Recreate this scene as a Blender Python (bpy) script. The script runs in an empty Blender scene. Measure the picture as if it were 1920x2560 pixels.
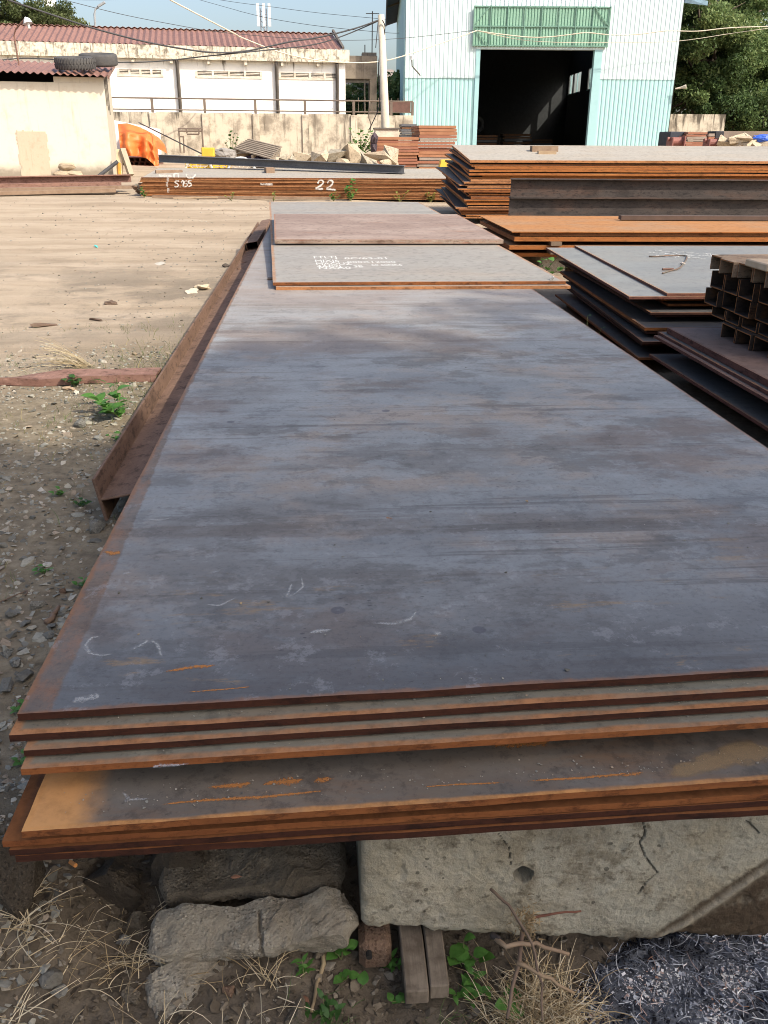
import bpy, bmesh, math, random
import numpy as np
from mathutils import Vector, Matrix, noise, Quaternion

scene = bpy.context.scene
COL = scene.collection
random.seed(7)
R = math.radians

# ------------------------------------------------------------------ camera
CAM_H = 1.40
F_PX = 2200.0          # focal length in pixels of the 1920 x 2560 frame
_p, _y, _r = R(22.83), R(4.4), R(0.4)
FW = Vector((math.sin(_y) * math.cos(_p), math.cos(_y) * math.cos(_p), -math.sin(_p)))
_rt = Vector((math.cos(_y), -math.sin(_y), 0))
_up = _rt.cross(FW)
RT = _rt * math.cos(_r) + _up * math.sin(_r)
UP = _up * math.cos(_r) - _rt * math.sin(_r)
cam_data = bpy.data.cameras.new("camera")
cam = bpy.data.objects.new("camera", cam_data)
COL.objects.link(cam)
m3 = Matrix((RT, UP, -FW)).transposed()
cam.matrix_world = Matrix.Translation((0, 0, CAM_H)) @ m3.to_4x4()
cam_data.sensor_fit = 'VERTICAL'
cam_data.sensor_height = 24.0
cam_data.sensor_width = 18.0
cam_data.lens = 24.0 * F_PX / 2560.0
cam_data.clip_start = 0.05
cam_data.clip_end = 3000
scene.camera = cam

# ------------------------------------------------------------------ sky, sun, exposure
SUN_AZ = Vector((0.74, -0.67, 0)).normalized()   # horizontal direction towards the sun
SUN_EL = R(44)
TO_SUN = Vector((SUN_AZ.x * math.cos(SUN_EL), SUN_AZ.y * math.cos(SUN_EL), math.sin(SUN_EL)))
world = bpy.data.worlds.new("World")
scene.world = world
world.use_nodes = True
wn = world.node_tree
bg = wn.nodes["Background"]
sky = wn.nodes.new("ShaderNodeTexSky")
sky.sky_type = 'NISHITA'
sky.sun_disc = False
sky.sun_elevation = SUN_EL
sky.sun_rotation = math.atan2(SUN_AZ.x, SUN_AZ.y)
sky.air_density = 1.0
sky.dust_density = 4.2
sky.ozone_density = 1.0
haze_w = wn.nodes.new("ShaderNodeHueSaturation")      # hazy tropical air: paler blue
haze_w.inputs["Saturation"].default_value = 1.0
wn.links.new(sky.outputs[0], haze_w.inputs["Color"])
wn.links.new(haze_w.outputs[0], bg.inputs[0])
bg.inputs[1].default_value = 0.14
sun_data = bpy.data.lights.new("sun", 'SUN')
sun_data.energy = 2.9
sun_data.angle = R(0.55)
sun_data.color = (1.0, 0.92, 0.78)
sun = bpy.data.objects.new("sun", sun_data)
COL.objects.link(sun)
sun.rotation_euler = TO_SUN.to_track_quat('Z', 'Y').to_euler()
vs = scene.view_settings
vs.view_transform = 'Standard'
vs.look = 'None'
vs.gamma = 1.0
vs.exposure = 0.84
vs.use_curve_mapping = False
scene.cycles.filter_width = 1.0
scene.cycles.max_bounces = 6
scene.cycles.transparent_max_bounces = 12

# ------------------------------------------------------------------ helpers
def at(x, y, Y):
    """point at depth Y seen at picture position (x, y), picture 1659 wide"""
    x *= 1.15732; y *= 1.15732
    d = FW + RT * ((x - 960) / F_PX) - UP * ((y - 1280) / F_PX)
    return Vector((0, 0, CAM_H)) + d * (Y / d.y)

def onz(x, y, z):
    x *= 1.15732; y *= 1.15732
    d = FW + RT * ((x - 960) / F_PX) - UP * ((y - 1280) / F_PX)
    return Vector((0, 0, CAM_H)) + d * ((z - CAM_H) / d.z)

def sstep(t):
    t = max(0.0, min(1.0, t)); return t * t * (3 - 2 * t)

def ground_z(x, y):
    z = 0.0
    if y > 13: z += 0.03 * min(max(0, y - 14), 20) * sstep((y - 13) / 4)
    if y < 2.2:
        z -= 0.065 * sstep((1.55 - y) / 0.3) * sstep((x + 0.12) / 0.25)
        z -= 0.02 * sstep((1.5 - y) / 0.4) * sstep((x + 0.75) / 0.3)
    z += 0.10 * sstep((-0.40 - x) / 0.14) * sstep((1.75 - y) / 0.2) * sstep((y - 1.08) / 0.16)
    z += 0.05 * sstep((-0.62 - x) / 0.9) * sstep((7 - y) / 3) * 0.3
    if y < 16:
        z += 0.014 * noise.noise(Vector((x * 2.1, y * 2.1, 0.3))) + 0.007 * noise.noise(Vector((x * 7, y * 7, 2.3)))
    else:
        z += 0.03 * noise.noise(Vector((x * .6, y * .6, 0.3)))
    return z

def tag(o, label=None, cat=None, group=None, kind=None):
    if label: o["label"] = label
    if cat: o["category"] = cat
    if group: o["group"] = group
    if kind: o["kind"] = kind
    return o

def empty(name, loc, label, cat, group=None, rz=0):
    o = bpy.data.objects.new(name, None)
    COL.objects.link(o)
    o.location = loc
    o.rotation_euler = (0, 0, rz)
    o.empty_display_size = 0.1
    tag(o, label, cat, group)
    return o

def link(name, me, mats, parent=None, loc=None, smooth=False):
    o = bpy.data.objects.new(name, me)
    COL.objects.link(o)
    if mats is not None:
        if not isinstance(mats, (list, tuple)): mats = [mats]
        if len(me.materials) == 0:
            for m in mats: me.materials.append(m)
    if parent is not None: o.parent = parent
    if loc is not None: o.location = loc
    if smooth:
        for p in me.polygons: p.use_smooth = True
    return o

class MB:
    """collects simple solids into one mesh"""
    def __init__(s):
        s.v = []; s.f = []; s.m = []
    def add(s, vs, fs, mi=0):
        b = len(s.v)
        s.v += [Vector(v) for v in vs]
        s.f += [[b + i for i in f] for f in fs]
        s.m += [mi] * len(fs)
        return s
    def box(s, c, size, rot=None, mi=0, taper=1.0):
        hx, hy, hz = size[0] / 2, size[1] / 2, size[2] / 2
        vs = []
        for sz in (-1, 1):
            k = 1.0 if sz < 0 else taper
            for sx, sy in ((-1, -1), (1, -1), (1, 1), (-1, 1)):
                vs.append(Vector((sx * hx * k, sy * hy * k, sz * hz)))
        if rot is not None: vs = [rot @ v for v in vs]
        c = Vector(c)
        vs = [v + c for v in vs]
        return s.add(vs, [(3, 2, 1, 0), (4, 5, 6, 7), (0, 1, 5, 4), (1, 2, 6, 5), (2, 3, 7, 6), (3, 0, 4, 7)], mi)
    def span(s, a, b, mi=0):
        a = Vector(a); b = Vector(b)
        return s.box((a + b) / 2, [abs(b[i] - a[i]) for i in range(3)], None, mi)
    def bar(s, a, b, w, h, mi=0, up=Vector((0, 0, 1))):
        a = Vector(a); b = Vector(b)
        d = b - a; L = d.length; d.normalize()
        sd = d.cross(up)
        if sd.length < 1e-4: sd = Vector((1, 0, 0))
        sd.normalize(); u = sd.cross(d)
        rot = Matrix((sd, d, u)).transposed()
        return s.box((a + b) / 2, (w, L, h), rot, mi)
    def tube(s, path, r, n=8, mi=0, caps=True, up=Vector((0.3, 0.2, 1))):
        path = [Vector(p) for p in path]
        rs = r if isinstance(r, (list, tuple)) else [r] * len(path)
        rings = []
        for i, p in enumerate(path):
            d = (path[min(i + 1, len(path) - 1)] - path[max(i - 1, 0)])
            if d.length < 1e-9: d = Vector((0, 0, 1))
            d.normalize()
            a = d.cross(up)
            if a.length < 1e-3: a = d.cross(Vector((1, 0, 0)))
            a.normalize(); b = d.cross(a)
            rings.append([p + a * (rs[i] * math.cos(2 * math.pi * k / n)) + b * (rs[i] * math.sin(2 * math.pi * k / n)) for k in range(n)])
        vs = [v for rg in rings for v in rg]
        fs = []
        for i in range(len(path) - 1):
            for k in range(n):
                k2 = (k + 1) % n
                fs.append((i * n + k, (i + 1) * n + k, (i + 1) * n + k2, i * n + k2))
        if caps:
            fs.append(tuple(range(n)))
            fs.append(tuple((len(path) - 1) * n + k for k in reversed(range(n))))
        return s.add(vs, fs, mi)
    def prism(s, prof, a, b, xd, zd, mi=0, cap=None):
        """closed profile [(u, w)] swept from a to b; u along xd, w along zd"""
        a = Vector(a); b = Vector(b); xd = Vector(xd); zd = Vector(zd)
        n = len(prof)
        vs = [a + xd * u + zd * w for u, w in prof] + [b + xd * u + zd * w for u, w in prof]
        fs = [(i, (i + 1) % n, n + (i + 1) % n, n + i) for i in range(n)]
        fs.append(tuple(reversed(range(n)))); fs.append(tuple(range(n, 2 * n)))
        s.add(vs, fs, mi)
        if cap is not None: s.m[-1] = s.m[-2] = cap
        return s
    def build(s, name, mats, parent=None, smooth=False, origin=None, bevel=0.0):
        o0 = Vector(origin) if origin is not None else Vector((0, 0, 0))
        me = bpy.data.meshes.new(name)
        me.from_pydata([v - o0 for v in s.v], [], s.f)
        if not isinstance(mats, (list, tuple)): mats = [mats]
        for m in mats: me.materials.append(m)
        if len(mats) > 1:
            me.polygons.foreach_set("material_index", s.m)
        bm = bmesh.new(); bm.from_mesh(me)
        bmesh.ops.recalc_face_normals(bm, faces=bm.faces)
        if bevel > 0:
            es = [e for e in bm.edges if len(e.link_faces) == 2 and e.calc_face_angle(0) > 0.6]
            bmesh.ops.bevel(bm, geom=es, offset=bevel, segments=1, affect='EDGES', clamp_overlap=True)
        bm.to_mesh(me); bm.free()
        o = link(name, me, None, parent, o0 if origin is not None else None, smooth)
        if parent is not None and origin is not None:
            o.location = o0 - parent.location
        return o

def thing(name, mb, mats, label, cat, group=None, origin=None, bevel=0.0, smooth=False):
    o = mb.build(name, mats, None, smooth, origin, bevel)
    return tag(o, label, cat, group)

def part(name, mb, mats, parent, bevel=0.0, smooth=False):
    """part built in world coordinates under an unrotated parent"""
    o = mb.build(name, mats, None, smooth, None, bevel)
    o.parent = parent
    o.matrix_parent_inverse = Matrix.Translation(-Vector(parent.location))
    return o

ORD = ["topmost", "second", "third", "fourth", "fifth", "sixth", "seventh", "eighth", "ninth", "tenth", "eleventh",
       "twelfth", "thirteenth", "fourteenth", "fifteenth", "sixteenth", "seventeenth", "eighteenth", "nineteenth",
       "twentieth", "twenty-first", "twenty-second", "twenty-third", "twenty-fourth", "twenty-fifth", "twenty-sixth",
       "twenty-seventh", "twenty-eighth", "twenty-ninth", "thirtieth"]
def nth(i):
    return ORD[i] if i else "topmost"
def from_top(i):
    return "topmost plate" if i == 0 else ORD[i] + " plate from the top"

# ------------------------------------------------------------------ material kit
class Mat:
    def __init__(s, name):
        s.m = bpy.data.materials.new(name)
        s.m.use_nodes = True
        s.nt = s.m.node_tree
        s.b = s.nt.nodes["Principled BSDF"]
        s.out = s.nt.nodes["Material Output"]
        s._co = None
    def n(s, t): return s.nt.nodes.new(t)
    def l(s, a, b): s.nt.links.new(a, b)
    def put(s, sock, v):
        if isinstance(v, bpy.types.NodeSocket): s.l(v, sock)
        elif isinstance(v, (tuple, list)) and len(v) == 3 and sock.type == 'RGBA': sock.default_value = (*v, 1)
        else: sock.default_value = v
    def co(s, kind="Object"):
        if s._co is None: s._co = s.n("ShaderNodeTexCoord")
        return s._co.outputs[kind]
    def pos(s):
        return s.n("ShaderNodeNewGeometry").outputs["Position"]
    def rnd(s, k=37.0):
        o = s.n("ShaderNodeObjectInfo").outputs["Random"]
        return s.math('MULTIPLY', o, k)
    def map(s, v, scale=(1, 1, 1), loc=(0, 0, 0), rot=(0, 0, 0)):
        m = s.n("ShaderNodeMapping")
        s.l(v, m.inputs[0]); m.inputs[1].default_value = loc; m.inputs[2].default_value = rot; m.inputs[3].default_value = scale
        return m.outputs[0]
    def noise(s, v, scale=5, detail=5, rough=.55, w=None, dist=0):
        t = s.n("ShaderNodeTexNoise")
        t.noise_dimensions = '4D' if w is not None else '3D'
        s.l(v, t.inputs["Vector"])
        if w is not None: s.put(t.inputs["W"], w)
        t.inputs["Scale"].default_value = scale; t.inputs["Detail"].default_value = detail
        t.inputs["Roughness"].default_value = rough; t.inputs["Distortion"].default_value = dist
        return t.outputs["Fac"]
    def voro(s, v, scale=5, feature='F1', out="Distance", rand=1.0):
        t = s.n("ShaderNodeTexVoronoi"); t.feature = feature
        s.l(v, t.inputs["Vector"]); t.inputs["Scale"].default_value = scale
        t.inputs["Randomness"].default_value = rand
        return t.outputs[out]
    def ramp(s, f, stops, interp='LINEAR'):
        r = s.n("ShaderNodeValToRGB"); r.color_ramp.interpolation = interp
        e = r.color_ramp.elements
        while len(e) > 1: e.remove(e[-1])
        for i, (p, c) in enumerate(stops):
            if not isinstance(c, (tuple, list)): c = (c, c, c)
            if i == 0: e[0].position = p; e[0].color = (*c, 1)
            else:
                k = e.new(p); k.color = (*c, 1)
        s.l(f, r.inputs[0])
        return r.outputs[0]
    def mask(s, f, a, b):
        """0 below a, 1 above b (or reversed when a > b)"""
        m = s.n("ShaderNodeMapRange"); m.interpolation_type = 'SMOOTHSTEP'
        s.put(m.inputs[0], f)
        m.inputs[1].default_value = min(a, b); m.inputs[2].default_value = max(a, b)
        m.inputs[3].default_value = 0.0 if a < b else 1.0; m.inputs[4].default_value = 1.0 if a < b else 0.0
        return m.outputs[0]
    def math(s, op, a, b=0.0, c=None):
        m = s.n("ShaderNodeMath"); m.operation = op
        s.put(m.inputs[0], a); s.put(m.inputs[1], b)
        if c is not None: s.put(m.inputs[2], c)
        return m.outputs[0]
    def mul(s, *a):
        r = a[0]
        for x in a[1:]: r = s.math('MULTIPLY', r, x)
        return r
    def mix(s, f, a, b, mode='MIX'):
        m = s.n("ShaderNodeMix"); m.data_type = 'RGBA'; m.blend_type = mode
        s.put(m.inputs[0], f); s.put(m.inputs[6], a); s.put(m.inputs[7], b)
        return m.outputs[2]
    def attr(s, name, out="Fac"):
        a = s.n("ShaderNodeAttribute"); a.attribute_name = name
        return a.outputs[out]
    def sep(s, v, k):
        x = s.n("ShaderNodeSeparateXYZ"); s.l(v, x.inputs[0]); return x.outputs[k]
    def bump(s, h, strength=.3, dist=.01):
        b = s.n("ShaderNodeBump"); b.inputs["Strength"].default_value = strength; b.inputs["Distance"].default_value = dist
        s.l(h, b.inputs["Height"]); s.l(b.outputs[0], s.b.inputs["Normal"]); return b
    def fin(s, col, rough=.8, metal=0.0, spec=None):
        s.put(s.b.inputs["Base Color"], col); s.put(s.b.inputs["Roughness"], rough); s.put(s.b.inputs["Metallic"], metal)
        if spec is not None: s.b.inputs["Specular IOR Level"].default_value = spec
        return s.m

def simple(name, c, c2=None, scale=6, rough=.8, metal=0, bump=0, fine=None, spec=None, coord="Object", lo=.35, hi=.65):
    M = Mat(name)
    v = M.co(coord)
    if c2 is None: c2 = tuple(x * .7 for x in c)
    f = M.noise(v, scale, 6, .6, M.rnd())
    col = M.ramp(f, [(lo, c), (hi, c2)])
    if fine:
        g = M.noise(v, fine, 4, .6)
        col = M.mix(M.mask(g, .45, .75), col, tuple(x * .55 for x in c2))
    if bump:
        M.bump(M.noise(v, fine or scale * 5, 5, .6), bump, .01)
    return M.fin(col, rough, metal, spec)

def plate_mat(name, base, alt, dust, dust_amt=.5, rust=(.33, .12, .03), edgew=.03, edge_amt=.9, rough=.5, spec=.5,
              blotch=.5, stretch=(.35, 3.0, 1), rustlow=(.12, .04, .02), speck=.5, corner=None):
    M = Mat(name)
    v = M.co(); w = M.rnd()
    n1 = M.noise(M.map(v, stretch), 1.0, 7, .62, w)
    col = M.ramp(n1, [(.32, base), (.52, alt), (.7, base)])
    n2 = M.noise(M.map(v, (.7, 1.2, 1)), 1.7, 6, .6, M.math('ADD', w, 9.0))
    col = M.mix(M.mul(M.mask(n2, .42, .68), dust_amt), col, dust)
    n3 = M.noise(M.map(v, (.6, 2.6, 1)), 2.2, 8, .7, M.math('ADD', w, 3.0))
    col = M.mix(M.mul(M.mask(n3, .56, .74), blotch), col, rustlow)
    n4 = M.noise(v, 55, 5, .7)
    col = M.mix(M.mul(M.mask(n4, .55, .75), speck), col, tuple(x * .45 for x in base))
    n6 = M.noise(v, 17, 8, .75, w)
    col = M.mix(M.mul(M.mask(n6, .50, .62), .5), col, tuple(x * .5 for x in base))
    col = M.mix(M.mul(M.mask(n6, .45, .34), .3), col, tuple(min(1, x * 1.5) for x in alt))
    e = M.attr("edge")
    n5 = M.noise(M.map(v, (3, 9, 3)), 2.0, 6, .65, w)
    ew = M.math('SUBTRACT', e, M.math('MULTIPLY', M.math('SUBTRACT', n5, .5), edgew * 1.3))
    em = M.mask(ew, edgew, edgew * .45)
    rc = M.mix(M.mask(M.noise(v, 30, 6, .7), .35, .7), rust, tuple(x * .5 for x in rust))
    evar = M.math('ADD', .5, M.math('MULTIPLY', M.mask(M.noise(M.map(v, (1.6, 1.6, 1)), 2.4, 8, .7, M.math('ADD', w, 17.0)), .36, .58), .5))
    col = M.mix(M.mul(em, edge_amt, evar), col, rc)
    if corner:
        cx = M.math('ADD', M.sep(v, 0), M.math('MULTIPLY', M.math('SUBTRACT', M.noise(v, 6, 7, .65), .5), .12))
        cm = M.mask(cx, .125, .055)
        col = M.mix(M.mul(cm, .95), col, M.mix(M.mask(M.noise(v, 18, 7, .7), .4, .7), corner, tuple(x * .7 for x in corner)))
    rg = M.math('ADD', rough - .12, M.math('MULTIPLY', n2, .25))
    rg = M.math('ADD', rg, M.math('MULTIPLY', em, .3))
    M.bump(n4, .12, .004)
    return M.fin(col, rg, 0.0, spec)

def rust_mat(name, a, b, c, scale=(1.2, 1.2, 30), fine=60, rough=.85, bump=.25):
    """rusty cut edge of rolled steel, three tones"""
    M = Mat(name)
    v = M.co(); w = M.rnd()
    n1 = M.noise(M.map(v, scale), 1.3, 6, .65, w)
    col = M.ramp(n1, [(.3, a), (.5, b), (.72, c)])
    n2 = M.noise(v, fine, 5, .7)
    col = M.mix(M.mul(M.mask(n2, .5, .75), .65), col, tuple(x * .4 for x in a))
    n3 = M.noise(v, 2.1, 4, .6, w)
    col = M.mix(M.mul(M.mask(n3, .5, .7), .6), col, tuple(x * .45 for x in a))
    n5 = M.noise(M.map(v, (1, 1, 2.5)), 13, 8, .75, w)
    col = M.mix(M.mul(M.mask(n5, .50, .62), .7), col, tuple(x * .30 for x in a))
    col = M.mix(M.mul(M.mask(n5, .44, .34), .45), col, tuple(min(1, x * 1.5) for x in b))
    M.bump(n2, bump, .006)
    return M.fin(col, rough, 0.0, .25)

# ------------------------------------------------------------------ materials
def main_plate_mat():
    M = Mat("mill_scale_main")
    v = M.co(); w = 4.2
    y = M.sep(v, 1); x = M.sep(v, 0)
    n1 = M.noise(M.map(v, (.75, 1.7, 1), rot=(0, 0, R(-1.5))), 1.0, 12, .68, w)
    col = M.ramp(n1, [(.30, (.12, .122, .125)), (.42, (.19, .196, .20)), (.50, (.24, .248, .25)), (.57, (.188, .184, .178)), (.68, (.115, .106, .098))])
    nb = M.noise(M.map(v, (.7, 1.0, 1)), 1.5, 12, .70, 1.7)
    col = M.mix(M.mul(M.mask(nb, .49, .60), .75), col, (.29, .232, .185))
    nc = M.noise(M.map(v, (.9, 1.6, 1)), 2.6, 12, .72, 11.7)
    col = M.mix(M.mul(M.mask(nc, .53, .58), .6), col, (.105, .095, .085))
    npk = M.noise(M.map(v, (.9, 1.5, 1)), 1.9, 12, .72, 21.3)
    col = M.mix(M.mul(M.mask(npk, .535, .585), .6), col, (.27, .285, .29))
    npp = M.noise(M.map(v, (.6, 1.1, 1)), 1.3, 12, .72, 33.0)
    col = M.mix(M.mul(M.mask(npp, .50, .585), .65), col, (.15, .105, .08))
    # brown stain bands running across the plate
    nd = M.noise(M.map(v, (.13, 3.0, 1), rot=(0, 0, R(-2))), 1.5, 12, .70, 8.1)
    col = M.mix(M.mul(M.mask(nd, .555, .62), M.mask(nc, .38, .52), .6), col, (.11, .085, .07))
    nd2 = M.noise(M.map(v, (.22, 6.5, 1), rot=(0, 0, R(-1))), 1.5, 12, .74, 14.1)
    col = M.mix(M.mul(M.mask(nd2, .57, .61), M.mask(npk, .38, .52), .65), col, (.08, .068, .06))
    nd3 = M.noise(M.map(v, (.7, 17, 1), rot=(0, 0, R(-3))), 1.5, 12, .78, 24.1)
    col = M.mix(M.mul(M.mask(nd3, .585, .63), M.mask(nc, .42, .55), .45), col, (.07, .06, .055))
    col = M.mix(M.mul(M.mask(nd3, .40, .36), M.mask(npp, .4, .55), .3), col, (.31, .305, .29))
    # dust and the warm look of sunlight, coloured into the far half
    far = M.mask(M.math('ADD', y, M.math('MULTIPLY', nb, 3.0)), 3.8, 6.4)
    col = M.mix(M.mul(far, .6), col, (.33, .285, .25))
    # dark bluish smear along the front, plus a broad darkening towards it
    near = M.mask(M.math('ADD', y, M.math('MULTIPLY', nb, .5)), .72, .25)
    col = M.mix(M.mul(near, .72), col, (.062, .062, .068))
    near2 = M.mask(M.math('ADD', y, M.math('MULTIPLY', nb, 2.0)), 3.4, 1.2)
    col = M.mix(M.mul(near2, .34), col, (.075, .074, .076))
    # straw coloured rust freckles near the front
    fr = M.mul(M.mask(M.noise(M.map(v, (1.6, 7, 1)), 2.0, 8, .75, 3.3), .58, .66), M.mask(y, 1.2, .1))
    col = M.mix(M.mul(fr, .7), col, (.25, .16, .075))
    # scrape marks
    sc = M.noise(M.map(v, (1.1, 26, 1), rot=(0, 0, R(9))), 1.6, 8, .8, 5.0)
    col = M.mix(M.mul(M.mask(sc, .58, .68), M.mask(nb, .36, .55), .75), col, (.045, .04, .045))
    sc2 = M.noise(M.map(v, (16, 2.0, 1), rot=(0, 0, R(24))), 1.2, 7, .8, 7.0)
    col = M.mix(M.mul(M.mask(sc2, .62, .72), .4), col, (.34, .34, .35))
    # dried water spots, size of a coin
    vo = M.n("ShaderNodeTexVoronoi"); M.l(M.map(v, (1, 1, 0)), vo.inputs["Vector"]); vo.inputs["Scale"].default_value = 3.4
    spot = M.mul(M.mask(vo.outputs["Distance"], .062, .05), M.mask(M.sep(vo.outputs["Color"], 0), .60, .62))
    col = M.mix(M.mul(spot, .8), col, (.07, .066, .075))
    # small pits
    vp = M.n("ShaderNodeTexVoronoi"); M.l(M.map(v, (.7, 1.6, 0)), vp.inputs["Vector"]); vp.inputs["Scale"].default_value = 52
    pr = M.math('MULTIPLY', M.sep(vp.outputs["Color"], 1), .26)
    pit = M.mul(M.mask(M.math('SUBTRACT', vp.outputs["Distance"], pr), .0, -.10), M.mask(M.noise(v, 2.4, 7, .7, 2.0), .52, .60))
    col = M.mix(M.mul(pit, .85), col, (.03, .027, .03))
    # rusty strip along the left edge, fading out with distance
    nx = M.math('ADD', x, M.math('MULTIPLY', M.math('SUBTRACT', M.noise(v, 11, 9, .75), .5), .035))
    nx = M.math('ADD', nx, M.math('MULTIPLY', M.mask(y, .3, 2.2), .038))
    left = M.mask(nx, .058, .050)
    rc = M.ramp(M.noise(M.map(v, (4, 2.5, 1)), 4.0, 9, .75, 1.0), [(.3, (.06, .045, .036)), (.5, (.12, .08, .055)), (.66, (.24, .10, .04))])
    col = M.mix(M.mul(left, .62), col, rc)
    e = M.attr("edge")
    en = M.math('SUBTRACT', e, M.math('MULTIPLY', M.math('SUBTRACT', M.noise(v, 9, 8, .75), .5), .05))
    em = M.mask(en, .014, .002)
    col = M.mix(M.mul(em, .75), col, (.21, .095, .04))
    mot = M.noise(v, 7, 12, .80, 2.7)
    col = M.mix(M.mul(M.mask(mot, .53, .58), .5), col, M.mix(.55, col, (.03, .025, .025)))
    col = M.mix(M.mul(M.mask(mot, .45, .40), .3), col, (.30, .30, .305))
    fine = M.noise(v, 70, 5, .75)
    col = M.mix(M.mul(M.mask(fine, .48, .72), .6), col, M.mix(.6, col, (.02, .018, .02)))
    rg = M.math('ADD', .36, M.math('MULTIPLY', n1, .20))
    rg = M.math('ADD', rg, M.math('MULTIPLY', nb, .22))
    rg = M.math('ADD', rg, M.math('MULTIPLY', M.mask(nd, .5, .66), .12))
    rg = M.math('ADD', rg, M.math('MULTIPLY', left, .2))
    hb = M.math('ADD', M.math('MULTIPLY', fine, .25), M.noise(M.map(v, (1, 1.6, 1)), 3.2, 3, .5))
    M.bump(hb, .10, .006)
    return M.fin(col, rg, 0.0, .5)

def ground_mat():
    M = Mat("yard_ground")
    p = M.pos()
    y = M.sep(p, 1); x = M.sep(p, 0)
    n = M.noise(p, .55, 6, .6)
    n2 = M.noise(p, 2.3, 8, .65)
    n3 = M.noise(p, 14, 8, .7)
    n4 = M.noise(p, 60, 6, .7)
    sand = M.ramp(M.noise(M.map(p, (.5, 1.5, 1)), .8, 8, .62), [(.3, (.295, .23, .165)), (.5, (.375, .30, .218)), (.7, (.43, .35, .265))])
    sand = M.mix(M.mul(M.mask(n2, .52, .68), .5), sand, (.25, .195, .135))
    sand = M.mix(M.mul(M.mask(n3, .52, .7), .35), sand, (.27, .225, .165))
    trk = M.noise(M.map(p, (.10, 1.5, 1), rot=(0, 0, R(6))), 1.6, 8, .66)
    sand = M.mix(M.mul(M.mask(trk, .53, .60), .4), sand, (.25, .19, .13))
    sand = M.mix(M.mul(M.mask(trk, .45, .38), .35), sand, (.47, .39, .295))
    grav = M.ramp(n3, [(.3, (.115, .092, .062)), (.5, (.20, .163, .112)), (.7, (.28, .235, .165))])
    grav = M.mix(M.mul(M.mask(n2, .52, .7), .6), grav, (.135, .105, .075))
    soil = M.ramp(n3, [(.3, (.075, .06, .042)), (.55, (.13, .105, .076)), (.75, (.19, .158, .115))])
    yy = M.math('ADD', y, M.math('MULTIPLY', M.math('SUBTRACT', n, .5), 5.0))
    yy = M.math('ADD', yy, M.math('MULTIPLY', M.math('SUBTRACT', n2, .5), 1.5))
    yy = M.math('SUBTRACT', yy, M.math('MULTIPLY', M.mask(x, -3.0, -.6), 1.2))
    col = M.mix(M.mask(yy, 4.2, 6.6), grav, sand)
    mid = M.mul(M.mask(y, 5.5, 8), M.mask(y, 13, 9), M.mask(M.math('ADD', n, M.math('MULTIPLY', n2, .5)), .66, .82))
    col = M.mix(M.mul(mid, .8), col, (.20, .165, .125))
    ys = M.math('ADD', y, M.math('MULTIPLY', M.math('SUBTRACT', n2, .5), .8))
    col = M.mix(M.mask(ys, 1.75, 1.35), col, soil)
    # fine dark mottling over all the ground
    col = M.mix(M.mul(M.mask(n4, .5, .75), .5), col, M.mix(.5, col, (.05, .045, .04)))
    h = M.math('ADD', M.math('MULTIPLY', n4, .4), n3)
    M.bump(h, .7, .02)
    return M.fin(col, .95, 0, .15)

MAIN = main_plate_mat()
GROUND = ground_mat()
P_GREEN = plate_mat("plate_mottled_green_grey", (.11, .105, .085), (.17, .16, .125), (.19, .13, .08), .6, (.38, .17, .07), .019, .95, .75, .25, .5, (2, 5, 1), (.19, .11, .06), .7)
P_PURPLE = plate_mat("plate_purple_grey_scale", (.08, .071, .062), (.13, .116, .10), (.17, .12, .075), .75, (.47, .22, .075), .014, 1.0, .7, .3, .6, (1.6, 4, 1), (.17, .085, .035), .7, (.50, .25, .09))
P_REDRUST = plate_mat("plate_dark_red_rust", (.11, .045, .02), (.16, .065, .025), (.22, .10, .04), .6, (.22, .085, .03), .02, .8, .85, .2, .7, (2, 5, 1), (.055, .025, .018), .6)
P_GREY = plate_mat("plate_warm_grey", (.225, .208, .182), (.285, .262, .23), (.31, .26, .21), .6, (.38, .19, .09), .03, .85, .55, .45, .25, (.4, 2.2, 1), (.17, .12, .09), .25)  # warm grey of the steel itself
P_PINK = plate_mat("plate_red_oxide_dust", (.21, .15, .125), (.25, .185, .155), (.34, .27, .23), .8, (.36, .17, .10), .02, .6, .8, .25, .35, (.3, 2.0, 1), (.40, .17, .07), .3)
P_FAR = plate_mat("plate_pale_grey_far", (.30, .275, .235), (.35, .32, .275), (.34, .29, .23), .6, (.42, .22, .10), .03, .6, .7, .3, .15, (.3, 1.5, 1), (.2, .15, .1), .2)
P_BLUEGREY = plate_mat("plate_blue_grey", (.165, .165, .158), (.215, .213, .20), (.24, .22, .185), .5, (.40, .20, .08), .02, .8, .45, .5, .3, (.5, 2.5, 1), (.15, .13, .12), .35)
P_DARK = plate_mat("plate_dark_scale", (.055, .055, .056), (.085, .082, .08), (.12, .095, .07), .5, (.28, .12, .045), .02, .8, .6, .4, .5, (.6, 3, 1), (.10, .05, .03), .5)
P_ORANGE = plate_mat("plate_orange_rust", (.31, .14, .052), (.36, .17, .065), (.30, .20, .125), .7, (.36, .17, .06), .02, .5, .85, .2, .6, (.3, 3, 1), (.20, .105, .05), .4)
P_MAROON = plate_mat("plate_maroon_brown", (.115, .075, .06), (.155, .10, .08), (.18, .14, .12), .5, (.16, .075, .05), .02, .6, .7, .3, .4, (.6, 3, 1), (.09, .05, .04), .4)
E_DARK = rust_mat("edge_dark_rust", (.030, .011, .007), (.050, .016, .008), (.018, .008, .006))
E_RED = rust_mat("edge_red_rust", (.16, .052, .018), (.22, .078, .024), (.11, .035, .015))
E_ORANGE = rust_mat("edge_orange_rust", (.37, .15, .04), (.28, .092, .025), (.42, .19, .06), (.5, .5, 22))
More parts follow.
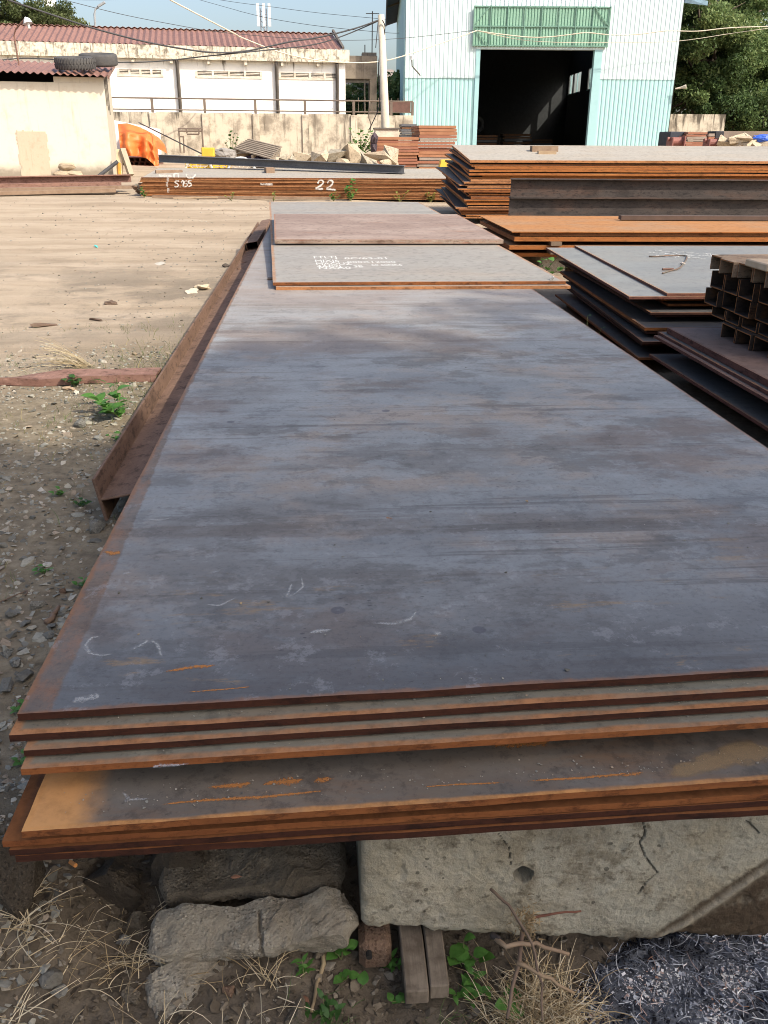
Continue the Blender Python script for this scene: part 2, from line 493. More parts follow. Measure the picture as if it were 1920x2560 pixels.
E_BROWN = rust_mat("edge_brown_rust", (.30, .125, .05), (.38, .175, .075), (.22, .085, .035), (.6, .6, 14))
E_MAROON = rust_mat("edge_maroon", (.12, .045, .03), (.16, .065, .045), (.09, .035, .025))
E_SCALE = rust_mat("edge_scaly_red_oxide", (.24, .12, .075), (.30, .24, .19), (.30, .10, .06), (4, 4, 30))
RUST_BEAM = rust_mat("beam_rust_brown", (.155, .096, .068), (.20, .125, .088), (.125, .075, .052), (4, .6, 4), 90)
RUST_BEAM2 = rust_mat("beam_reddish_paint", (.22, .115, .085), (.26, .15, .115), (.16, .08, .06), (.8, 4, 4), 40)
GREY_BEAM = simple("beam_dark_grey_scale", (.105, .105, .115), (.14, .14, .145), 3, .6, 0, .1, 40)
BLACK_BEAM = rust_mat("beam_black_scale", (.042, .035, .033), (.06, .048, .043), (.10, .055, .038), (.7, 3, 3), 60, .6)
CHANNEL = rust_mat("channel_rusty_shaded", (.022, .018, .017), (.045, .029, .02), (.14, .062, .024), (6, 6, 6), 50, .75)  # rust darkened for the shade inside the bundle
CHANNEL_TOP = rust_mat("channel_sunlit_top", (.28, .185, .115), (.33, .23, .15), (.22, .12, .06), (.8, 8, 4), 50, .85)  # paler tan carries the sunlight on the top row

def concrete_mat(name, a, b, stain, scale=4, pits=True, stain_amt=.6, bump=.5, moss=None):
    M = Mat(name); v = M.co(); w = M.rnd()
    n1 = M.noise(v, scale, 8, .65, w)
    col = M.ramp(n1, [(.3, a), (.68, b)])
    n2 = M.noise(v, scale * .6, 6, .7, M.math('ADD', w, 5.0))
    col = M.mix(M.mul(M.mask(n2, .48, .66), stain_amt), col, stain)
    n3 = M.noise(v, scale * 14, 6, .7)
    col = M.mix(M.mul(M.mask(n3, .52, .72), .5), col, tuple(x * .5 for x in stain))
    vg = M.n("ShaderNodeTexVoronoi"); M.l(v, vg.inputs["Vector"]); vg.inputs["Scale"].default_value = 150
    ag = M.mul(M.mask(vg.outputs["Distance"], .45, .30), M.mask(n1, .45, .55))
    col = M.mix(M.mul(ag, .5), col, M.mix(M.mask(M.sep(vg.outputs["Color"], 0), .4, .6), tuple(x * .45 for x in a), tuple(min(1, x * 1.5) for x in b)))
    if moss:
        col = M.mix(M.mul(M.mask(M.noise(v, scale * 1.7, 7, .7), .56, .7), .7), col, moss)
    if pits:
        pt = M.mul(M.mask(M.voro(v, scale * 12), .13, .05), M.mask(n2, .4, .6))
        col = M.mix(M.mul(pt, .85), col, (.02, .018, .015))
    M.bump(M.math('ADD', M.math('ADD', n3, M.math('MULTIPLY', ag, .35)), M.math('MULTIPLY', n1, 1.5)), min(1, bump * 1.4), .016)
    return M.fin(col, .95, 0, .15)
def block_mat():
    M = Mat("concrete_block"); v = M.co()
    n1 = M.noise(v, 4.5, 9, .65); n2 = M.noise(v, 2.6, 8, .7); n3 = M.noise(v, 60, 7, .7); n4 = M.noise(v, 15, 8, .7)
    col = M.ramp(n1, [(.3, (.25, .215, .15)), (.5, (.335, .30, .22)), (.68, (.38, .35, .275))])
    col = M.mix(M.mul(M.mask(n2, .48, .60), .65), col, (.35, .335, .27))
    col = M.mix(M.mul(M.mask(n4, .52, .64), .6), col, (.135, .11, .075))
    n7 = M.noise(v, 1.7, 8, .72)
    col = M.mix(M.mul(M.mask(n7, .50, .62), .6), col, (.15, .12, .08))
    col = M.mix(M.mul(M.mask(n3, .54, .70), .6), col, (.085, .072, .052))
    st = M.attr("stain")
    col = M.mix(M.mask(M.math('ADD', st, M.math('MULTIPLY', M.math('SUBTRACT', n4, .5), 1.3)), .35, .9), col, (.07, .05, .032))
    col = M.mix(M.mul(M.attr("ridge"), .75), col, (.36, .32, .24))
    vq = M.n("ShaderNodeTexVoronoi"); M.l(v, vq.inputs["Vector"]); vq.inputs["Scale"].default_value = 62
    pt = M.mul(M.mask(M.math('SUBTRACT', vq.outputs["Distance"], M.math('MULTIPLY', M.math('POWER', M.sep(vq.outputs["Color"], 0), 4.0), .42)), -.05, -.14), M.mask(n1, .46, .56), .7)
    col = M.mix(M.mul(pt, .9), col, (.02, .018, .014))
    col = M.mix(M.mul(M.attr("crack"), .9), col, (.02, .017, .012))
    M.bump(M.math('ADD', n3, M.math('MULTIPLY', n4, 1.5)), .7, .010)
    return M.fin(col, .95, 0, .15)
CONC = block_mat()
CONC2 = concrete_mat("concrete_rubble", (.34, .295, .22), (.50, .45, .36), (.17, .135, .095), 13, True, .7, .7)
CONC3 = concrete_mat("concrete_rubble_dark", (.14, .115, .082), (.23, .195, .145), (.07, .055, .038), 12, True, .7, .7)
CONC4 = concrete_mat("shaded_brown_stone", (.055, .044, .032), (.10, .08, .058), (.03, .024, .018), 12, True, .6, .6)  # browns darkened to hold the cavity shade under the plates
STONE = concrete_mat("field_stone", (.16, .155, .135), (.24, .23, .20), (.12, .10, .075), 12, False, .5, .5)
BRICKISH = concrete_mat("old_brick", (.20, .12, .075), (.24, .16, .11), (.09, .06, .045), 14, True, .5, .6)

def gravel_mat():
    M = Mat("gravel_stones")
    r = M.attr("rnd")
    col = M.ramp(r, [(0, (.11, .105, .09)), (.25, (.21, .205, .175)), (.5, (.29, .28, .235)), (.7, (.34, .315, .25)), (.85, (.27, .20, .135)), (1, (.46, .43, .36))])
    n = M.noise(M.pos(), 60, 5, .7)
    col = M.mix(M.mul(M.mask(n, .4, .75), .5), col, (.08, .068, .05))
    M.bump(n, .4, .004)
    return M.fin(col, .9, 0, .2)
GRAVEL = gravel_mat()
def clod_mat():
    M = Mat("soil_clods")
    r = M.attr("rnd")
    col = M.ramp(r, [(0, (.07, .056, .04)), (.6, (.125, .102, .074)), (.9, (.175, .146, .108)), (1, (.24, .21, .165))])
    n = M.noise(M.pos(), 90, 5, .7)
    col = M.mix(M.mul(M.mask(n, .4, .75), .5), col, (.055, .042, .03))
    M.bump(n, .6, .004)
    return M.fin(col, .97, 0, .1)
CLOD = clod_mat()

# ------------------------------------------------------------------ ground sheet
def axis_lines(spec):
    out = []
    for a, b, s in spec:
        n = max(1, int(round((b - a) / s)))
        out += [a + (b - a) * i / n for i in range(n)]
    out.append(spec[-1][1])
    return out
xs = axis_lines([(-900, -100, 100), (-100, -20, 8), (-20, -6, 1), (-6, -2.4, .15), (-2.4, -.3, .035), (-.3, 1.0, .025), (1.0, 3, .08), (3, 8, .5), (8, 30, 2), (30, 100, 10), (100, 900, 100)])
ys = axis_lines([(-60, -4, 7), (-4, .6, .4), (.6, 1.7, .025), (1.7, 5, .04), (5, 9, .09), (9, 18, .3), (18, 40, 1), (40, 100, 6), (100, 1500, 140)])
gv = [(x, y, ground_z(x, y)) for y in ys for x in xs]
nx = len(xs)
gf = [(j * nx + i, j * nx + i + 1, (j + 1) * nx + i + 1, (j + 1) * nx + i) for j in range(len(ys) - 1) for i in range(nx - 1)]
gme = bpy.data.meshes.new("ground")
gme.from_pydata(gv, [], gf)
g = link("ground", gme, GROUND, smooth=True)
tag(g, kind="structure")

# ------------------------------------------------------------------ steel plates
def plate(name, FL, FR, BR, BL, t, mats, label=None, group=None, cat="steel plate", wav=0.0, seed=0, parent=None, step=.7):
    """a rolled plate; corners are (x, y, z) of the top face; parent for parts of a bundle"""
    FL, FR, BR, BL = map(Vector, (FL, FR, BR, BL))
    W = (FR - FL).length; L = (BL - FL).length
    def lines(D):
        e = [0, .006, .02, .045, .09]
        e = [k for k in e if k < D / 2.2]
        mid = axis_lines([(e[-1], D - e[-1], step)])
        return e[:-1] + mid + [D - k for k in reversed(e[:-1])]
    us, ws = lines(W), lines(L)
    V = []; E = []
    nu = len(us)
    for w_ in ws:
        for u_ in us:
            a, b = u_ / W, w_ / L
            p = FL * (1 - a) * (1 - b) + FR * a * (1 - b) + BR * a * b + BL * (1 - a) * b - FL
            if wav:
                p = p + Vector((0, 0, wav * noise.noise(Vector((u_ * .9 + seed * 3.1, w_ * .9, seed)))))
                pass
            if True:
                j = .0018
                if u_ == 0 or u_ == us[-1] : p.x += j * noise.noise(Vector((w_ * 5, seed, 1))) + .6 * j * noise.noise(Vector((w_ * 31, seed, 1)))
                if w_ == 0 or w_ == ws[-1] : p.y += j * noise.noise(Vector((u_ * 5, seed, 2))) + .7 * j * noise.noise(Vector((u_ * 31, seed, 2))); p.z += .0006 * noise.noise(Vector((u_ * 23, seed, 4)))
            V.append(p); E.append(min(u_, W - u_, w_, L - w_))
    nt = len(V)
    for i in range(nt):
        V.append(V[i] - Vector((0, 0, t))); E.append(0.0)
    F = []; MI = []
    for j in range(len(ws) - 1):
        for i in range(nu - 1):
            q = (j * nu + i, j * nu + i + 1, (j + 1) * nu + i + 1, (j + 1) * nu + i)
            F.append(q); MI.append(0)
            F.append(tuple(nt + k for k in reversed(q))); MI.append(0)
    def side(k0, k1):
        F.append((k0, nt + k0, nt + k1, k1)); MI.append(1)
    for i in range(nu - 1):
        side(i, i + 1)
        b0 = (len(ws) - 1) * nu
        side(b0 + i + 1, b0 + i)
    for j in range(len(ws) - 1):
        side((j + 1) * nu, j * nu)
        side(j * nu + nu - 1, (j + 1) * nu + nu - 1)
    me = bpy.data.meshes.new(name)
    me.from_pydata(V, [], F)
    for m in mats: me.materials.append(m)
    me.polygons.foreach_set("material_index", MI)
    at_ = me.attributes.new("edge", 'FLOAT', 'POINT')
    at_.data.foreach_set("value", E)
    bm = bmesh.new(); bm.from_mesh(me); bmesh.ops.recalc_face_normals(bm, faces=bm.faces); bm.to_mesh(me); bm.free()
    o = link(name, me, None, parent)
    o.location = FL if parent is None else FL - parent.location
    if label: tag(o, label, cat, group)
    return o

# the near stack: eight plates, 2 m x 12 m
G_NEAR = "plates of the large stack in the foreground"
def quad(x0, y0, x1, y1, yb, z, zb=None):
    zb = z if zb is None else zb
    return (x0, y0, z), (x1, y1, z), (x1 + .01, yb + (y1 - y0), zb), (x0 + .0, yb, zb)
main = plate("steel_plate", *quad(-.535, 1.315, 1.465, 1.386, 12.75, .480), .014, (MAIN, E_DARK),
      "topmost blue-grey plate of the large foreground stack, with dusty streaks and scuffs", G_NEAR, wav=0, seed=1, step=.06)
NEAR = [(-.542, 1.282, 1.458, 1.351, .461, .0135, (P_GREEN, E_DARK), "second plate of the foreground stack, grey-green lip under the dark top edge"),
        (-.514, 1.261, 1.486, 1.333, .4435, .0125, (P_GREEN, E_DARK), "third plate of the foreground stack, narrow grey-green lip between two orange strips"),
        (-.513, 1.233, 1.487, 1.301, .4265, .0125, (P_GREEN, E_RED), "fourth plate of the foreground stack, orange edge above the wide dark gap"),
        (-.495, 1.148, 1.505, 1.216, .370, .013, (P_PURPLE, E_RED), "fifth plate of the foreground stack, widest purple-grey lip with bright orange corner"),
        (-.536, 1.165, 1.464, 1.208, .336, .012, (P_REDRUST, E_RED), "sixth plate of the foreground stack, dark red rust with corner jutting out left"),
        (-.526, 1.161, 1.474, 1.208, .3215, .012, (P_REDRUST, E_DARK), "seventh plate of the foreground stack, one above the lowest"),
        (-.518, 1.161, 1.482, 1.200, .307, .013, (P_REDRUST, E_DARK), "lowest plate of the foreground stack, resting on the concrete block")]
near_objs = [main]
for i, (x0, y0, x1, y1, z, t, mats, lab) in enumerate(NEAR):
    near_objs.append(plate("steel_plate", *quad(x0, y0, x1, y1, 12.6 + .05 * (i % 3), z), t, mats, lab, G_NEAR, wav=0 if i in (2, 3) else .003, seed=i + 2, step=.06))

# plates lying across the far half of the near stack
G_UP = "plates lying on the far half of the foreground stack"
U1 = plate("steel_plate", (-.291, 6.073, .524), (1.709, 6.073, .524), (1.40, 12.43, .655), (-.60, 12.43, .655), .020, (P_GREY, E_RED),
      "grey plate with white stencilled lettering, on the far half of the foreground stack", G_UP, wav=0, seed=21, step=.5)
plate("steel_plate", (-.270, 6.030, .500), (1.730, 6.022, .500), (1.41, 12.3, .632), (-.58, 12.3, .632), .019, (P_GREY, E_BROWN),
      "plate directly under the one with white stencilled lettering, brown front edge", G_UP, wav=.003, seed=22, step=.5)
plate("steel_plate", (-.352, 7.975, .612), (1.655, 7.985, .610), (1.556, 10.08, .670), (-.443, 10.08, .672), .034, (P_PINK, E_SCALE),
      "thick short reddish dusty plate lying behind the white lettering", G_UP, wav=.003, seed=23, step=.5)

# ------------------------------------------------------------------ supports and rubble under the near stack
def block_bottom(x):
    pts = [(.05, .030), (.14, .020), (.215, .003), (.33, -.012), (.479, -.030), (.62, -.050), (.70, -.038), (.74, -.055), (.869, -.078), (1.7, -.085)]
    for (a, za), (b, zb) in zip(pts, pts[1:]):
        if x <= b: return za + (zb - za) * (x - a) / (b - a)
    return -.085
def seg_dist(p, a, b):
    ab = b - a; t = max(0, min(1, (p - a).dot(ab) / ab.length_squared))
    return (p - (a + ab * t)).length
def px_xz(pts, Y=1.222):
    return [Vector((at(x, y, Y).x, at(x, y, Y).z)) for x, y in pts]
CR = [px_xz([(1072, 1772), (1076, 1800), (1086, 1815), (1100, 1832), (1103, 1868)]),
      px_xz([(1386, 1760), (1394, 1802), (1382, 1823), (1394, 1853), (1420, 1886)]),
      px_xz([(1420, 1886), (1395, 1905), (1380, 1930)]), px_xz([(1610, 1772), (1640, 1800)])]
RID = px_xz([(1425, 2028), (1500, 1985), (1570, 1935), (1665, 1868)])
RID2 = px_xz([(1560, 2020), (1670, 1985)])
HOLE = Vector((at(1130, 1890, 1.222).x, at(1130, 1890, 1.222).z))
def conc_block():
    X0, X1, ZT, YB = .057, 1.62, .2925, 1.56
    xs_ = axis_lines([(X0, .93, .0030), (.93, X1, .06)])
    NZ = 112
    V = []; F = []; AS = []; AR = []; AC = []
    for x in xs_:
        zb = block_bottom(x) + .010 * noise.noise(Vector((x * 22, 3, 1))) + .008 * noise.noise(Vector((x * 60, 1, 1)))
        for k in range(NZ + 1):
            b = k / NZ
            z = zb + (ZT - zb) * b
            p2 = Vector((x, z))
            d = .0035 * noise.noise(Vector((x * 9, z * 9, 4))) + .0018 * noise.noise(Vector((x * 40, z * 40, 2))) + .0012 * noise.noise(Vector((x * 110, z * 110, 2)))
            e = z - zb
            d += .012 * math.exp(-e / .007) + .004 * math.exp(-e / .03)
            d += .010 * math.exp(-(x - X0) / .005)
            crk = 0.0
            for c in CR:
                dd = min(seg_dist(p2, a, b_) for a, b_ in zip(c, c[1:]))
                wob = .0016 * noise.noise(Vector((x * 70, z * 70, 9)))
                if dd + wob < .0012: d += .005; crk = .8
            dd = min(seg_dist(p2, a, b_) for a, b_ in zip(RID, RID[1:]))
            d -= .0045 * (1 + .6 * noise.noise(Vector((x * 30, z * 30, 1)))) * math.exp(-(dd / .008) ** 2); rdg = math.exp(-(dd / .010) ** 2)
            dd = min(seg_dist(p2, a, b_) for a, b_ in zip(RID2, RID2[1:]))
            d -= .006 * math.exp(-(dd / .008) ** 2)
            hv = p2 - HOLE
            rr = math.hypot(hv.x, hv.y * .95) + .003 * noise.noise(Vector((math.atan2(hv.y, hv.x) * 1.5, 2, 0)))
            if rr < .0185: d += .09 * min(1, (.0185 - rr) / .0025); crk = max(crk, sstep((.0185 - rr) / .003) * .8)
            n5 = noise.noise(Vector((x * 27, z * 27, 7)))
            if n5 > .5: d += .014 * (n5 - .5)
            # chipped tail of the stones along the foot
            V.append((x, 1.222 + d, z))
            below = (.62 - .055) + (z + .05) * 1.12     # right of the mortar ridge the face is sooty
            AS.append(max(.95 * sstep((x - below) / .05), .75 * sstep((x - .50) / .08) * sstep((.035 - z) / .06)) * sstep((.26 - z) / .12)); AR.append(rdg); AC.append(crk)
    n = NZ + 1
    for i in range(len(xs_) - 1):
        for k in range(NZ):
            F.append((i * n + k, (i + 1) * n + k, (i + 1) * n + k + 1, i * n + k + 1))
    b0 = len(V)
    for i, x in enumerate(xs_):
        V.append((x, YB, V[i * n][2])); V.append((x, YB, ZT))
    for i in range(len(xs_) - 1):
        F.append((b0 + 2 * i + 1, b0 + 2 * i + 3, b0 + 2 * i + 2, b0 + 2 * i))
        F.append((i * n + NZ, (i + 1) * n + NZ, b0 + 2 * i + 3, b0 + 2 * i + 1))
        F.append(((i + 1) * n, i * n, b0 + 2 * i, b0 + 2 * i + 2))
    F.append(tuple([k for k in range(n)] + [b0 + 1, b0]))
    e = len(xs_) - 1
    F.append(tuple([e * n + k for k in reversed(range(n))] + [b0 + 2 * e, b0 + 2 * e + 1]))
    me = bpy.data.meshes.new("concrete_block"); me.from_pydata(V, [], F)
    for nm, L_ in (("stain", AS), ("ridge", AR), ("crack", AC)):
        a_ = me.attributes.new(nm, 'FLOAT', 'POINT'); a_.data.foreach_set("value", L_ + [0.0] * (len(V) - len(L_)))
    o = link("concrete_block", me, CONC)
    tag(o, "long cracked grey concrete block with a round hole under the foreground stack", "concrete block")
conc_block()
for Y_ in (5.2, 9.0, 12.0):
    s = "nearest" if Y_ < 6 else ("middle" if Y_ < 10 else "farthest")
    mb = MB().span((-.46, Y_, -.05), (1.42, Y_ + .3, .293))
    thing("concrete_bearer", mb, CONC2, f"{s} hidden concrete bearer under the foreground stack", "concrete block", "bearers under the foreground stack", origin=(0, Y_, 0), bevel=.01)
for Y_, z0, z1, s in ((6.5, .482, .488, "front"), (9.4, .482, .5485, "middle"), (12.0, .482, .602, "rear")):
    thing("timber_packer", MB().span((-.35, Y_, z0), (1.3, Y_ + .08, z1)), simple("packer_wood", (.16, .11, .07)) if s == "front" else bpy.data.materials["packer_wood"],
          f"{s} flat timber packer between the stack and the stencilled plates", "timber", "packers under the stencilled plates", origin=(0, Y_, z0))
for x_ in (-.2, 1.3):
    thing("steel_packer", MB().span((x_, 8.2, .5715), (x_ + .1, 9.9, .579)), E_DARK, f"{'left' if x_ < 0 else 'right'} thin packing strip under the reddish dusty plate", "packer", "packers under the reddish plate", origin=(x_, 8.2, .57))

def hull_proto(seed, n=12, flat=1.0, cube=False):
    rg = random.Random(seed)
    bm = bmesh.new()
    for _ in range(n):
        v = Vector((rg.uniform(-1, 1), rg.uniform(-1, 1), rg.uniform(-1, 1)))
        if not cube and v.length > .01: v = v.normalized() * rg.uniform(.75, 1)
        bm.verts.new((v.x, v.y, v.z * flat))
    r = bmesh.ops.convex_hull(bm, input=bm.verts)
    bmesh.ops.delete(bm, geom=[v for v in bm.verts if not v.link_faces], context='VERTS')
    bm.normal_update(); bm.verts.index_update()
    V = np.array([v.co[:] for v in bm.verts]); F = [[v.index for v in f.verts] for f in bm.faces]
    bm.free()
    return V, F

def rough_mesh(name, seed, size, cuts=2, amp=.12, freq=2.5, n=14, cube=False, flat=1.0):
    """an angular broken lump: convex hull, subdivided and roughened"""
    V, F = hull_proto(seed, n, flat, cube)
    bm = bmesh.new()
    vs_ = [bm.verts.new(v) for v in V]
    for f in F: bm.faces.new([vs_[i] for i in f])
    for _ in range(cuts):
        bmesh.ops.subdivide_edges(bm, edges=bm.edges[:], cuts=1, use_grid_fill=True)
    bmesh.ops.triangulate(bm, faces=[f for f in bm.faces if len(f.verts) > 4])
    bm.normal_update()
    for v in bm.verts:
        p = v.co * freq
        d = noise.fractal(p + Vector((seed * 1.7, 0, 0)), 1.0, 2.0, 4) * amp
        v.co += v.normal * d
    for v in bm.verts: v.co = Vector((v.co.x * size[0], v.co.y * size[1], v.co.z * size[2]))
    bmesh.ops.recalc_face_normals(bm, faces=bm.faces)
    me = bpy.data.meshes.new(name); bm.to_mesh(me); bm.free()
    return me

def boxgrid(nx_, ny_, nz_):
    idx = {}; V = []; F = []
    def vid(i, j, k):
        key = (i, j, k)
        if key not in idx:
            idx[key] = len(V); V.append(Vector((2 * i / nx_ - 1, 2 * j / ny_ - 1, 2 * k / nz_ - 1)))
        return idx[key]
    for i in range(nx_):
        for j in range(ny_):
            for k in (0, nz_): F.append((vid(i, j, k), vid(i + 1, j, k), vid(i + 1, j + 1, k), vid(i, j + 1, k)))
        for k in range(nz_):
            for j in (0, ny_): F.append((vid(i, j, k), vid(i + 1, j, k), vid(i + 1, j, k + 1), vid(i, j, k + 1)))
    for j in range(ny_):
        for k in range(nz_):
            for i in (0, nx_): F.append((vid(i, j, k), vid(i, j + 1, k), vid(i, j + 1, k + 1), vid(i, j, k + 1)))
    return V, F
def slab_chunk(name, size, seed, mat, label, cat, loc, rot, prof=None, res=.0042, amp=.012, crack=None):
    """a broken piece of slab: prof(t) scales its height and depth along the length"""
    n3 = [max(6, int(d_ / res)) for d_ in size]
    V, F = boxgrid(*n3)
    out = []
    so = Vector((seed * 7.3, seed * 1.9, 0))
    for v in V:
        p = v.copy()
        # rounded, tapering block
        L = max(abs(p.x), abs(p.y), abs(p.z)); l2 = p.length
        p = p * (1 - .30 * (1 - L / l2))
        t = p.x
        k, up_ = prof(t) if prof else (1, 0)
        q_ = Vector((p.x * size[0] / 2, p.y * size[1] / 2 * (.7 + .3 * k), p.z * size[2] / 2 * k + up_ * size[2]))
        n_ = p.normalized()
        n1_ = noise.fractal(q_ * 11 + so, 1.0, 2.0, 3); n2_ = noise.fractal(q_ * 38 + so, .6, 2.1, 5)
        led = .004 * math.floor(2.5 * noise.noise(q_ * 14 + so * 2) + .5)
        d_ = amp * 1.25 * n1_ + amp * .24 * n2_ + led * .9
        if crack is not None:
            cx = crack + .012 * noise.noise(Vector((q_.z * 40, 3, seed))) - q_.z * .55
            if abs(q_.x - cx) < .0022 and p.z > .15 and p.y < .4: d_ -= .009
        out.append(q_ + Vector((n_.x, n_.y, n_.z)) * d_)
    me = bpy.data.meshes.new(name); me.from_pydata(out, [], F)
    bm = bmesh.new(); bm.from_mesh(me); bmesh.ops.recalc_face_normals(bm, faces=bm.faces); bm.to_mesh(me); bm.free()
    o = link(name, me, mat, None, loc); o.rotation_euler = rot
    tag(o, label, cat)
    return o
def prof_front(t): return (.78 + .30 * math.exp(-((t - .72) / .25) ** 2) - .10 * math.exp(-((t - .3) / .15) ** 2) - .45 * sstep((-t - .55) / .45), .05 * math.exp(-((t - .72) / .25) ** 2))
def prof_back(t): return (.62 + .42 * math.exp(-((t - .45) / .35) ** 2) - .2 * sstep((-t - .5) / .5), .12 * math.exp(-((t - .45) / .35) ** 2))
slab_chunk("broken_concrete", (.37, .13, .085), 3, CONC3, "dark ridged broken concrete chunk behind the pale one, under the plate edge", "concrete chunk", (-.145, 1.350, .066), (R(12), R(-3), R(2)), prof_back)
slab_chunk("broken_concrete", (.385, .10, .085), 8, CONC2, "pale cracked broken concrete chunk lying left of the concrete block", "concrete chunk", (-.148, 1.245, .022), (R(20), R(-1), R(2)), prof_front, crack=.03)
slab_chunk("broken_concrete", (.16, .11, .035), 12, CONC2, "small flat concrete piece half buried in front of the pale chunk", "concrete chunk", (-.255, 1.160, -.030), (R(20), R(8), R(20)), None, .004, .007)
o = link("stone_block", rough_mesh("stone_block", 5, (.045, .05, .08), 3, .07, 2, 22, True), CONC4, None, (-.575, 1.27, .165))
tag(o, "dark upright stone block under the left corner of the foreground stack", "stone")
o = link("stone_block", rough_mesh("stone_block", 15, (.09, .08, .075), 3, .10, 2, 18), CONC4, None, (-.30, 1.40, .06))
tag(o, "dark brown stone in the shade behind the broken concrete chunks", "stone")
o = link("stone_block", rough_mesh("stone_block", 17, (.075, .06, .07), 3, .10, 2, 18), CONC4, None, (-.43, 1.36, .03))
tag(o, "dark cracked stone left of the shaded brown stone under the plates", "stone")
# brick stub and sleeper under the block
mb = MB().box((.083, 1.245, -.030), (.062, .075, .068))
o = thing("brick_piece", mb, BRICKISH, "worn brown brick piece with a small hole under the concrete block's corner", "brick", origin=(.083, 1.245, -.03), bevel=.012)
mb = MB().tube([(.070, 1.196, -.012), (.070, 1.2085, -.012)], .0058, 10)  # black plug stands in for the dark inside of a hole
h = mb.build("hole_plug", simple("hole_shade_black", (.01, .008, .006)), None); h.parent = o; h.matrix_parent_inverse = Matrix.Translation((-.083, -1.245, .03))
WOODG = Mat("sleeper_wood")
_v = WOODG.co(); _n = WOODG.noise(WOODG.map(_v, (90, 5, 30)), 1, 6, .6)
WOODG.bump(_n, .5, .004)
WOODG = WOODG.fin(WOODG.mix(WOODG.mask(WOODG.noise(_v, 20, 5, .6), .4, .7), WOODG.ramp(_n, [(.3, (.12, .095, .07)), (.7, (.22, .18, .135))]), (.085, .066, .048)), .9, 0, .15)
e = empty("timber_sleeper", (.172, 1.14, -.07), "short pair of weathered planks poking out under the concrete block", "timber")
for k, (xa, xb, ya) in enumerate(((.131, .1745, 1.125), (.1775, .213, 1.132))):
    mb = MB()
    z1 = -.004
    vs_ = []
    n_ = 7
    ysl = [ya + (1.46 - ya) * i / n_ for i in range(n_ + 1)]
    for yy in ysl:
        jx = .0018 * noise.noise(Vector((yy * 30, k * 4 + 1, 0)))
        zz = z1 - .02 * max(0, (1.2 - yy) / .1) ** 1.0
        vs_ += [(xa + jx, yy, zz - .034), (xb + jx, yy, zz - .034), (xb + jx, yy, zz), (xa + jx, yy, zz)]
    fs_ = [(0, 1, 2, 3), tuple(reversed([n_ * 4 + q for q in range(4)]))]
    for i in range(n_):
        for q in range(4):
            q2 = (q + 1) % 4
            fs_.append((i * 4 + q, (i + 1) * 4 + q, (i + 1) * 4 + q2, i * 4 + q2))
    mb.add(vs_, fs_)
    part("plank", mb, WOODG, e, bevel=.0025)

# ------------------------------------------------------------------ gravel, clods, ash
def scatter(name, protos, P, S, A, mat, rnd):
    """one mesh of many small solids: positions, scales (n,3), euler angles (n,3)"""
    allv = []; allf = []; allr = []; base = 0
    for i in range(len(P)):
        V, F = protos[i % len(protos)]
        a, b, c = A[i]
        ca, sa, cb, sb, cc, sc_ = math.cos(a), math.sin(a), math.cos(b), math.sin(b), math.cos(c), math.sin(c)
        Rm = np.array([[cc, -sc_, 0], [sc_, cc, 0], [0, 0, 1]]) @ np.array([[cb, 0, sb], [0, 1, 0], [-sb, 0, cb]]) @ np.array([[1, 0, 0], [0, ca, -sa], [0, sa, ca]])
        W = (V * S[i]) @ Rm.T + P[i]
        allv.append(W); allr.append(np.full(len(V), rnd[i]))
        allf += [[base + k for k in f] for f in F]
        base += len(V)
    me = bpy.data.meshes.new(name)
    me.from_pydata(np.concatenate(allv).tolist(), [], allf)
    at_ = me.attributes.new("rnd", 'FLOAT', 'POINT'); at_.data.foreach_set("value", np.concatenate(allr))
    return link(name, me, mat)
rg = random.Random(11)
protos = [hull_proto(100 + i, 9, .75) for i in range(14)]
flatp = [hull_proto(200 + i, 9, .35, i % 2 == 0) for i in range(8)]
P = []; S = []; A = []; Q = []
def put(x, y, s, fl=False, lift=.25):
    k = rg.uniform(.7, 1.3)
    P.append((x, y, ground_z(x, y) + s * lift)); S.append((s * rg.uniform(.8, 1.25), s * rg.uniform(.8, 1.25), s * rg.uniform(.45, .9)))
    A.append((rg.uniform(-.5, .5), rg.uniform(-.5, .5), rg.uniform(0, 6.3))); Q.append(rg.random())
for _ in range(11000):          # fine chippings beside the stack
    y = 1.1 + 5.6 * rg.random() ** 1.25
    x = -.5 - (.5 + y * .33) * rg.random()
    dens = .62 + .9 * noise.noise(Vector((x * 1.4, y * 1.1, 8)))
    if rg.random() > dens: continue
    put(x, y, rg.uniform(.003, .009) * (1 + .05 * y) + (.012 * rg.random() ** 5), lift=.12)
for _ in range(2900):           # thumb sized pieces
    y = 1.4 + 5.0 * rg.random() ** 1.1
    x = -.52 - (.45 + y * .33) * rg.random()
    dens = .42 + .9 * noise.noise(Vector((x * 1.2, y * 1.0, 3)))
    if rg.random() > dens: continue
    put(x, y, rg.uniform(.008, .017) + .018 * rg.random() ** 3, lift=.08)
for _ in range(2600):          # scattered bits over the sandy yard and the gap on the right
    y = 5 + 19 * rg.random() ** 1.6
    x = rg.uniform(-2.0 - y * .33, -.9) if rg.random() < .8 else rg.uniform(1.55, 2.1)
    if x < -1.6 - .1 * y and rg.random() < .6: continue
    put(x, y, rg.uniform(.006, .018) * (.6 + y * .05), lift=.1)
o = scatter("gravel", protos + flatp, P, S, A, GRAVEL, Q)
tag(o, "grey crushed stone chippings strewn over the yard beside the stack", "gravel", kind="stuff")
P = []; S = []; A = []; Q = []
for _ in range(5200):
    y = .93 + .55 * rg.random(); x = rg.uniform(-.72, .95)
    if x > .45 and rg.random() < .6: continue
    s = rg.uniform(.002, .006) + .010 * rg.random() ** 4
    put(x, y, s, lift=.3)
o = scatter("soil_clods", protos, P, S, A, CLOD, Q)
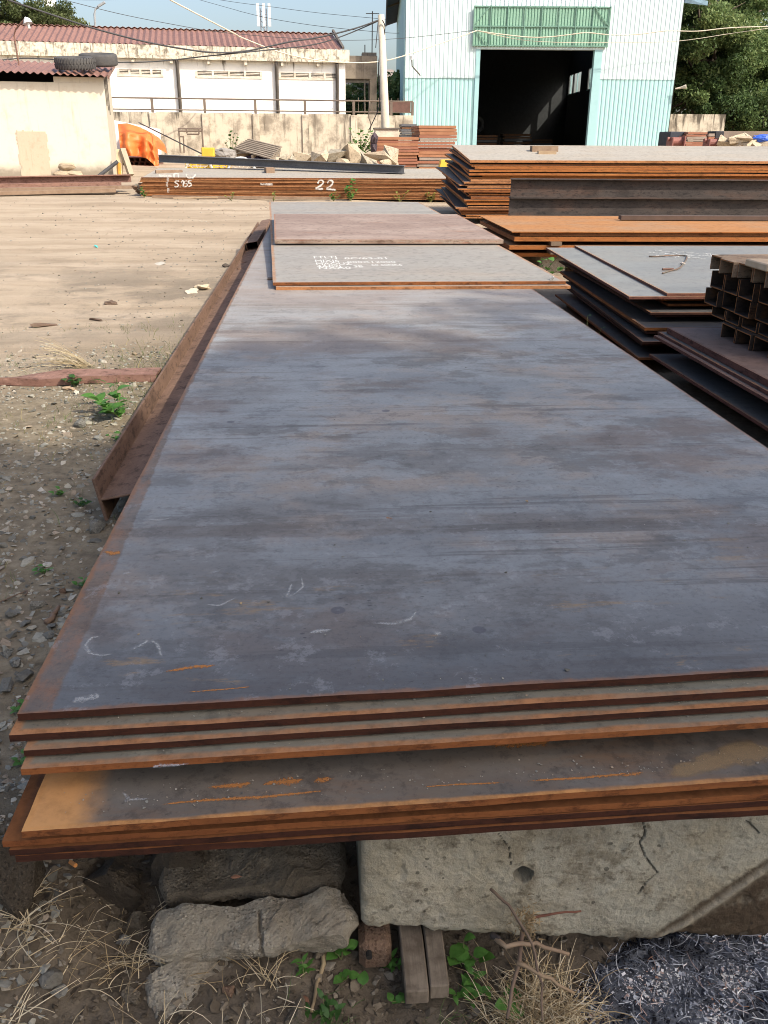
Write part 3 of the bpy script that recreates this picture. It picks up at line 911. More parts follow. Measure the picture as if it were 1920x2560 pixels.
tag(o, "crumbly dark soil clods on the ground before the concrete block", "soil", kind="stuff")

# larger stones one can point at
ST = [(173, 912, .042, STONE, "smooth round grey stone by the green weed left of the beam", 1),
      (205, 1136, .050, STONE, "grey-brown angular stone wedged under the near end of the rusty beam", 0),
      (250, 893, .020, STONE, "pale stone just below the broad-leaved weed beside the beam", 0),
      (82, 1306, .030, STONE, "upright pointed blue-grey slate left of the stack's left edge", 2),
      (27, 1320, .036, STONE, "large tilted blue-grey slate at the left picture edge", 2),
      (52, 1346, .024, STONE, "flat slate right below the tilted slate at the left edge", 2),
      (112, 1350, .022, STONE, "greenish slate close to the rusty edge of the top plate", 2),
      (105, 1372, .024, STONE, "slate touching the left side of the stack near its corner", 2),
      (20, 1408, .030, STONE, "brownish angular stone at the far left below the slates", 0),
      (35, 1430, .026, STONE, "rounded pale stone low on the left beside the corner of the stack", 0),
      (52, 1458, .034, STONE, "broad flat grey stone next to the stack's near left corner", 2),
      (14, 1478, .036, STONE, "dark grey stone cut by the left picture edge beside the stack corner", 2),
      (133, 1185, .016, STONE, "tan stone lying between the beam end and the slates", 0),
      (136, 1275, .018, BRICKISH, "reddish brown stone beside the plate edge above the slates", 0),
      (98, 2050, .024, STONE, "grey egg-sized stone on the soil beside the cigarette butt", 1),
      (266, 2030, .018, STONE, "small square grey stone left of the pale concrete chunk", 0),
      (295, 1990, .030, CONC3, "dark angular stone leaning on the left end of the concrete chunks", 0),
      (245, 2000, .024, CONC3, "thin dark slab standing on edge left of the leaning stone", 2),
      (120, 2095, .018, STONE, "low grey stone below the egg-sized stone", 0),
      (494, 2140, .016, BRICKISH, "small pale crumbly mortar lump near the bottom edge", 0),
      (640, 2185, .034, CONC3, "dark flat slate at the bottom edge left of the planks", 2),
      (690, 2060, .020, CONC3, "dark lump under the brown brick piece", 0),
      (285, 2150, .026, CONC3, "thin grey shard lying slanted at the bottom left", 2)]
for i, (px, py, s, m, lab, kd) in enumerate(ST):
    p = onz(px, py, 0.0)
    zg = ground_z(p.x, p.y)
    p = onz(px, py, zg + s * .4)
    sz = (s, s * .85, s * .75) if kd == 0 else ((s, s * .85, s * .8) if kd == 1 else (s * 1.15, s * .8, s * .38))
    me = rough_mesh("stone", 40 + i * 3, sz, 2 if kd != 1 else 3, .05 if kd != 1 else .04, 2.2, 12 if kd != 1 else 40)
    o = link("stone", me, m, None, (p.x, p.y, ground_z(p.x, p.y) + s * .35), smooth=(kd == 1))
    o.rotation_euler = (rg.uniform(-.5, .5), rg.uniform(-.5, .5), rg.uniform(0, 6)) if lab.find("upright") < 0 and lab.find("on edge") < 0 else (R(60), R(20), R(30))
    tag(o, lab, "stone")

# ash heap
ASH = Mat("ash")
_r = ASH.attr("rnd")
_c = ASH.ramp(_r, [(0, (.010, .010, .012)), (.3, (.028, .03, .038)), (.48, (.10, .112, .14)), (.66, (.36, .37, .39)), (.82, (.70, .71, .72)), (.90, (.36, .18, .10)), (1, (.75, .73, .68))])
ASH = ASH.fin(_c, .95, 0, .1)
ASHB = simple("ash_bed", (.03, .03, .034), (.20, .21, .23), 60, .97, 0, .8, 200)
def ash_z(x, y):
    cx, cy = .90, 1.08
    d = math.hypot((x - cx) / .50, (y - cy) / .24)
    return ground_z(x, y) + .045 * max(0, 1 - d * d) + .012 * noise.noise(Vector((x * 20, y * 20, 0))) * max(0, 1 - d) - .012 * sstep((d - .8) / .2)
av = []; af = []
ax = axis_lines([(.39, 1.42, .008)]); ay = axis_lines([(.83, 1.33, .008)])
for yv in ay:
    for xv in ax: av.append((xv, yv, ash_z(xv, yv) + .004 * noise.noise(Vector((xv * 80, yv * 80, 1)))))
for j in range(len(ay) - 1):
    for i in range(len(ax) - 1):
        k = j * len(ax) + i
        cx_, cy_ = ax[i], ay[j]
        if math.hypot((cx_ - .90) / .50, (cy_ - 1.08) / .24) < 1.0: af.append((k, k + 1, k + 1 + len(ax), k + len(ax)))
me = bpy.data.meshes.new("ash_heap"); me.from_pydata(av, [], af)
ashbed = link("ash_heap", me, ASHB, smooth=True)
tag(ashbed, "low heap of grey-white and black burnt ash at the bottom right", "ash", kind="stuff")
P = []; S = []; A = []; Q = []
sliver = [(np.array([(-1, -.12, 0), (1, -.1, .1), (1, .1, 0), (-1, .14, .1), (0, 0, .25)], float), [[0, 1, 4], [1, 2, 4], [2, 3, 4], [3, 0, 4], [3, 2, 1, 0]]),
          (np.array([(-1, -.5, 0), (.9, -.6, .1), (1, .5, 0), (-.8, .6, .1), (0, 0, .2)], float), [[0, 1, 4], [1, 2, 4], [2, 3, 4], [3, 0, 4], [3, 2, 1, 0]])]
for _ in range(26000):
    a_ = rg.random() * 6.283; r_ = rg.random() ** .6
    x = .90 + .49 * r_ * math.cos(a_); y = 1.08 + .235 * r_ * math.sin(a_)
    if x > 1.05: continue
    s = rg.uniform(.0007, .0022) + .005 * rg.random() ** 9
    P.append((x, y, ash_z(x, y) + .003)); S.append((s, s, s)); A.append((rg.uniform(-.5, .5), rg.uniform(-.5, .5), rg.uniform(0, 6.3)))
    Q.append(min(1, max(0, .38 + 1.1 * noise.noise(Vector((x * 12, y * 12, 3))) + rg.uniform(-.2, .45) - .45 * sstep((r_ - .72) / .2))))
o = scatter("ash_flakes", sliver, P, S, A, ASH, Q)
o.parent = ashbed; tag(o, kind="stuff")
ash_it = []
for _ in range(2200):
    a_ = rg.random() * 6.283; r_ = rg.random() ** .6
    x = .90 + .49 * r_ * math.cos(a_); y = 1.08 + .235 * r_ * math.sin(a_)
    if x > 1.05: continue
    b_ = rg.uniform(0, 6.28)
    ash_it.append(((x, y, ash_z(x, y) + .004), (math.cos(b_), math.sin(b_), .15), rg.uniform(.008, .04), rg.uniform(.0004, .0011), rg.uniform(-.6, .6), .15, min(1, max(0, .55 + .5 * noise.noise(Vector((x * 14, y * 14, 3))) + rg.uniform(-.2, .3)))))

# ------------------------------------------------------------------ straw, twigs, weeds
def leaf_mesh(name, w=.5, fold=.12, pts=6, notch=0):
    V = [(0, 0, 0)]; F = []
    ts = [i / pts for i in range(1, pts)]
    for t in ts:
        ww = w * math.sin(math.pi * t ** .8) ** .8
        z = .10 * math.sin(math.pi * t) - .15 * t * t
        V += [(-ww, t, z + fold * ww), (0, t, z), (ww, t, z + fold * ww)]
    V.append((0, 1, -.15))
    F += [(0, 2, 1), (0, 3, 2)]
    for i in range(len(ts) - 1):
        a = 1 + i * 3
        F += [(a, a + 1, a + 4, a + 3), (a + 1, a + 2, a + 5, a + 4)]
    a = 1 + (len(ts) - 1) * 3; e_ = len(V) - 1
    F += [(a, a + 1, e_), (a + 1, a + 2, e_)]
    me = bpy.data.meshes.new(name); me.from_pydata(V, [], F)
    for p in me.polygons: p.use_smooth = True
    return me
def leaf_mat(name, c, c2, trans=.35):
    M = Mat(name)
    f = M.noise(M.co(), 3, 3, .5, M.rnd())
    col = M.ramp(f, [(.3, c), (.7, c2)])
    M.fin(col, .5, 0, .35)
    t = M.n("ShaderNodeBsdfTranslucent"); M.l(col, t.inputs[0])
    mx = M.n("ShaderNodeMixShader"); mx.inputs[0].default_value = trans
    M.l(M.b.outputs[0], mx.inputs[1]); M.l(t.outputs[0], mx.inputs[2]); M.l(mx.outputs[0], M.out.inputs[0])
    return M.m
LEAF = leaf_mat("weed_leaf_green", (.065, .17, .03), (.11, .25, .05))
LEAF_Y = leaf_mat("weed_leaf_yellow", (.30, .28, .06), (.18, .24, .06))
LEAF_D = leaf_mat("weed_leaf_dark", (.035, .09, .02), (.06, .14, .03))
STEM = simple("weed_stem", (.12, .17, .05), (.16, .12, .06), 10)
DRYSTEM = simple("dry_stem", (.36, .28, .16), (.22, .16, .09), 10)
ME_ROUND = leaf_mesh("leaf_round", .46); ME_LANCE = leaf_mesh("leaf_lance", .2); ME_OVAL = leaf_mesh("leaf_oval", .34)
def plant(name, label, base, stems, leaf, lsize, lmat, cat="weed", group=None, per=5, smat=None, seed=0, sr=.0012, droop=.2, top=False):
    rr = random.Random(seed)
    base = Vector(base)
    e_ = empty(name, base, label, cat, group)
    lm = leaf
    for dv in stems:
        dv = Vector(dv)
        path = []
        for i in range(6):
            t = i / 5
            path.append(dv * t + Vector((0, 0, -droop * dv.length * t * t * .5)) + Vector((rr.uniform(-1, 1), rr.uniform(-1, 1), 0)) * dv.length * .02)
        st = MB().tube(path, [sr * (1.3 - .8 * i / 5) for i in range(6)], 5).build("stem", smat or STEM, e_)
        for k in range(per):
            t = (k + 1.2) / (per + .2) if not top else 1 - .12 * k
            t = min(1, max(.1, t))
            f = t * 5; i0 = min(4, int(f)); p = path[i0].lerp(path[i0 + 1], f - i0)
            o_ = bpy.data.objects.new("leaf", lm); COL.objects.link(o_)
            if len(lm.materials) == 0: lm.materials.append(lmat)
            o_.material_slots[0].link = 'OBJECT'; o_.material_slots[0].material = lmat
            o_.parent = e_; o_.location = p
            yaw = (k * 2.4 + rr.uniform(-.5, .5)) if not top else (k * 6.283 / per + rr.uniform(-.3, .3))
            o_.rotation_euler = (R(rr.uniform(5, 40)), R(rr.uniform(-20, 20)), yaw)
            s_ = lsize * rr.uniform(.75, 1.2)
            o_.scale = (s_, s_, s_)
    return e_
def gp(px, py, dz=0.0):
    p = onz(px, py, 0.0)
    for _ in range(4): p = onz(px, py, ground_z(p.x, p.y) + dz)
    return p
plant("weed", "weed with rounded bright leaves at the pale chunk's right end", gp(737, 2072), [(.005, -.005, .05), (.014, .0, .035), (-.012, -.006, .03)], ME_ROUND, .024, LEAF, per=3, seed=1)
plant("weed", "small bushy weed growing before the left part of the pale chunk", gp(402, 2060), [(0, -.01, .055), (.012, -.012, .03), (-.012, 0, .03)], ME_LANCE, .022, LEAF, per=8, seed=2)
plant("weed", "weed with round leaves right of the planks under the block", gp(1000, 2090), [(-.02, -.01, .045), (.016, -.014, .05), (0, .01, .07), (.03, 0, .02)], ME_ROUND, .030, LEAF, per=3, seed=3)
plant("weed", "spreading dark weed below the round-leaved one right of the planks", gp(1010, 2140), [(-.03, -.02, .02), (.03, -.02, .025), (.0, -.04, .02), (.02, .02, .03)], ME_LANCE, .03, LEAF, per=5, seed=4)
plant("weed", "low weed with fine leaves left of the planks", gp(845, 2090), [(0, 0, .03), (.014, -.01, .02), (-.014, -.01, .02)], ME_LANCE, .020, LEAF, per=6, seed=5)
plant("weed", "pale green clover-like weed in front of the planks", gp(880, 2165), [(-.03, -.01, .02), (.012, -.02, .035), (.03, .0, .02)], ME_ROUND, .018, LEAF, per=4, seed=6)
plant("weed", "yellowing weed leaning on the planks' front end", gp(905, 2150), [(.0, .01, .06), (.015, 0, .045), (-.01, 0, .04)], ME_OVAL, .018, LEAF_Y, per=4, seed=7)
plant("weed", "single dark round leaf on the soil left of the planks", gp(780, 2135), [(.004, -.004, .014)], ME_ROUND, .030, LEAF, per=1, seed=8)
plant("weed", "tiny round-leaved sprout beside the fallen twig", gp(740, 2120), [(.0, -.004, .02), (.012, -.002, .014)], ME_ROUND, .018, LEAF, per=3, seed=9)
plant("weed", "small feathery weed at the foot of the fallen twig", gp(655, 2110), [(0, 0, .045), (.01, 0, .03)], ME_LANCE, .02, LEAF, per=7, seed=10)
plant("weed", "low leafy weed at the bottom edge below the twig", gp(700, 2195), [(-.03, 0, .02), (.03, 0, .02), (0, .02, .03), (.01, -.02, .02)], ME_LANCE, .026, LEAF_D, per=5, seed=11)
plant("weed", "bright leaf tuft at the left edge of the straw heap", gp(1105, 2180), [(-.01, -.01, .03), (.012, -.01, .03)], ME_OVAL, .036, LEAF, per=2, seed=12)
plant("weed", "broad-leaved green weed growing along the left side of the rusty beam", gp(262, 905), [(-.10, -.02, .12), (-.14, .10, .10), (-.04, .16, .16), (-.10, .22, .17), (-.05, -.08, .09)], ME_OVAL, .075, LEAF, per=7, seed=13, sr=.002)
plant("weed", "small round weed in front of the flat angle bar on the ground", gp(162, 835), [(0, -.02, .07), (.05, -.03, .05), (-.05, -.02, .05), (0, .03, .05)], ME_ROUND, .045, LEAF_D, per=4, seed=14)
plant("weed", "yellow-green weed beside the beam below the broad-leaved one", gp(258, 955), [(-.05, 0, .04), (.03, -.02, .05), (0, .04, .04)], ME_OVAL, .032, LEAF, per=4, seed=15)
for i, (px, py, lab) in enumerate([(130, 1072, "tiny leafy sprout in the gravel left of the beam's near end"), (178, 1095, "tiny dark sprout right beside the beam's near end"), (95, 1240, "low green weed tuft left of the plate edge near the tan stone"),
                                   (182, 1270, "tiny yellow-green sprout against the stack's left side"), (55, 1540, "green weed by the near left corner of the stack"), (60, 1650, "single green leaf sticking out beside the protruding orange corner")]):
    plant("weed", lab, gp(px, py), [(0, 0, .035), (.02, -.01, .02), (-.02, -.01, .02)], ME_OVAL, .026, LEAF if i != 1 else LEAF_D, per=4, seed=30 + i)
plant("vine", "leafy vine growing from the gap between the stack and right hand plates", (1.60, 6.0, .03), [(.06, -.12, .20), (.0, -.05, .32), (.14, .05, .25), (.1, -.2, .12)], ME_ROUND, .075, LEAF, per=4, seed=41, sr=.003)
plant("vine", "thin pale weed climbing past the dark lower plates on the right", (1.66, 5.4, .03), [(.02, .0, .42), (.08, -.1, .36), (-.02, -.2, .28)], ME_OVAL, .03, LEAF_D, per=5, seed=42, sr=.003)
plant("vine", "dark ground weed in the gap beside the maroon plates", (1.72, 4.6, .03), [(.0, .1, .25), (.1, -.2, .16), (-.05, -.4, .14), (0, .3, .1)], ME_OVAL, .05, LEAF_D, per=7, seed=43, sr=.003)
plant("vine", "small sprout deep in the dark gap at the right picture edge", (1.74, 3.9, .08), [(.0, .0, .14), (.05, -.1, .1)], ME_OVAL, .05, LEAF_D, per=4, seed=44, sr=.003)
plant("vine", "weed under the orange plates behind the far right corner of the stencilled plate", (2.35, 9.4, .05), [(.0, -.1, .25), (-.15, -.1, .2), (.15, -.15, .3), (.3, -.1, .2)], ME_ROUND, .07, LEAF, per=5, seed=45, sr=.004)

STRAW = Mat("straw")
_r = STRAW.attr("rnd")
STRAW = STRAW.fin(STRAW.ramp(_r, [(0, (.17, .115, .06)), (.5, (.38, .29, .16)), (1, (.58, .50, .35))]), .8, 0, .2)
GRASS = Mat("thin_grass")
_r = GRASS.attr("rnd")
GRASS = GRASS.fin(GRASS.ramp(_r, [(0, (.05, .09, .025)), (.6, (.10, .14, .045)), (.85, (.22, .19, .08)), (1, (.33, .27, .14))]), .8, 0, .2)
def strands(name, items, mat, label, cat, parent=None):
    """many thin curved strands in one mesh; item = (start, direction, length, radius, curl, lift, tone)"""
    V = []; F = []; Rn = []
    for (p, d, L, r, curl, lift, q) in items:
        p = Vector(p); d = Vector(d).normalized()
        side_ = d.cross(Vector((0, 0, 1)))
        if side_.length < .01: side_ = Vector((1, 0, 0))
        side_.normalize()
        b = len(V); n_ = 5
        for i in range(n_):
            t = i / (n_ - 1)
            c = p + d * (L * t) + side_ * (curl * L * t * t) + Vector((0, 0, lift * L * (t - t * t * 1.1)))
            rr = r * (1 - .6 * t)
            V += [c + side_ * rr, c - side_ * rr * .6 + Vector((0, 0, rr)), c - side_ * rr * .6 - Vector((0, 0, rr * .6))]
            Rn += [q] * 3
        for i in range(n_ - 1):
            for k in range(3):
                k2 = (k + 1) % 3
                F.append((b + i * 3 + k, b + i * 3 + k2, b + (i + 1) * 3 + k2, b + (i + 1) * 3 + k))
    me = bpy.data.meshes.new(name); me.from_pydata(V, [], F)
    a_ = me.attributes.new("rnd", 'FLOAT', 'POINT'); a_.data.foreach_set("value", Rn)
    o_ = link(name, me, mat, parent)
    tag(o_, label, cat, kind="stuff")
    return o_
strands("ash_fibres", ash_it, ASH, None, None, ashbed)
it = []
for _ in range(230):
    x = rg.uniform(-.62, -.05); y = rg.uniform(.96, 1.3)
    if rg.random() < .4: x = rg.uniform(-.6, -.3); y = rg.uniform(1.15, 1.35)
    a_ = rg.uniform(0, 6.28)
    it.append(((x, y, ground_z(x, y) + .004), (math.cos(a_), math.sin(a_), rg.uniform(.0, .5)), rg.uniform(.02, .10), rg.uniform(.0005, .0012), rg.uniform(-.5, .5), rg.uniform(.1, .7), rg.random()))
for cx_, cy_, n_ in ((-.30, 1.03, 26), (-.36, 1.22, 22), (-.55, 1.22, 26), (-.55, 1.10, 20), (-.12, 1.16, 16), (-.20, 1.00, 22)):
    for _ in range(n_):
        a_ = rg.uniform(0, 6.28)
        it.append(((cx_ + rg.gauss(0, .012), cy_ + rg.gauss(0, .012), ground_z(cx_, cy_) + .003), (math.cos(a_), math.sin(a_), rg.uniform(.1, .9)), rg.uniform(.03, .12), rg.uniform(.0006, .0014), rg.uniform(-.5, .5), rg.uniform(.1, .6), .4 + .6 * rg.random()))
strands("dry_grass", it, STRAW, "dead straw and dry roots lying on the soil at the bottom left", "dry grass")
it = []
for _ in range(900):
    x = .375 + rg.gauss(0, .05); y = 1.08 + rg.gauss(0, .055)
    if y > 1.2: continue
    a_ = rg.uniform(0, 6.28)
    it.append(((x, y, ground_z(x, y) + rg.uniform(0, .03)), (math.cos(a_), math.sin(a_), rg.uniform(-.1, .7)), rg.uniform(.03, .10), rg.uniform(.0006, .0014), rg.uniform(-.6, .6), rg.uniform(0, .5), rg.random()))
strands("straw_heap", it, STRAW, "tangled heap of dead straw between the weeds and the ash", "straw")
it = []
for _ in range(900):
    y = 1.3 + 6.0 * rg.random(); x = -.55 - (.3 + .3 * y) * rg.random() ** 1.3
    if noise.noise(Vector((x * 1.7, y * 1.3, 21))) < .12: continue
    for q in range(5):
        a_ = rg.uniform(0, 6.28)
        it.append(((x + rg.gauss(0, .015), y + rg.gauss(0, .015), ground_z(x, y)), (math.cos(a_) * .6, math.sin(a_) * .6, 1), rg.uniform(.015, .045), rg.uniform(.0007, .0014), rg.uniform(-.5, .5), 0, rg.random()))
for _ in range(500):
    y = 5.6 + rg.gauss(0, .8); x = -1.05 + rg.gauss(0, .22)
    it.append(((x, y, ground_z(x, y)), (rg.gauss(0, .4), rg.gauss(0, .4), 1), rg.uniform(.03, .07), .0018, rg.uniform(-.5, .5), 0, .3 + .7 * rg.random()))
for _ in range(260):
    x = rg.choice([.25, .19, .31, .02, -.02]) + rg.gauss(0, .025); y = 1.05 + rg.gauss(0, .04)
    it.append(((x, y, ground_z(x, y)), (rg.gauss(0, .4), rg.gauss(0, .4) - .2, .7), rg.uniform(.02, .06), .0008, rg.uniform(-.5, .5), 0, .5 * rg.random()))
strands("thin_grass", it, GRASS, "sparse thin grass blades in the gravel and soil", "grass")

TWIG = simple("twig_brown", (.17, .115, .075), (.10, .065, .045), 20, .85)
def twig(pts, r, label, mat=TWIG, cat="twig", name="twig"):
    pts = [Vector(p) for p in pts]
    full = []
    for a, b in zip(pts, pts[1:]):
        full += [a.lerp(b, k / 4) + Vector((rg.gauss(0, r * .35), rg.gauss(0, r * .35), 0)) for k in range(4)]
    full.append(pts[-1])
    n_ = len(full)
    return thing(name, MB().tube(full, [r * (1.1 - .5 * i / n_) for i in range(n_)], 7), mat, label, cat, origin=pts[0], smooth=True)
def gpts(l, dz=.006): return [gp(x, y, dz + (q[0] if q else 0)) for x, y, *q in l]
twig(gpts([(705, 2055), (690, 2110), (672, 2185)]), .0045, "straight grey twig lying right of the pale chunk", DRYSTEM)
twig([at(1060, 1922, 1.19), at(1100, 1955, 1.16), at(1150, 2040, 1.10), at(1170, 2125, 1.06), at(1172, 2205, 1.02)], .0028, "long thin curved stalk leaning on the block over the straw", TWIG, "stalk")
twig([at(1140, 1985, 1.19), at(1195, 1974, 1.19), at(1255, 1968, 1.20)], .0026, "reddish dry stalk lying across the block above the straw", simple("twig_red", (.16, .06, .035)), "stalk")
twig([at(1130, 2010, 1.16), at(1120, 2080, 1.10), at(1095, 2200, 1.03)], .0042, "brown bent branch at the left side of the straw heap", TWIG, "branch")
twig([at(1066, 2022, 1.17), at(1095, 2042, 1.13), at(1160, 2040, 1.12), at(1230, 2062, 1.10)], .0048, "pale splintered branch at the top of the straw heap", simple("branch_pale", (.33, .23, .14), (.2, .13, .08), 20), "branch")
twig([at(1115, 2080, 1.09), at(1175, 2105, 1.07), at(1240, 2145, 1.05)], .0040, "light brown branch lying across the straw heap towards the ash", simple("branch_tan", (.27, .19, .11), (.16, .10, .06), 20), "branch")
twig([at(1063, 2018, 1.17), at(1080, 2030, 1.15)], .006, "charred dark branch stub under the block", simple("branch_charred", (.04, .03, .025)), "branch")
twig(gpts([(100, 1345), (115, 1330), (127, 1310)], .008), .010, "short reddish dry root beside the slates", simple("root_red", (.22, .14, .09)), "root", "dry_root")
twig(gpts([(55, 1285), (60, 1275), (0, 1300)], .008), .003, "thin dark twig at the left edge above the slates", TWIG)
# rusty dead flower head on the stalks
it = []
for _ in range(160):
    p = at(1140 + rg.gauss(0, 14), 1990 + rg.gauss(0, 18), 1.165 + rg.gauss(0, .01))
    it.append((p, (rg.gauss(0, 1), rg.gauss(0, 1), rg.gauss(0, 1)), rg.uniform(.006, .016), .0012, .2, .2, .25 * rg.random()))
strands("dead_seed_head", it, STRAW, "brown dead seed heads above the straw against the block", "dry plant")
# cigarette butt
p = gp(86, 2087, .006)
d_ = Vector((.55, -.8, 0)).normalized()
e = empty("cigarette_butt", p, "orange-tipped cigarette butt lying on the soil at the bottom left", "cigarette butt")
part("filter", MB().tube([p - d_ * .004, p + d_ * .020], .0040, 12), simple("cork_orange", (.62, .26, .07)), e)
part("paper", MB().tube([p - d_ * .0145, p - d_ * .0043], .0039, 12), simple("paper_white", (.55, .58, .70)), e)
p = gp(152, 1862, .01)
thing("cigarette_butt", MB().tube([p, p + Vector((.014, -.014, .004))], .0042, 10), bpy.data.materials["cork_orange"], "orange cigarette butt in the dark under the stack corner", "cigarette butt", origin=p)
# crumpled white scrap beside it
me = rough_mesh("paper_scrap", 77, (.012, .010, .007), 2, .35, 3, 20)
o = link("paper_scrap", me, simple("scrap_white", (.7, .7, .68)), None, gp(42, 2030, .006)); tag(o, "crumpled white paper scrap at the bottom left edge", "scrap")
for i, (px, py, lab) in enumerate([(325, 2125, "brown fallen chip on the soil below the pale chunk"), (660, 2160, "brown wood chip left of the dark slate"), (520, 1900, "orange dry leaf in front of the dark concrete chunk")]):
    p = gp(px, py, .008) if i < 2 else at(512, 1893, 1.25)
    o = link("dry_chip", rough_mesh("dry_chip", 90 + i, (.016, .007, .004), 1, .1, 2, 10), simple("chip_brown", (.25, .12, .07)) if i == 0 else bpy.data.materials["chip_brown"], None, p); o.rotation_euler = (.2, .2, 1.0 + i)
    tag(o, lab, "chip")

LIT = [(205, 690, (.11, .03, .012), "brown_scrap", (.13, .08, .05), "brown strip of wood lying on the sand left of centre"), (95, 702, (.16, .07, .02), "brown_scrap2", (.16, .10, .065), "flat brown bark scraps on the sand at the left"),
       (238, 655, (.09, .06, .03), "brown_scrap3", (.14, .09, .06), "dark leaf litter clump on the sand right of the bark"), (438, 622, (.16, .10, .05), "wood_chunk", (.62, .50, .34), "pale split wood chunk beside the far part of the beam"),
       (418, 630, (.14, .08, .03), "wood_chunk2", (.60, .52, .40), "crumpled pale paper beside the split wood chunk"), (208, 532, (.10, .03, .015), "teal_scrap", (.10, .50, .45), "small teal plastic scrap on the sandy yard"),
       (345, 570, (.20, .09, .03), "pale_scrap", (.55, .50, .42), "whitish flattened bag on the sand"), (412, 768, (.10, .05, .03), "tan_leaf", (.50, .33, .17), "dry tan leaves near the beam above the grass"),
       (250, 450, (.25, .08, .02), "dark_patch", (.12, .09, .06), "dark flat scrap far out on the sandy yard"), (490, 575, (.09, .06, .04), "dark_lump", (.10, .075, .055), "dark dirt lump beside the beam near the box tube"), (150, 838, (.07, .04, .02), "tan_leaf2", (.45, .32, .20), "dry leaf beside the small weed at the channel bar")]
for i, (px, py, sz_, mn, c_, lab) in enumerate(LIT):
    p = gp(px, py, .01)
    o = link("litter", rough_mesh("litter", 1300 + i, sz_, 2, .25, 2.5, 12), simple("litter_" + mn, c_), None, p)
    o.rotation_euler = (rg.uniform(-.15, .15), rg.uniform(-.15, .15), rg.uniform(0, 3)); tag(o, lab, "litter")
it = []
c_ = gp(180, 790, .01)
for _ in range(60):
    a_ = rg.uniform(-.5, .6) + math.pi
    it.append((c_ + Vector((rg.gauss(0, .03), rg.gauss(0, .03), 0)), (math.cos(a_), math.sin(a_) * .4, rg.uniform(0, .8)), rg.uniform(.08, .35), .0022, rg.uniform(-.3, .3), .3, .4 + .6 * rg.random()))
strands("dead_grass_tuft", it, STRAW, "uprooted tuft of dead grass behind the channel bar", "dry grass")

# ------------------------------------------------------------------ sections: beams, tube, bars
def ibeam_mb(a, b, h, w, tf, tw, hd, wd):
    """H section swept a to b; hd = unit vector across the flanges, wd = along a flange"""
    H, W, T = h / 2, w / 2, tw / 2
    prof = [(-W, -H), (W, -H), (W, -H + tf), (T, -H + tf), (T, H - tf), (W, H - tf), (W, H), (-W, H), (-W, H - tf), (-T, H - tf), (-T, -H + tf), (-W, -H + tf)]
    return MB().prism(prof, a, b, wd, hd)
hd = Vector((math.cos(R(10)), 0, math.sin(R(10)))); wd = Vector((-math.sin(R(10)), 0, math.cos(R(10))))
c0 = Vector((-.857, 3.22, .116)) + hd * .148
c1 = Vector((-.872, 14.45, .150)) + hd * .148
thing("steel_i_beam", ibeam_mb(c0, c1, .30, .178, .013, .009, hd, wd), RUST_BEAM, "long rusty brown I-beam lying on its side along the left of the foreground stack", "beam", origin=c0, bevel=.002)
# hollow section lying in the trough of that beam
def hollow(a, b, w, h, t, xd, zd):
    W, H = w / 2, h / 2
    n4 = [(-W, -H), (W, -H), (W, H), (-W, H)]; i4 = [(-W + t, -H + t), (W - t, -H + t), (W - t, H - t), (-W + t, H - t)]
    a = Vector(a); b = Vector(b)
    V = [p + xd * u + zd * w_ for p in (a, b) for prof in (n4, i4) for u, w_ in prof]
    F = []
    for k in range(4):
        k2 = (k + 1) % 4
        F += [(k, k2, 8 + k2, 8 + k), (4 + k2, 4 + k, 12 + k, 12 + k2), (k2, k, 4 + k, 4 + k2), (8 + k, 8 + k2, 12 + k2, 12 + k)]
    return MB().add(V, F)
thing("hollow_section", hollow((-.775, 11.3, .205), (-.735, 14.3, .235), .15, .10, .006, hd, wd), RUST_BEAM, "short dark open-ended box tube resting on the far part of the side-lying beam", "tube", origin=(-.775, 11.3, .2), bevel=.003)
for i, (x_, y_, s_) in enumerate(((-.80, 9.6, .03), (-.79, 9.9, .022), (-.79, 10.15, .03), (-.80, 8.2, .015))):
    o = link("rust_flake", rough_mesh("rust_flake", 300 + i, (s_ * 1.5, s_ * 2, s_ * .6), 1, .2, 3, 12), RUST_BEAM, None, (x_, y_, .145 + s_ * .3))
    tag(o, "small rusty lump lying on the beam web before the box tube", "rust lump", "rusty lumps on the beam web")
# long flat channel on the ground, left end twisted
def ground_channel():
    A_, B_ = gp(-40, 838), gp(338, 826)
    V = []; F = []; n_ = 26
    for i in range(n_ + 1):
        t = i / n_
        p = A_.lerp(B_, t); p.z = ground_z(p.x, p.y)
        tw_ = R(-16) * (1 - t) ** 2 * math.sin(t * 9 + .5)
        wv = .012 * (1 - t) * math.sin(t * 14)
        w_ = .19 - .03 * (1 - t)
        f = Vector((.02, 1, 0)).normalized(); u = Vector((0, 0, 1))
        f2 = f * math.cos(tw_) + u * math.sin(tw_); u2 = u * math.cos(tw_) - f * math.sin(tw_)
        b_ = p + u * (.004 + wv * .3) + f * wv
        prof = [(0, 0), (0, .045), (w_, .045), (w_, 0), (w_ - .007, 0), (w_ - .007, .038), (.007, .038), (.007, 0)]
        V += [b_ + f2 * q[0] + u2 * q[1] for q in prof]
    for i in range(n_):
        for k in range(8):
            k2 = (k + 1) % 8
            F.append((i * 8 + k, i * 8 + k2, (i + 1) * 8 + k2, (i + 1) * 8 + k))
    F += [tuple(range(8)), tuple(n_ * 8 + k for k in reversed(range(8)))]
    thing("steel_channel", MB().add(V, F), RUST_BEAM2, "twisted reddish channel bar lying flat on the ground at the left", "channel bar", origin=A_)
ground_channel()

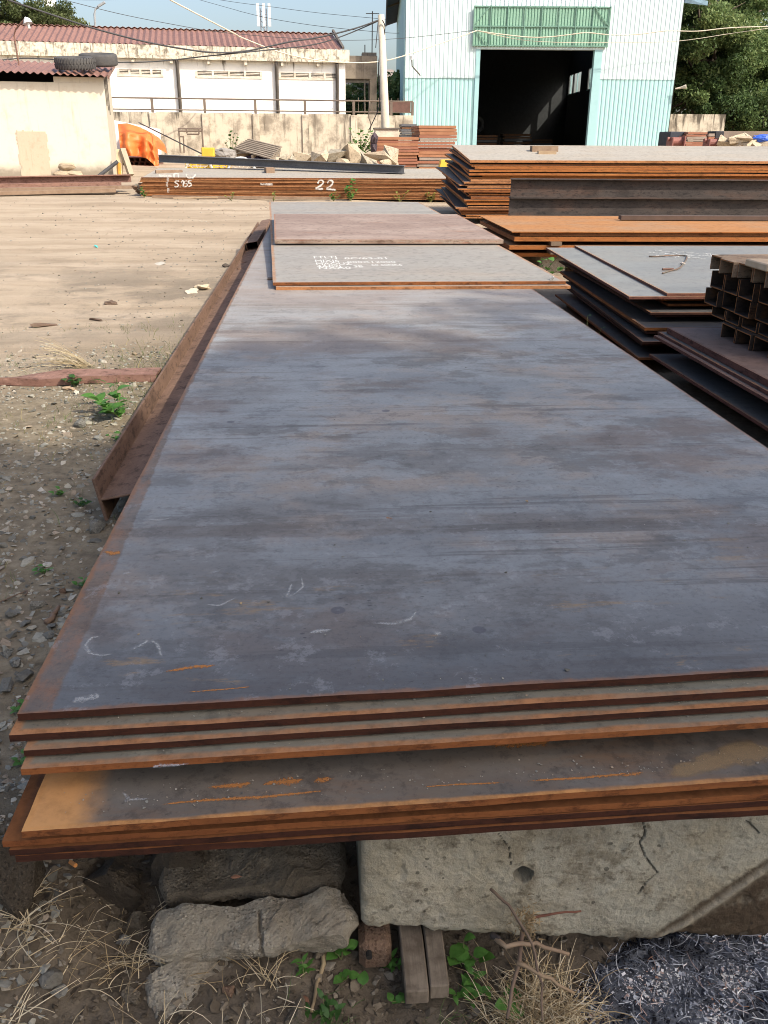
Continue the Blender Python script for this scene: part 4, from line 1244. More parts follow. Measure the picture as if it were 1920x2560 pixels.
# ------------------------------------------------------------------ marks on the near plates
def decal_mat(name, c, scale=60, lo=.45, hi=.6, amt=.8, str_=(1, 1, 1)):
    M = Mat(name); v = M.pos()
    f = M.noise(M.map(v, str_), scale, 6, .7)
    e_ = M.attr("fade")
    M.put(M.b.inputs["Alpha"], M.mul(M.mask(M.math('ADD', f, M.math('MULTIPLY', M.math('SUBTRACT', e_, .5), .45)), lo, hi), amt))
    return M.fin(c, .95, 0, .1)
CHALK = decal_mat("chalky_scuff", (.46, .46, .45), 170, .46, .74, .5)
CHALKW = decal_mat("white_stencil_paint", (.74, .74, .71), 60, .30, .55, .85)
RUSTMARK = decal_mat("rust_smudge", (.40, .17, .055), 190, .42, .66, .85)
TANMARK = decal_mat("dried_mud_film", (.30, .205, .11), 18, .22, .55, .55)
SPRAY = decal_mat("white_spray_paint", (.80, .76, .70), 16, .30, .75, .85)
def ribbon(name, pts, widths, z, mat, parent, zf=None):
    """flat mark on a plate; pts are (x, y) in metres, fade drops to the rims"""
    V = []; F = []; E_ = []
    n_ = len(pts)
    pts = [Vector((p[0], p[1])) for p in pts]
    for i, p in enumerate(pts):
        d = (pts[min(i + 1, n_ - 1)] - pts[max(i - 1, 0)]).normalized(); s_ = Vector((-d.y, d.x))
        endf = 0 if i in (0, n_ - 1) else 1
        for k, fd in ((-1, 0), (0, 1), (1, 0)):
            q = p + s_ * (k * widths[i] / 2)
            V.append((q.x, q.y, (zf(q.x, q.y) if zf else z))); E_.append(fd * endf)
    for i in range(n_ - 1):
        for k in range(2): F.append((i * 3 + k, i * 3 + k + 1, (i + 1) * 3 + k + 1, (i + 1) * 3 + k))
    me = bpy.data.meshes.new(name); me.from_pydata([Vector(v) - parent.location for v in V], [], F)
    a_ = me.attributes.new("fade", 'FLOAT', 'POINT'); a_.data.foreach_set("value", E_)
    bm = bmesh.new(); bm.from_mesh(me)
    for f in bm.faces:
        f.normal_update()
        if f.normal.z < 0: f.normal_flip()
    bm.to_mesh(me); bm.free()
    return link(name, me, mat, parent)
def scuff(parent, pix, w, z, mat=CHALK, name="scuff_mark"):
    KW = 1.7 if mat in (CHALK, RUSTMARK) else 1.0
    pp = [onz(x, y, z) for x, y in pix]
    full = []
    for a, b in zip(pp, pp[1:]): full += [a.lerp(b, k / 3) for k in range(3)]
    full.append(pp[-1])
    n_ = len(full)
    ribbon(name, [(p.x, p.y) for p in full], [w * KW * (.35 + .65 * math.sin(math.pi * i / (n_ - 1))) * rg.uniform(.7, 1.25) for i in range(n_)], z, mat, parent)
ZM = .4806
for pix, w in [([(218, 1374), (196, 1378), (184, 1393), (192, 1410), (215, 1416), (250, 1412)], .012), ([(283, 1404), (305, 1393), (322, 1381)], .012), ([(325, 1382), (340, 1392), (352, 1424)], .010),
               ([(600, 1290), (635, 1284), (655, 1268), (650, 1245)], .008), ([(618, 1292), (625, 1275), (632, 1258)], .014), ([(800, 1345), (850, 1348), (885, 1338), (902, 1318)], .016), ([(845, 1345), (890, 1340)], .020),
               ([(665, 1368), (690, 1362), (722, 1360)], .022), ([(440, 1305), (475, 1308), (520, 1285)], .010), ([(313, 1122), (345, 1124), (372, 1118)], .012), 
               ([(150, 1515), (190, 1508), (222, 1500)], .026), 
               ([(555, 868), (575, 858)], .014), ([(260, 1240), (285, 1236)], .012), ([(450, 1240), (475, 1232)], .01), ([(930, 1370), (960, 1365)], .02)]:
    scuff(main, pix, w, ZM)
for pix, w in [([(225, 1190), (245, 1196), (262, 1190)], .022), ([(350, 1452), (420, 1440), (470, 1438)], .012), ([(390, 1496), (470, 1490), (560, 1482)], .005), ([(830, 1118), (852, 1120)], .008)]:
    scuff(main, pix, w, ZM, RUSTMARK, "rust_smudge")
p5 = near_objs[4]
for pix, w in [([(440, 1702), (520, 1696), (545, 1690)], .016), ([(558, 1694), (620, 1688), (660, 1684)], .018), ([(668, 1688), (726, 1682)], .014), ([(340, 1738), (450, 1728), (560, 1722), (720, 1706)], .009),
               ([(1120, 1688), (1260, 1680), (1380, 1668)], .008), ([(1330, 1676), (1400, 1668)], .011), ([(905, 1700), (1000, 1694), (1100, 1690)], .005), ([(1050, 1610), (1130, 1605), (1200, 1602)], .03)]:
    scuff(p5, pix, w, .3706, RUSTMARK, "rust_smudge")
scuff(p5, [(262, 1708), (280, 1727), (330, 1725)], .008, .3706)
scuff(p5, [(268, 1725), (282, 1727)], .02, .3706)
scuff(p5, [(1440, 1672), (1530, 1650), (1625, 1622), (1665, 1618)], .07, .3707, TANMARK, "mud_film")
scuff(near_objs[3], [(325, 1660), (345, 1653), (420, 1650)], .012, .4271)
# pebbles on the top plate
for i, (px, py, s_) in enumerate([(520, 1303, .004), (255, 1280, .005), (435, 1292, .004), (1137, 1083, .005), (580, 1300, .003), (1225, 1447, .005), (300, 1370, .003), (930, 1105, .003), (1092, 1236, .004)]):
    p = onz(px, py, .482)
    o = link("pebble", rough_mesh("pebble", 400 + i, (s_ * 1.4, s_, s_ * .7), 1, .1, 2, 10), GRAVEL if i % 3 else simple("pebble_tan" + str(i), (.35, .25, .14)), None, p)
    tag(o, "tiny pebble lying on the top plate of the foreground stack", "pebble", "pebbles on the top plate")
# crumbs of dust and scale strewn over the top plate
P = []; S = []; A = []; Q = []
for _ in range(900):
    y_ = 1.36 + 4.4 * rg.random() ** 1.7; x_ = rg.uniform(-.5, 1.4)
    if noise.noise(Vector((x_ * 2.3, y_ * 1.9, 5))) < -.05: continue
    s_ = rg.uniform(.0007, .0016) + .0022 * rg.random() ** 6
    P.append((x_, y_, .4805 + s_ * .4)); S.append((s_ * 1.4, s_, s_ * .6)); A.append((0, 0, rg.uniform(0, 6.3))); Q.append(rg.random() * (1.0 if rg.random() < .35 else .3))
LIPS = [(1.30, .462), (1.28, .4445), (1.255, .4275), (1.18, .3715)]
for _ in range(420):
    k_ = rg.choice([0, 1, 2, 3, 3, 3]); y0_, z0_ = LIPS[k_]
    x_ = rg.uniform(-.46, .95); y_ = y0_ + .035 * (x_ + .5) + rg.uniform(.0, .018 if k_ < 3 else .06)
    s_ = rg.uniform(.0007, .0016) + .002 * rg.random() ** 5
    P.append((x_, y_, z0_ + s_ * .3)); S.append((s_ * 1.4, s_, s_ * .6)); A.append((0, 0, rg.uniform(0, 6.3))); Q.append(rg.random())
grit = scatter("loose_grit", protos, P, S, A, GRAVEL, Q)
tag(grit, "fine loose grit and scale crumbs strewn over the top plates and lips", "grit", kind="stuff")
o = link("pebble", rough_mesh("pebble", 420, (.03, .022, .018), 2, .1, 2, 12), simple("pebble_grey", (.42, .40, .37)), None, (1.62, 6.12, .539))
tag(o, "light grey stone on the front right corner of the stencilled plate", "pebble")

# stencil lettering
_dg = None
def text_mesh(name, body, size, mat, parent, M4, spacing=1.0, shear=0, bold=0.0):
    cu = bpy.data.curves.new(name, 'FONT')
    cu.body = body; cu.size = size; cu.space_character = spacing; cu.shear = shear
    cu.resolution_u = 2; cu.offset = bold * size
    to = bpy.data.objects.new(name + "_tmp", cu); COL.objects.link(to)
    bpy.context.view_layer.update()
    me = bpy.data.meshes.new_from_object(to.evaluated_get(bpy.context.evaluated_depsgraph_get()))
    bpy.data.objects.remove(to); bpy.data.curves.remove(cu)
    me.name = name
    me.transform(Matrix.Translation(-parent.location) @ M4)
    me.materials.clear()
    a_ = me.attributes.new("fade", 'FLOAT', 'POINT'); a_.data.foreach_set("value", [.75] * len(me.vertices))
    return link(name, me, mat, parent)
def on_U1(px, py, lift=.0015):
    z = .54
    for _ in range(5):
        p = onz(px, py, z); z = .524 + (p.y - 6.073) / 6.357 * .131
    return Vector((p.x, p.y, z + lift))
ux = Vector((1, 0, 0)); uy = Vector((-.048, 1, .0206)).normalized(); uz = ux.cross(uy)
def frame(o_, xd, yd):
    zd = xd.cross(yd)
    m_ = Matrix((xd, yd, zd)).transposed().to_4x4(); m_.translation = o_
    return m_
q = lambda x, y: ((760 + x / 5.53) / 1.15732, (610 + y / 5.53) / 1.15732)
a, b = on_U1(*q(600, 212)), on_U1(*q(1370, 212))
for (x0, y0, x1, h_, body) in [(560, 212, 1370, 26, "0C/63-01"), (600, 264, 1405, 26, "000X12000"), (690, 326, 850, 30, "3B"), (935, 304, 1445, 26, "60 60NK6")]:
    p0 = on_U1(*q(x0, y0)); p1 = on_U1(*q(x1, y0)); ph = on_U1(*q(x0, y0 - h_))
    hh = (ph.y - p0.y) / .72
    ww = (p1.x - p0.x)
    k_ = ww / (hh * .62 * len(body))
    text_mesh("stencil_text", body, hh, CHALKW, U1, frame(p0, ux, uy) @ Matrix.Diagonal((k_, 1, 1, 1)), 1.0)
for (x0, y0, body) in [(130, 200, "FTLTJ"), (150, 250, "MJXJ6"), (165, 290, "MAOUZ"), (180, 325, "4AB2J"), (200, 348, "NXA0")]:
    p0 = on_U1(*q(x0, y0)); p1 = on_U1(*q(x0 + 430, y0)); hh = (on_U1(*q(x0, y0 - 32)).y - p0.y) / .72
    text_mesh("stencil_text", body, hh, CHALKW, U1, frame(p0, ux, uy) @ Matrix.Diagonal(((p1.x - p0.x) / (hh * .62 * len(body)), 1, 1, 1)))

# ------------------------------------------------------------------ right hand plates beside the near stack
G_R2 = "plates of the stack right of the stencilled plates"
def rplate(FLp, BLp, W, t, mats, label, group, seed, yaw=-.02, wav=.003):
    FLp = Vector(FLp); BLp = Vector(BLp)
    wv = Vector((W, W * yaw, 0))
    return plate("steel_plate", FLp, FLp + wv, BLp + wv, BLp, t, mats, label, group, wav=wav, seed=seed, step=.6)
R2 = [((2.377, 5.931, .461), (2.563, 8.905, .461), .018, (P_BLUEGREY, E_MAROON), "topmost blue-grey plate with white scrawl and a wire on it"),
      ((2.113, 5.928, .4415), (2.279, 8.909, .4415), .018, (P_BLUEGREY, E_MAROON), "pale plate jutting out left beneath the plate with the wire"),
      ((2.39, 6.05, .407), (2.50, 8.85, .407), .016, (P_DARK, E_ORANGE), "third plate of the dark stack under the wire plate, yellow-brown edge"),
      ((2.42, 6.00, .378), (2.52, 8.8, .378), .016, (P_DARK, E_RED), "fourth plate of the dark stack under the wire plate"),
      ((2.254, 5.87, .343), (2.36, 8.7, .343), .015, (P_DARK, E_DARK), "fifth plate of the dark stack under the wire plate"),
      ((2.30, 5.90, .322), (2.40, 8.7, .322), .015, (P_DARK, E_DARK), "sixth plate of the dark stack under the wire plate"),
      ((2.166, 5.708, .272), (2.315, 8.472, .272), .018, (P_DARK, E_ORANGE), "seventh plate of the dark stack, jutting out with brown front edge"),
      ((2.18, 5.72, .245), (2.33, 8.4, .245), .014, (P_DARK, E_DARK), "eighth plate of the dark stack under the wire plate"),
      ((2.121, 5.60, .203), (2.30, 8.3, .203), .016, (P_DARK, E_DARK), "ninth plate of the dark stack under the wire plate"),
      ((2.14, 5.66, .178), (2.3, 8.3, .178), .014, (P_DARK, E_DARK), "tenth plate of the dark stack under the wire plate"),
      ((2.096, 5.579, .103), (2.21, 8.177, .103), .016, (P_DARK, E_RED), "lowest wide plate of the dark stack with reddish rim, near the ground")]
r2o = [rplate(a_, b_, 2.0, t_, m_, l_, G_R2, 50 + i, wav=0 if i == 0 else .003) for i, (a_, b_, t_, m_, l_) in enumerate(R2)]
for i, (x_, y_, z0, z1) in enumerate(((2.45, 6.4, .1035, .163), (3.7, 6.4, .1035, .163), (2.45, 8.0, .1035, .163), (2.6, 6.3, .275, .306), (2.6, 7.9, .275, .306))):
    thing("timber_packer", MB().span((x_, y_, z0), (x_ + (.5 if z0 < .2 else 1.5), y_ + .08, z1)), bpy.data.materials["packer_wood"], f"{['front left', 'front right', 'rear', 'upper front', 'upper rear'][i]} packer inside the dark stack", "timber", "packers in the dark stack", origin=(x_, y_, z0))
for x_ in (2.3, 3.6):
    thing("concrete_bearer", MB().span((x_, 5.9, -.03), (x_ + .2, 8.1, .086)), CONC3, f"{'left' if x_ < 3 else 'right'} concrete bearer under the dark stack", "concrete block", "bearers under the dark stack", origin=(x_, 5.9, 0), bevel=.01)
# white scrawl on the wire plate
for i in range(34):
    p = onz(1418 + (i % 12) * 11 + rg.uniform(-4, 4), 542 + (i // 12) * 5 + (i % 12) * .6, .4635)
    pts = [(p.x + rg.uniform(-.05, .05), p.y + rg.uniform(-.09, .09)) for _ in range(4)]
    ribbon("paint_scrawl", pts, [.018] * 4, .4640 + (i % 7) * .0002, CHALKW, r2o[0])
# bent wire with rags on it
WIRE = simple("wire_grey_green", (.10, .10, .08), (.14, .07, .04), 10, .6)
q3 = lambda x, y, dz=.008: onz((1600 + x / 5.184) / 1.15732, (600 + y / 5.184) / 1.15732, .461 + dz)
e = empty("bent_wire", q3(350, 210), "bent wire with a pale rag lying on the blue-grey plate", "wire")
part("wire", MB().tube([q3(115, 212), q3(200, 212), q3(350, 202), q3(500, 198), q3(580, 202), q3(610, 212), q3(600, 250), q3(560, 310), q3(520, 355), q3(470, 380), q3(400, 395), q3(290, 430)], .006, 7), WIRE, e, smooth=True)
me = rough_mesh("rag", 500, (.03, .04, .012), 2, .3, 3, 20); o = link("rag", me, simple("rag_pale", (.55, .47, .40)), e, q3(545, 305) - e.location)
part("tag_end", MB().tube([q3(290, 380), q3(360, 378), q3(430, 376)], .010, 6), simple("twist_brown", (.14, .07, .05)), e)

G_R3 = "plates of the maroon stack at the right edge"
R3 = [((2.245, 2.2, .318), (2.225, 5.48, .318), .034, (P_MAROON, E_MAROON), "thick maroon plate carrying the channel bundle at the right edge"),
      ((2.205, 2.2, .2825), (2.187, 5.533, .2825), .016, (P_DARK, E_MAROON), "second plate of the maroon stack at the right edge"),
      ((2.17, 2.2, .265), (2.154, 5.504, .265), .016, (P_MAROON, E_MAROON), "third plate of the maroon stack, with paler top rim"),
      ((2.26, 2.2, .235), (2.25, 5.4, .235), .016, (P_DARK, E_DARK), "fourth plate of the maroon stack, set back in shadow"),
      ((2.14, 2.2, .152), (2.124, 5.466, .152), .016, (P_DARK, E_MAROON), "lowest plate of the maroon stack jutting towards the gap")]
for i, (a_, b_, t_, m_, l_) in enumerate(R3): rplate(a_, b_, 2.2, t_, m_, l_, G_R3, 70 + i, 0.0)
for y_ in (2.8, 4.8):
    thing("concrete_bearer", MB().span((2.4, y_, -.03), (4.2, y_ + .2, .135)), CONC3, f"{'front' if y_ < 4 else 'rear'} bearer under the maroon stack", "concrete block", "bearers under the maroon stack", origin=(2.4, y_, 0), bevel=.01)
    thing("timber_packer", MB().span((2.5, y_, .1525), (4.2, y_ + .1, .2185)), bpy.data.materials["packer_wood"], f"{'front' if y_ < 4 else 'rear'} packer inside the maroon stack", "timber", "packers in the maroon stack", origin=(2.5, y_, .15))
# bundle of channels, ends facing left
def channel(y0, z0, up, x0, lab, w=.186, h=.088, t=.009):
    if up: prof = [(0, h), (0, 0), (t, 0), (t, h - t), (w - t, h - t), (w - t, 0), (w, 0), (w, h)]
    else: prof = [(0, 0), (w, 0), (w, h), (w - t, h), (w - t, t), (t, t), (t, h), (0, h)]
    mb = MB().prism(prof, (x0, y0, z0), (x0 + 4.6, y0 + .12, z0), (0, -1, 0), (0, 0, 1), 0, 1)
    thing("steel_channel", mb, [CHANNEL_TOP if (up and z0 > .6) else CHANNEL, E_ORANGE], lab, "channel bar", "channels of the bundle at the right", origin=(x0, y0, z0), bevel=.002)
rows = [("top", .672, True, 5.546, 5), ("second", .570, False, 5.495, 5), ("third", .472, False, 5.492, 5), ("fourth", .410, False, 5.400, 5), ("bottom", .3195, True, 5.175, 4)]
cn = ["farthest", "second", "third", "fourth", "nearest"]
for rname, z0, up, y0, n_ in rows:
    hh = .088 if rname != "third" else .088
    for k in range(n_):
        zz = z0 if rname not in ("fourth",) else .4095
        h_ = {'top': .088, 'second': .100, 'third': .095, 'fourth': .060, 'bottom': .088}[rname]
        channel(y0 - k * .194, zz, up, 2.45 + rg.uniform(-.02, .03) + (.0 if k < 3 else rg.uniform(0, .05)), f"{cn[k]} channel in the {rname} row of the bundle on the maroon plate", h=h_)
thing("timber_block", MB().box((2.56, 4.86, .782), (.26, .26, .04)), simple("fresh_wood", (.55, .42, .28), (.45, .32, .2), 12), "pale cut wood block on top of the channel bundle", "timber", origin=(2.56, 4.86, .762), bevel=.006)

# ------------------------------------------------------------------ orange plates behind
G_O = "plates of the low orange stack"
O_ = [((2.16, 10.0, .495), (2.18, 12.2, .500), .010, (P_ORANGE, E_ORANGE), "thin bright orange rusty sheet topping the low stack before the I-beams", 6.0),
      ((2.27, 10.06, .482), (2.30, 12.2, .482), .042, (P_ORANGE, E_BROWN), "thick brown-edged plate right under the thin orange sheet", 6.0),
      ((2.20, 10.02, .436), (2.2, 12.2, .436), .046, (P_ORANGE, E_ORANGE), "third plate of the low orange stack, bright edge above the dark gap", 6.0),
      ((2.15, 10.03, .345), (2.16, 12.2, .345), .044, (P_ORANGE, E_ORANGE), "fourth plate of the low orange stack between two dark gaps", 6.0),
      ((1.98, 10.12, .255), (2.0, 12.2, .255), .040, (P_ORANGE, E_ORANGE), "lowest plate of the low orange stack with weeds below", 6.0)]
for i, (a_, b_, t_, m_, l_, W_) in enumerate(O_): rplate(a_, b_, W_, t_, m_, l_, G_O, 80 + i, -.03)
for k, (x_, z0, z1) in enumerate(((2.6, .347, .3885), (5.5, .30, .3), (2.6, .2565, .2995), (6.2, .2565, .2995), (6.2, .347, .3885))):
    if z1 > z0: thing("timber_packer", MB().span((x_, 9.95, z0), (x_ + .12, 12.0, z1)), bpy.data.materials["packer_wood"], f"{['upper left', '', 'lower left', 'lower right', 'upper right'][k]} packer between the orange plates", "timber", "packers in the orange stack", origin=(x_, 10, z0))
for k, x_ in enumerate((2.55, 5.8)):
    thing("concrete_bearer", MB().span((x_, 10.2, -.04), (x_ + .3, 12.1, .214)), CONC2, f"{'left' if k == 0 else 'right'} pale concrete bearer under the orange stack", "concrete block", "bearers under the orange stack", origin=(x_, 10.2, 0), bevel=.015)
o = link("stone_block", rough_mesh("stone_block", 611, (.22, .16, .10), 3, .1, 2, 16), simple("pale_stone", (.42, .36, .28), (.3, .25, .19), 8, .9, 0, .4, 40), None, (2.12, 9.0, .06)); tag(o, "pale stone block on the ground left of the dark stack", "stone")
thing("timber_plank", MB().box((5.05, 11.4, .535), (2.4, .14, .05), Matrix.Rotation(R(-3), 3, 'Z')), simple("dark_plank", (.09, .055, .04)), "dark plank lying on the orange sheet at the right edge", "timber", origin=(4.8, 11.4, .51))

# two I-beams stacked in front of the tall stack
for k, z_ in enumerate((.345, .6165)):
    thing("steel_i_beam", ibeam_mb((3.02 + .01 * k, 14.3, z_ + .135), (11.0, 14.0, z_ + .135), .27, .20, .012, .010, Vector((0, 0, 1)), Vector((.04, 1, 0)).normalized()), BLACK_BEAM,
          f"{'lower' if k == 0 else 'upper'} of two dark I-beams stacked in front of the tall plate stack", "beam", "I-beams before the tall stack", origin=(3.02, 14.3, z_))
for k, x_ in enumerate((3.6, 7.5)):
    thing("timber_packer", MB().span((x_, 13.9, -.02), (x_ + .2, 14.6, .344)), bpy.data.materials["packer_wood"], f"{'left' if k == 0 else 'right'} timber block under the two stacked I-beams", "timber", "blocks under the stacked I-beams", origin=(x_, 14, 0))

# ------------------------------------------------------------------ tall stack
G_T = "plates of the tall orange stack"
zt = []
z = 1.112
r2 = random.Random(5)
JX = [0, .02, .05, .12, .02, .02, .30, .05, .08, -.05, -.12, .04, -.14, -.02, .10, .08, .14, .02, .08, .12, -.12, -.05, .0, .02, .1, .05]
i = 0
while z > .16:
    t_ = r2.choice([.018, .022, .028, .034, .040])
    j = JX[i % len(JX)] * .9
    lean = -.14 * (1.112 - z)
    x0 = 2.70 + j + lean
    dy = r2.uniform(-.03, .03)
    sm = r2.choice([E_ORANGE, E_ORANGE, E_BROWN, E_RED])
    FL = Vector((x0, 16.25 + dy, z)); wv = Vector((8.6, -.25, .02)); bv = Vector((-.06 + r2.uniform(-.1, .1), 2.25, .235))
    plate("steel_plate", FL, FL + wv, FL + wv + bv, FL + bv, t_, (P_FAR if i == 0 else P_DARK, sm), f"{from_top(i)} of the tall orange stack right of centre", G_T, wav=.006, seed=100 + i, step=1.0)
    z -= t_ + r2.choice([.004, .006, .006, .012, .022]); i += 1
thing("concrete_bearer", MB().span((2.9, 16.6, .0), (10.8, 18.2, z + .02)), CONC3, "long dark bearer under the tall orange stack", "concrete block", origin=(3, 16.6, 0))
e = empty("timber_offcut", at(1188, 326, 17.2), "two small wood offcuts on top of the tall orange stack", "timber")
WOODB = simple("wood_brown", (.20, .13, .085), (.27, .19, .13), 8, .9)
WOODL = simple("wood_tan", (.40, .30, .2), (.3, .21, .13), 8, .9)
part("offcut", MB().span((4.05, 17.4, 1.235), (4.54, 17.6, 1.345)), WOODB, e); part("offcut", MB().span((4.09, 17.05, 1.198), (4.42, 17.15, 1.262)), WOODL, e)

# ------------------------------------------------------------------ long stack with sprayed numbers
G_22 = "plates of the long stack sprayed with numbers"
FLt, FRt = at(305, 383, 21.3), at(1003, 386, 20.2)
FLb, FRb = at(308, 424, 21.3), at(1003, 434, 20.2)
N22 = 15
p22 = []
for i in range(N22):
    f = i / N22
    a_ = FLt.lerp(FLb, f); b_ = FRt.lerp(FRb, f)
    j = Vector((rg.uniform(-.06, .06), rg.uniform(-.012, .012), 0)) if i else Vector((0, 0, 0))
    bv = Vector((.05, 2.05, .14))
    t_ = (FLt.z - FLb.z) / N22 * rg.uniform(.62, .86)
    p22.append(plate("steel_plate", a_ + j, b_ + j, b_ + j + bv, a_ + j + bv, t_, (P_FAR if i == 0 else P_ORANGE, E_BROWN if i % 4 else E_RED), f"{from_top(i)} of the long stack sprayed with numbers", G_22, wav=.004, seed=140 + i, step=1.0))
xd = (FRt - FLt).normalized()
yd = Vector((0, 0, 1))
fr_n = xd.cross(Vector((0, 0, 1))).normalized()
def spray(px, py, Y_, body, hpx, kx, parent):
    p = at(px, py, Y_); hh = (at(px, py - hpx, Y_).z - p.z) / .70
    # sit on the front plane of the stack
    d = (p - FLt).dot(fr_n)
    p = p - fr_n * d + fr_n * .022
    text_mesh("sprayed_number", body, hh, SPRAY, parent, frame(p, xd, Vector((0, 0, 1))) @ Matrix.Diagonal((kx, 1, 1, 1)), 1.1, 0, .02)
def stroke(name, pts, w_, parent):
    """a sprayed stroke lying on the front of the stack; pts in the 3.318x crop of the marks"""
    P3 = []
    for x, y in pts:
        p = at((400 + x / 3.318) / 1.15732, (420 + y / 3.318) / 1.15732, 21.0)
        P3.append(p - fr_n * ((p - FLt).dot(fr_n)) + fr_n * .022)
    full = []
    for i in range(len(P3) - 1):
        p0, p1, p2, p3 = P3[max(0, i - 1)], P3[i], P3[i + 1], P3[min(len(P3) - 1, i + 2)]
        for k in range(4):
            t = k / 4
            full.append(.5 * ((2 * p1) + (p2 - p0) * t + (2 * p0 - 5 * p1 + 4 * p2 - p3) * t * t + (3 * p1 - p0 - 3 * p2 + p3) * t ** 3))
    full.append(P3[-1])
    V = []; F = []; E_ = []
    for i, p in enumerate(full):
        d = (full[min(i + 1, len(full) - 1)] - full[max(0, i - 1)]).normalized(); s_ = d.cross(fr_n).normalized()
        for k, fd in ((-1, .1), (0, 1), (1, .1)):
            V.append(p + s_ * (k * w_ / 2 * rg.uniform(.8, 1.2)) - parent.location); E_.append(fd)
    for i in range(len(full) - 1):
        for k in range(2): F.append((i * 3 + k, i * 3 + k + 1, (i + 1) * 3 + k + 1, (i + 1) * 3 + k))
    me = bpy.data.meshes.new(name); me.from_pydata(V, [], F)
    a_ = me.attributes.new("fade", 'FLOAT', 'POINT'); a_.data.foreach_set("value", E_)
    link(name, me, SPRAY, parent)
for pts, w_ in [([(1326, 122), (1345, 97), (1368, 100), (1371, 120), (1345, 145), (1312, 166), (1372, 166)], .055), ([(1406, 120), (1425, 97), (1448, 102), (1451, 122), (1430, 145), (1403, 166), (1475, 173)], .055),
                ([(142, 112), (118, 109), (106, 120), (125, 132), (137, 146), (120, 160), (102, 156)], .04), ([(148, 158), (153, 159)], .04), ([(158, 126), (178, 107), (177, 161)], .04),
                ([(213, 109), (193, 111), (190, 130), (208, 130), (213, 148), (190, 160)], .04), ([(250, 105), (226, 109), (224, 128), (243, 128), (248, 146), (224, 157)], .04),
                ([(97, 80), (100, 52), (118, 47), (134, 55), (136, 80)], .05), ([(205, 52), (215, 78), (240, 84), (270, 76), (284, 52)], .05)]:
    stroke("sprayed_number", pts, w_, p22[5])
for k, (px, y0, y1) in enumerate(((363, 378, 392), (361, 393, 404), (364, 406, 416))):
    p = at(px, y0, 21.2); q_ = at(px, y1, 21.2)
    d = (p - FLt).dot(fr_n); p = p - fr_n * d + fr_n * .022; d = (q_ - FLt).dot(fr_n); q_ = q_ - fr_n * d + fr_n * .022
    me = bpy.data.meshes.new("sprayed_line"); w_ = xd * .025
    me.from_pydata([v - p22[5].location for v in (p - w_, p + w_, q_ + w_, q_ - w_)], [], [(0, 1, 2, 3)])
    a_ = me.attributes.new("fade", 'FLOAT', 'POINT'); a_.data.foreach_set("value", [.5] * 4)
    link("sprayed_line", me, SPRAY, p22[5])
for (x0, x1, y) in ((336, 366, 380), (565, 592, 397)):
    p = at(x0, y, 21.0); q_ = at(x1, y + .5, 21.0)
    d = (p - FLt).dot(fr_n); p = p - fr_n * d + fr_n * .022; d = (q_ - FLt).dot(fr_n); q_ = q_ - fr_n * d + fr_n * .022
    me = bpy.data.meshes.new("paper_label"); w_ = Vector((0, 0, .022))
    me.from_pydata([v - p22[3].location for v in (p - w_, q_ - w_, q_ + w_, p + w_)], [], [(0, 1, 2, 3)])
    a_ = me.attributes.new("fade", 'FLOAT', 'POINT'); a_.data.foreach_set("value", [.6] * 4)
    link("paper_label", me, SPRAY, p22[3])
# grey I-beam lying over it with timber packers
a_, b_ = at(343, 342, 23.6), at(873, 366, 21.3)
dv = (b_ - a_).normalized(); sd = dv.cross(Vector((0, 0, 1))).normalized(); upv = sd.cross(dv)
thing("steel_i_beam", ibeam_mb(a_, b_, .17, .22, .012, .012, upv, sd), GREY_BEAM, "dark grey I-beam lying slanted across the top of the long numbered stack", "beam", origin=a_)
for (px, py, Y_, s_, rz, lab) in ((365, 372, 22.2, (.62, .12, .10), 18, "dark timber piece near the left end of the numbered stack"), (582, 368, 22.0, (.20, .34, .13), 10, "short wood block propping the grey I-beam on the numbered stack")):
    p = at(px, py, Y_)
    thing("timber_block", MB().box(p, s_, Matrix.Rotation(R(rz), 3, 'Z')), WOODB, lab, "timber", origin=p, bevel=.01)
thing("timber_plank", MB().bar(at(330, 425, 20.9), at(715, 428, 20.5), .10, .05), WOODB, "long thin plank on the ground in front of the numbered stack", "timber", origin=at(500, 426, 20.7))
thing("timber_plank", MB().bar(at(375, 428, 20.5), at(470, 426, 20.5), .08, .03), WOODL, "short pale board in front of the numbered stack's left part", "timber", origin=at(420, 427, 20.5))
for i, (px, py, n_, s_, lab) in enumerate([(757, 424, 6, .11, "bright green weed in front of the sprayed 22"), (720, 428, 4, .07, "small weed left of the bright one before the numbered stack"), (865, 428, 4, .06, "small dry weed before the right part of the numbered stack"), (930, 428, 6, .07, "low weed clump before the right end of the numbered stack"),
                                           (500, 424, 3, .05, "tiny weed before the left half of the numbered stack"), (590, 425, 3, .06, "thin weed before the middle of the numbered stack"), (310, 408, 5, .07, "weed at the left corner of the numbered stack")]):
    p = at(px, py, 20.3 if px > 400 else 20.9); p.z = ground_z(p.x, p.y)
    plant("weed", lab, p, [(rg.uniform(-.15, .15), rg.uniform(-.1, .1), rg.uniform(.15, .35) * (1.4 if i == 0 else .7)) for _ in range(n_)], ME_OVAL, s_, LEAF if i < 2 or i == 6 else LEAF_Y, per=6, seed=200 + i, sr=.004)

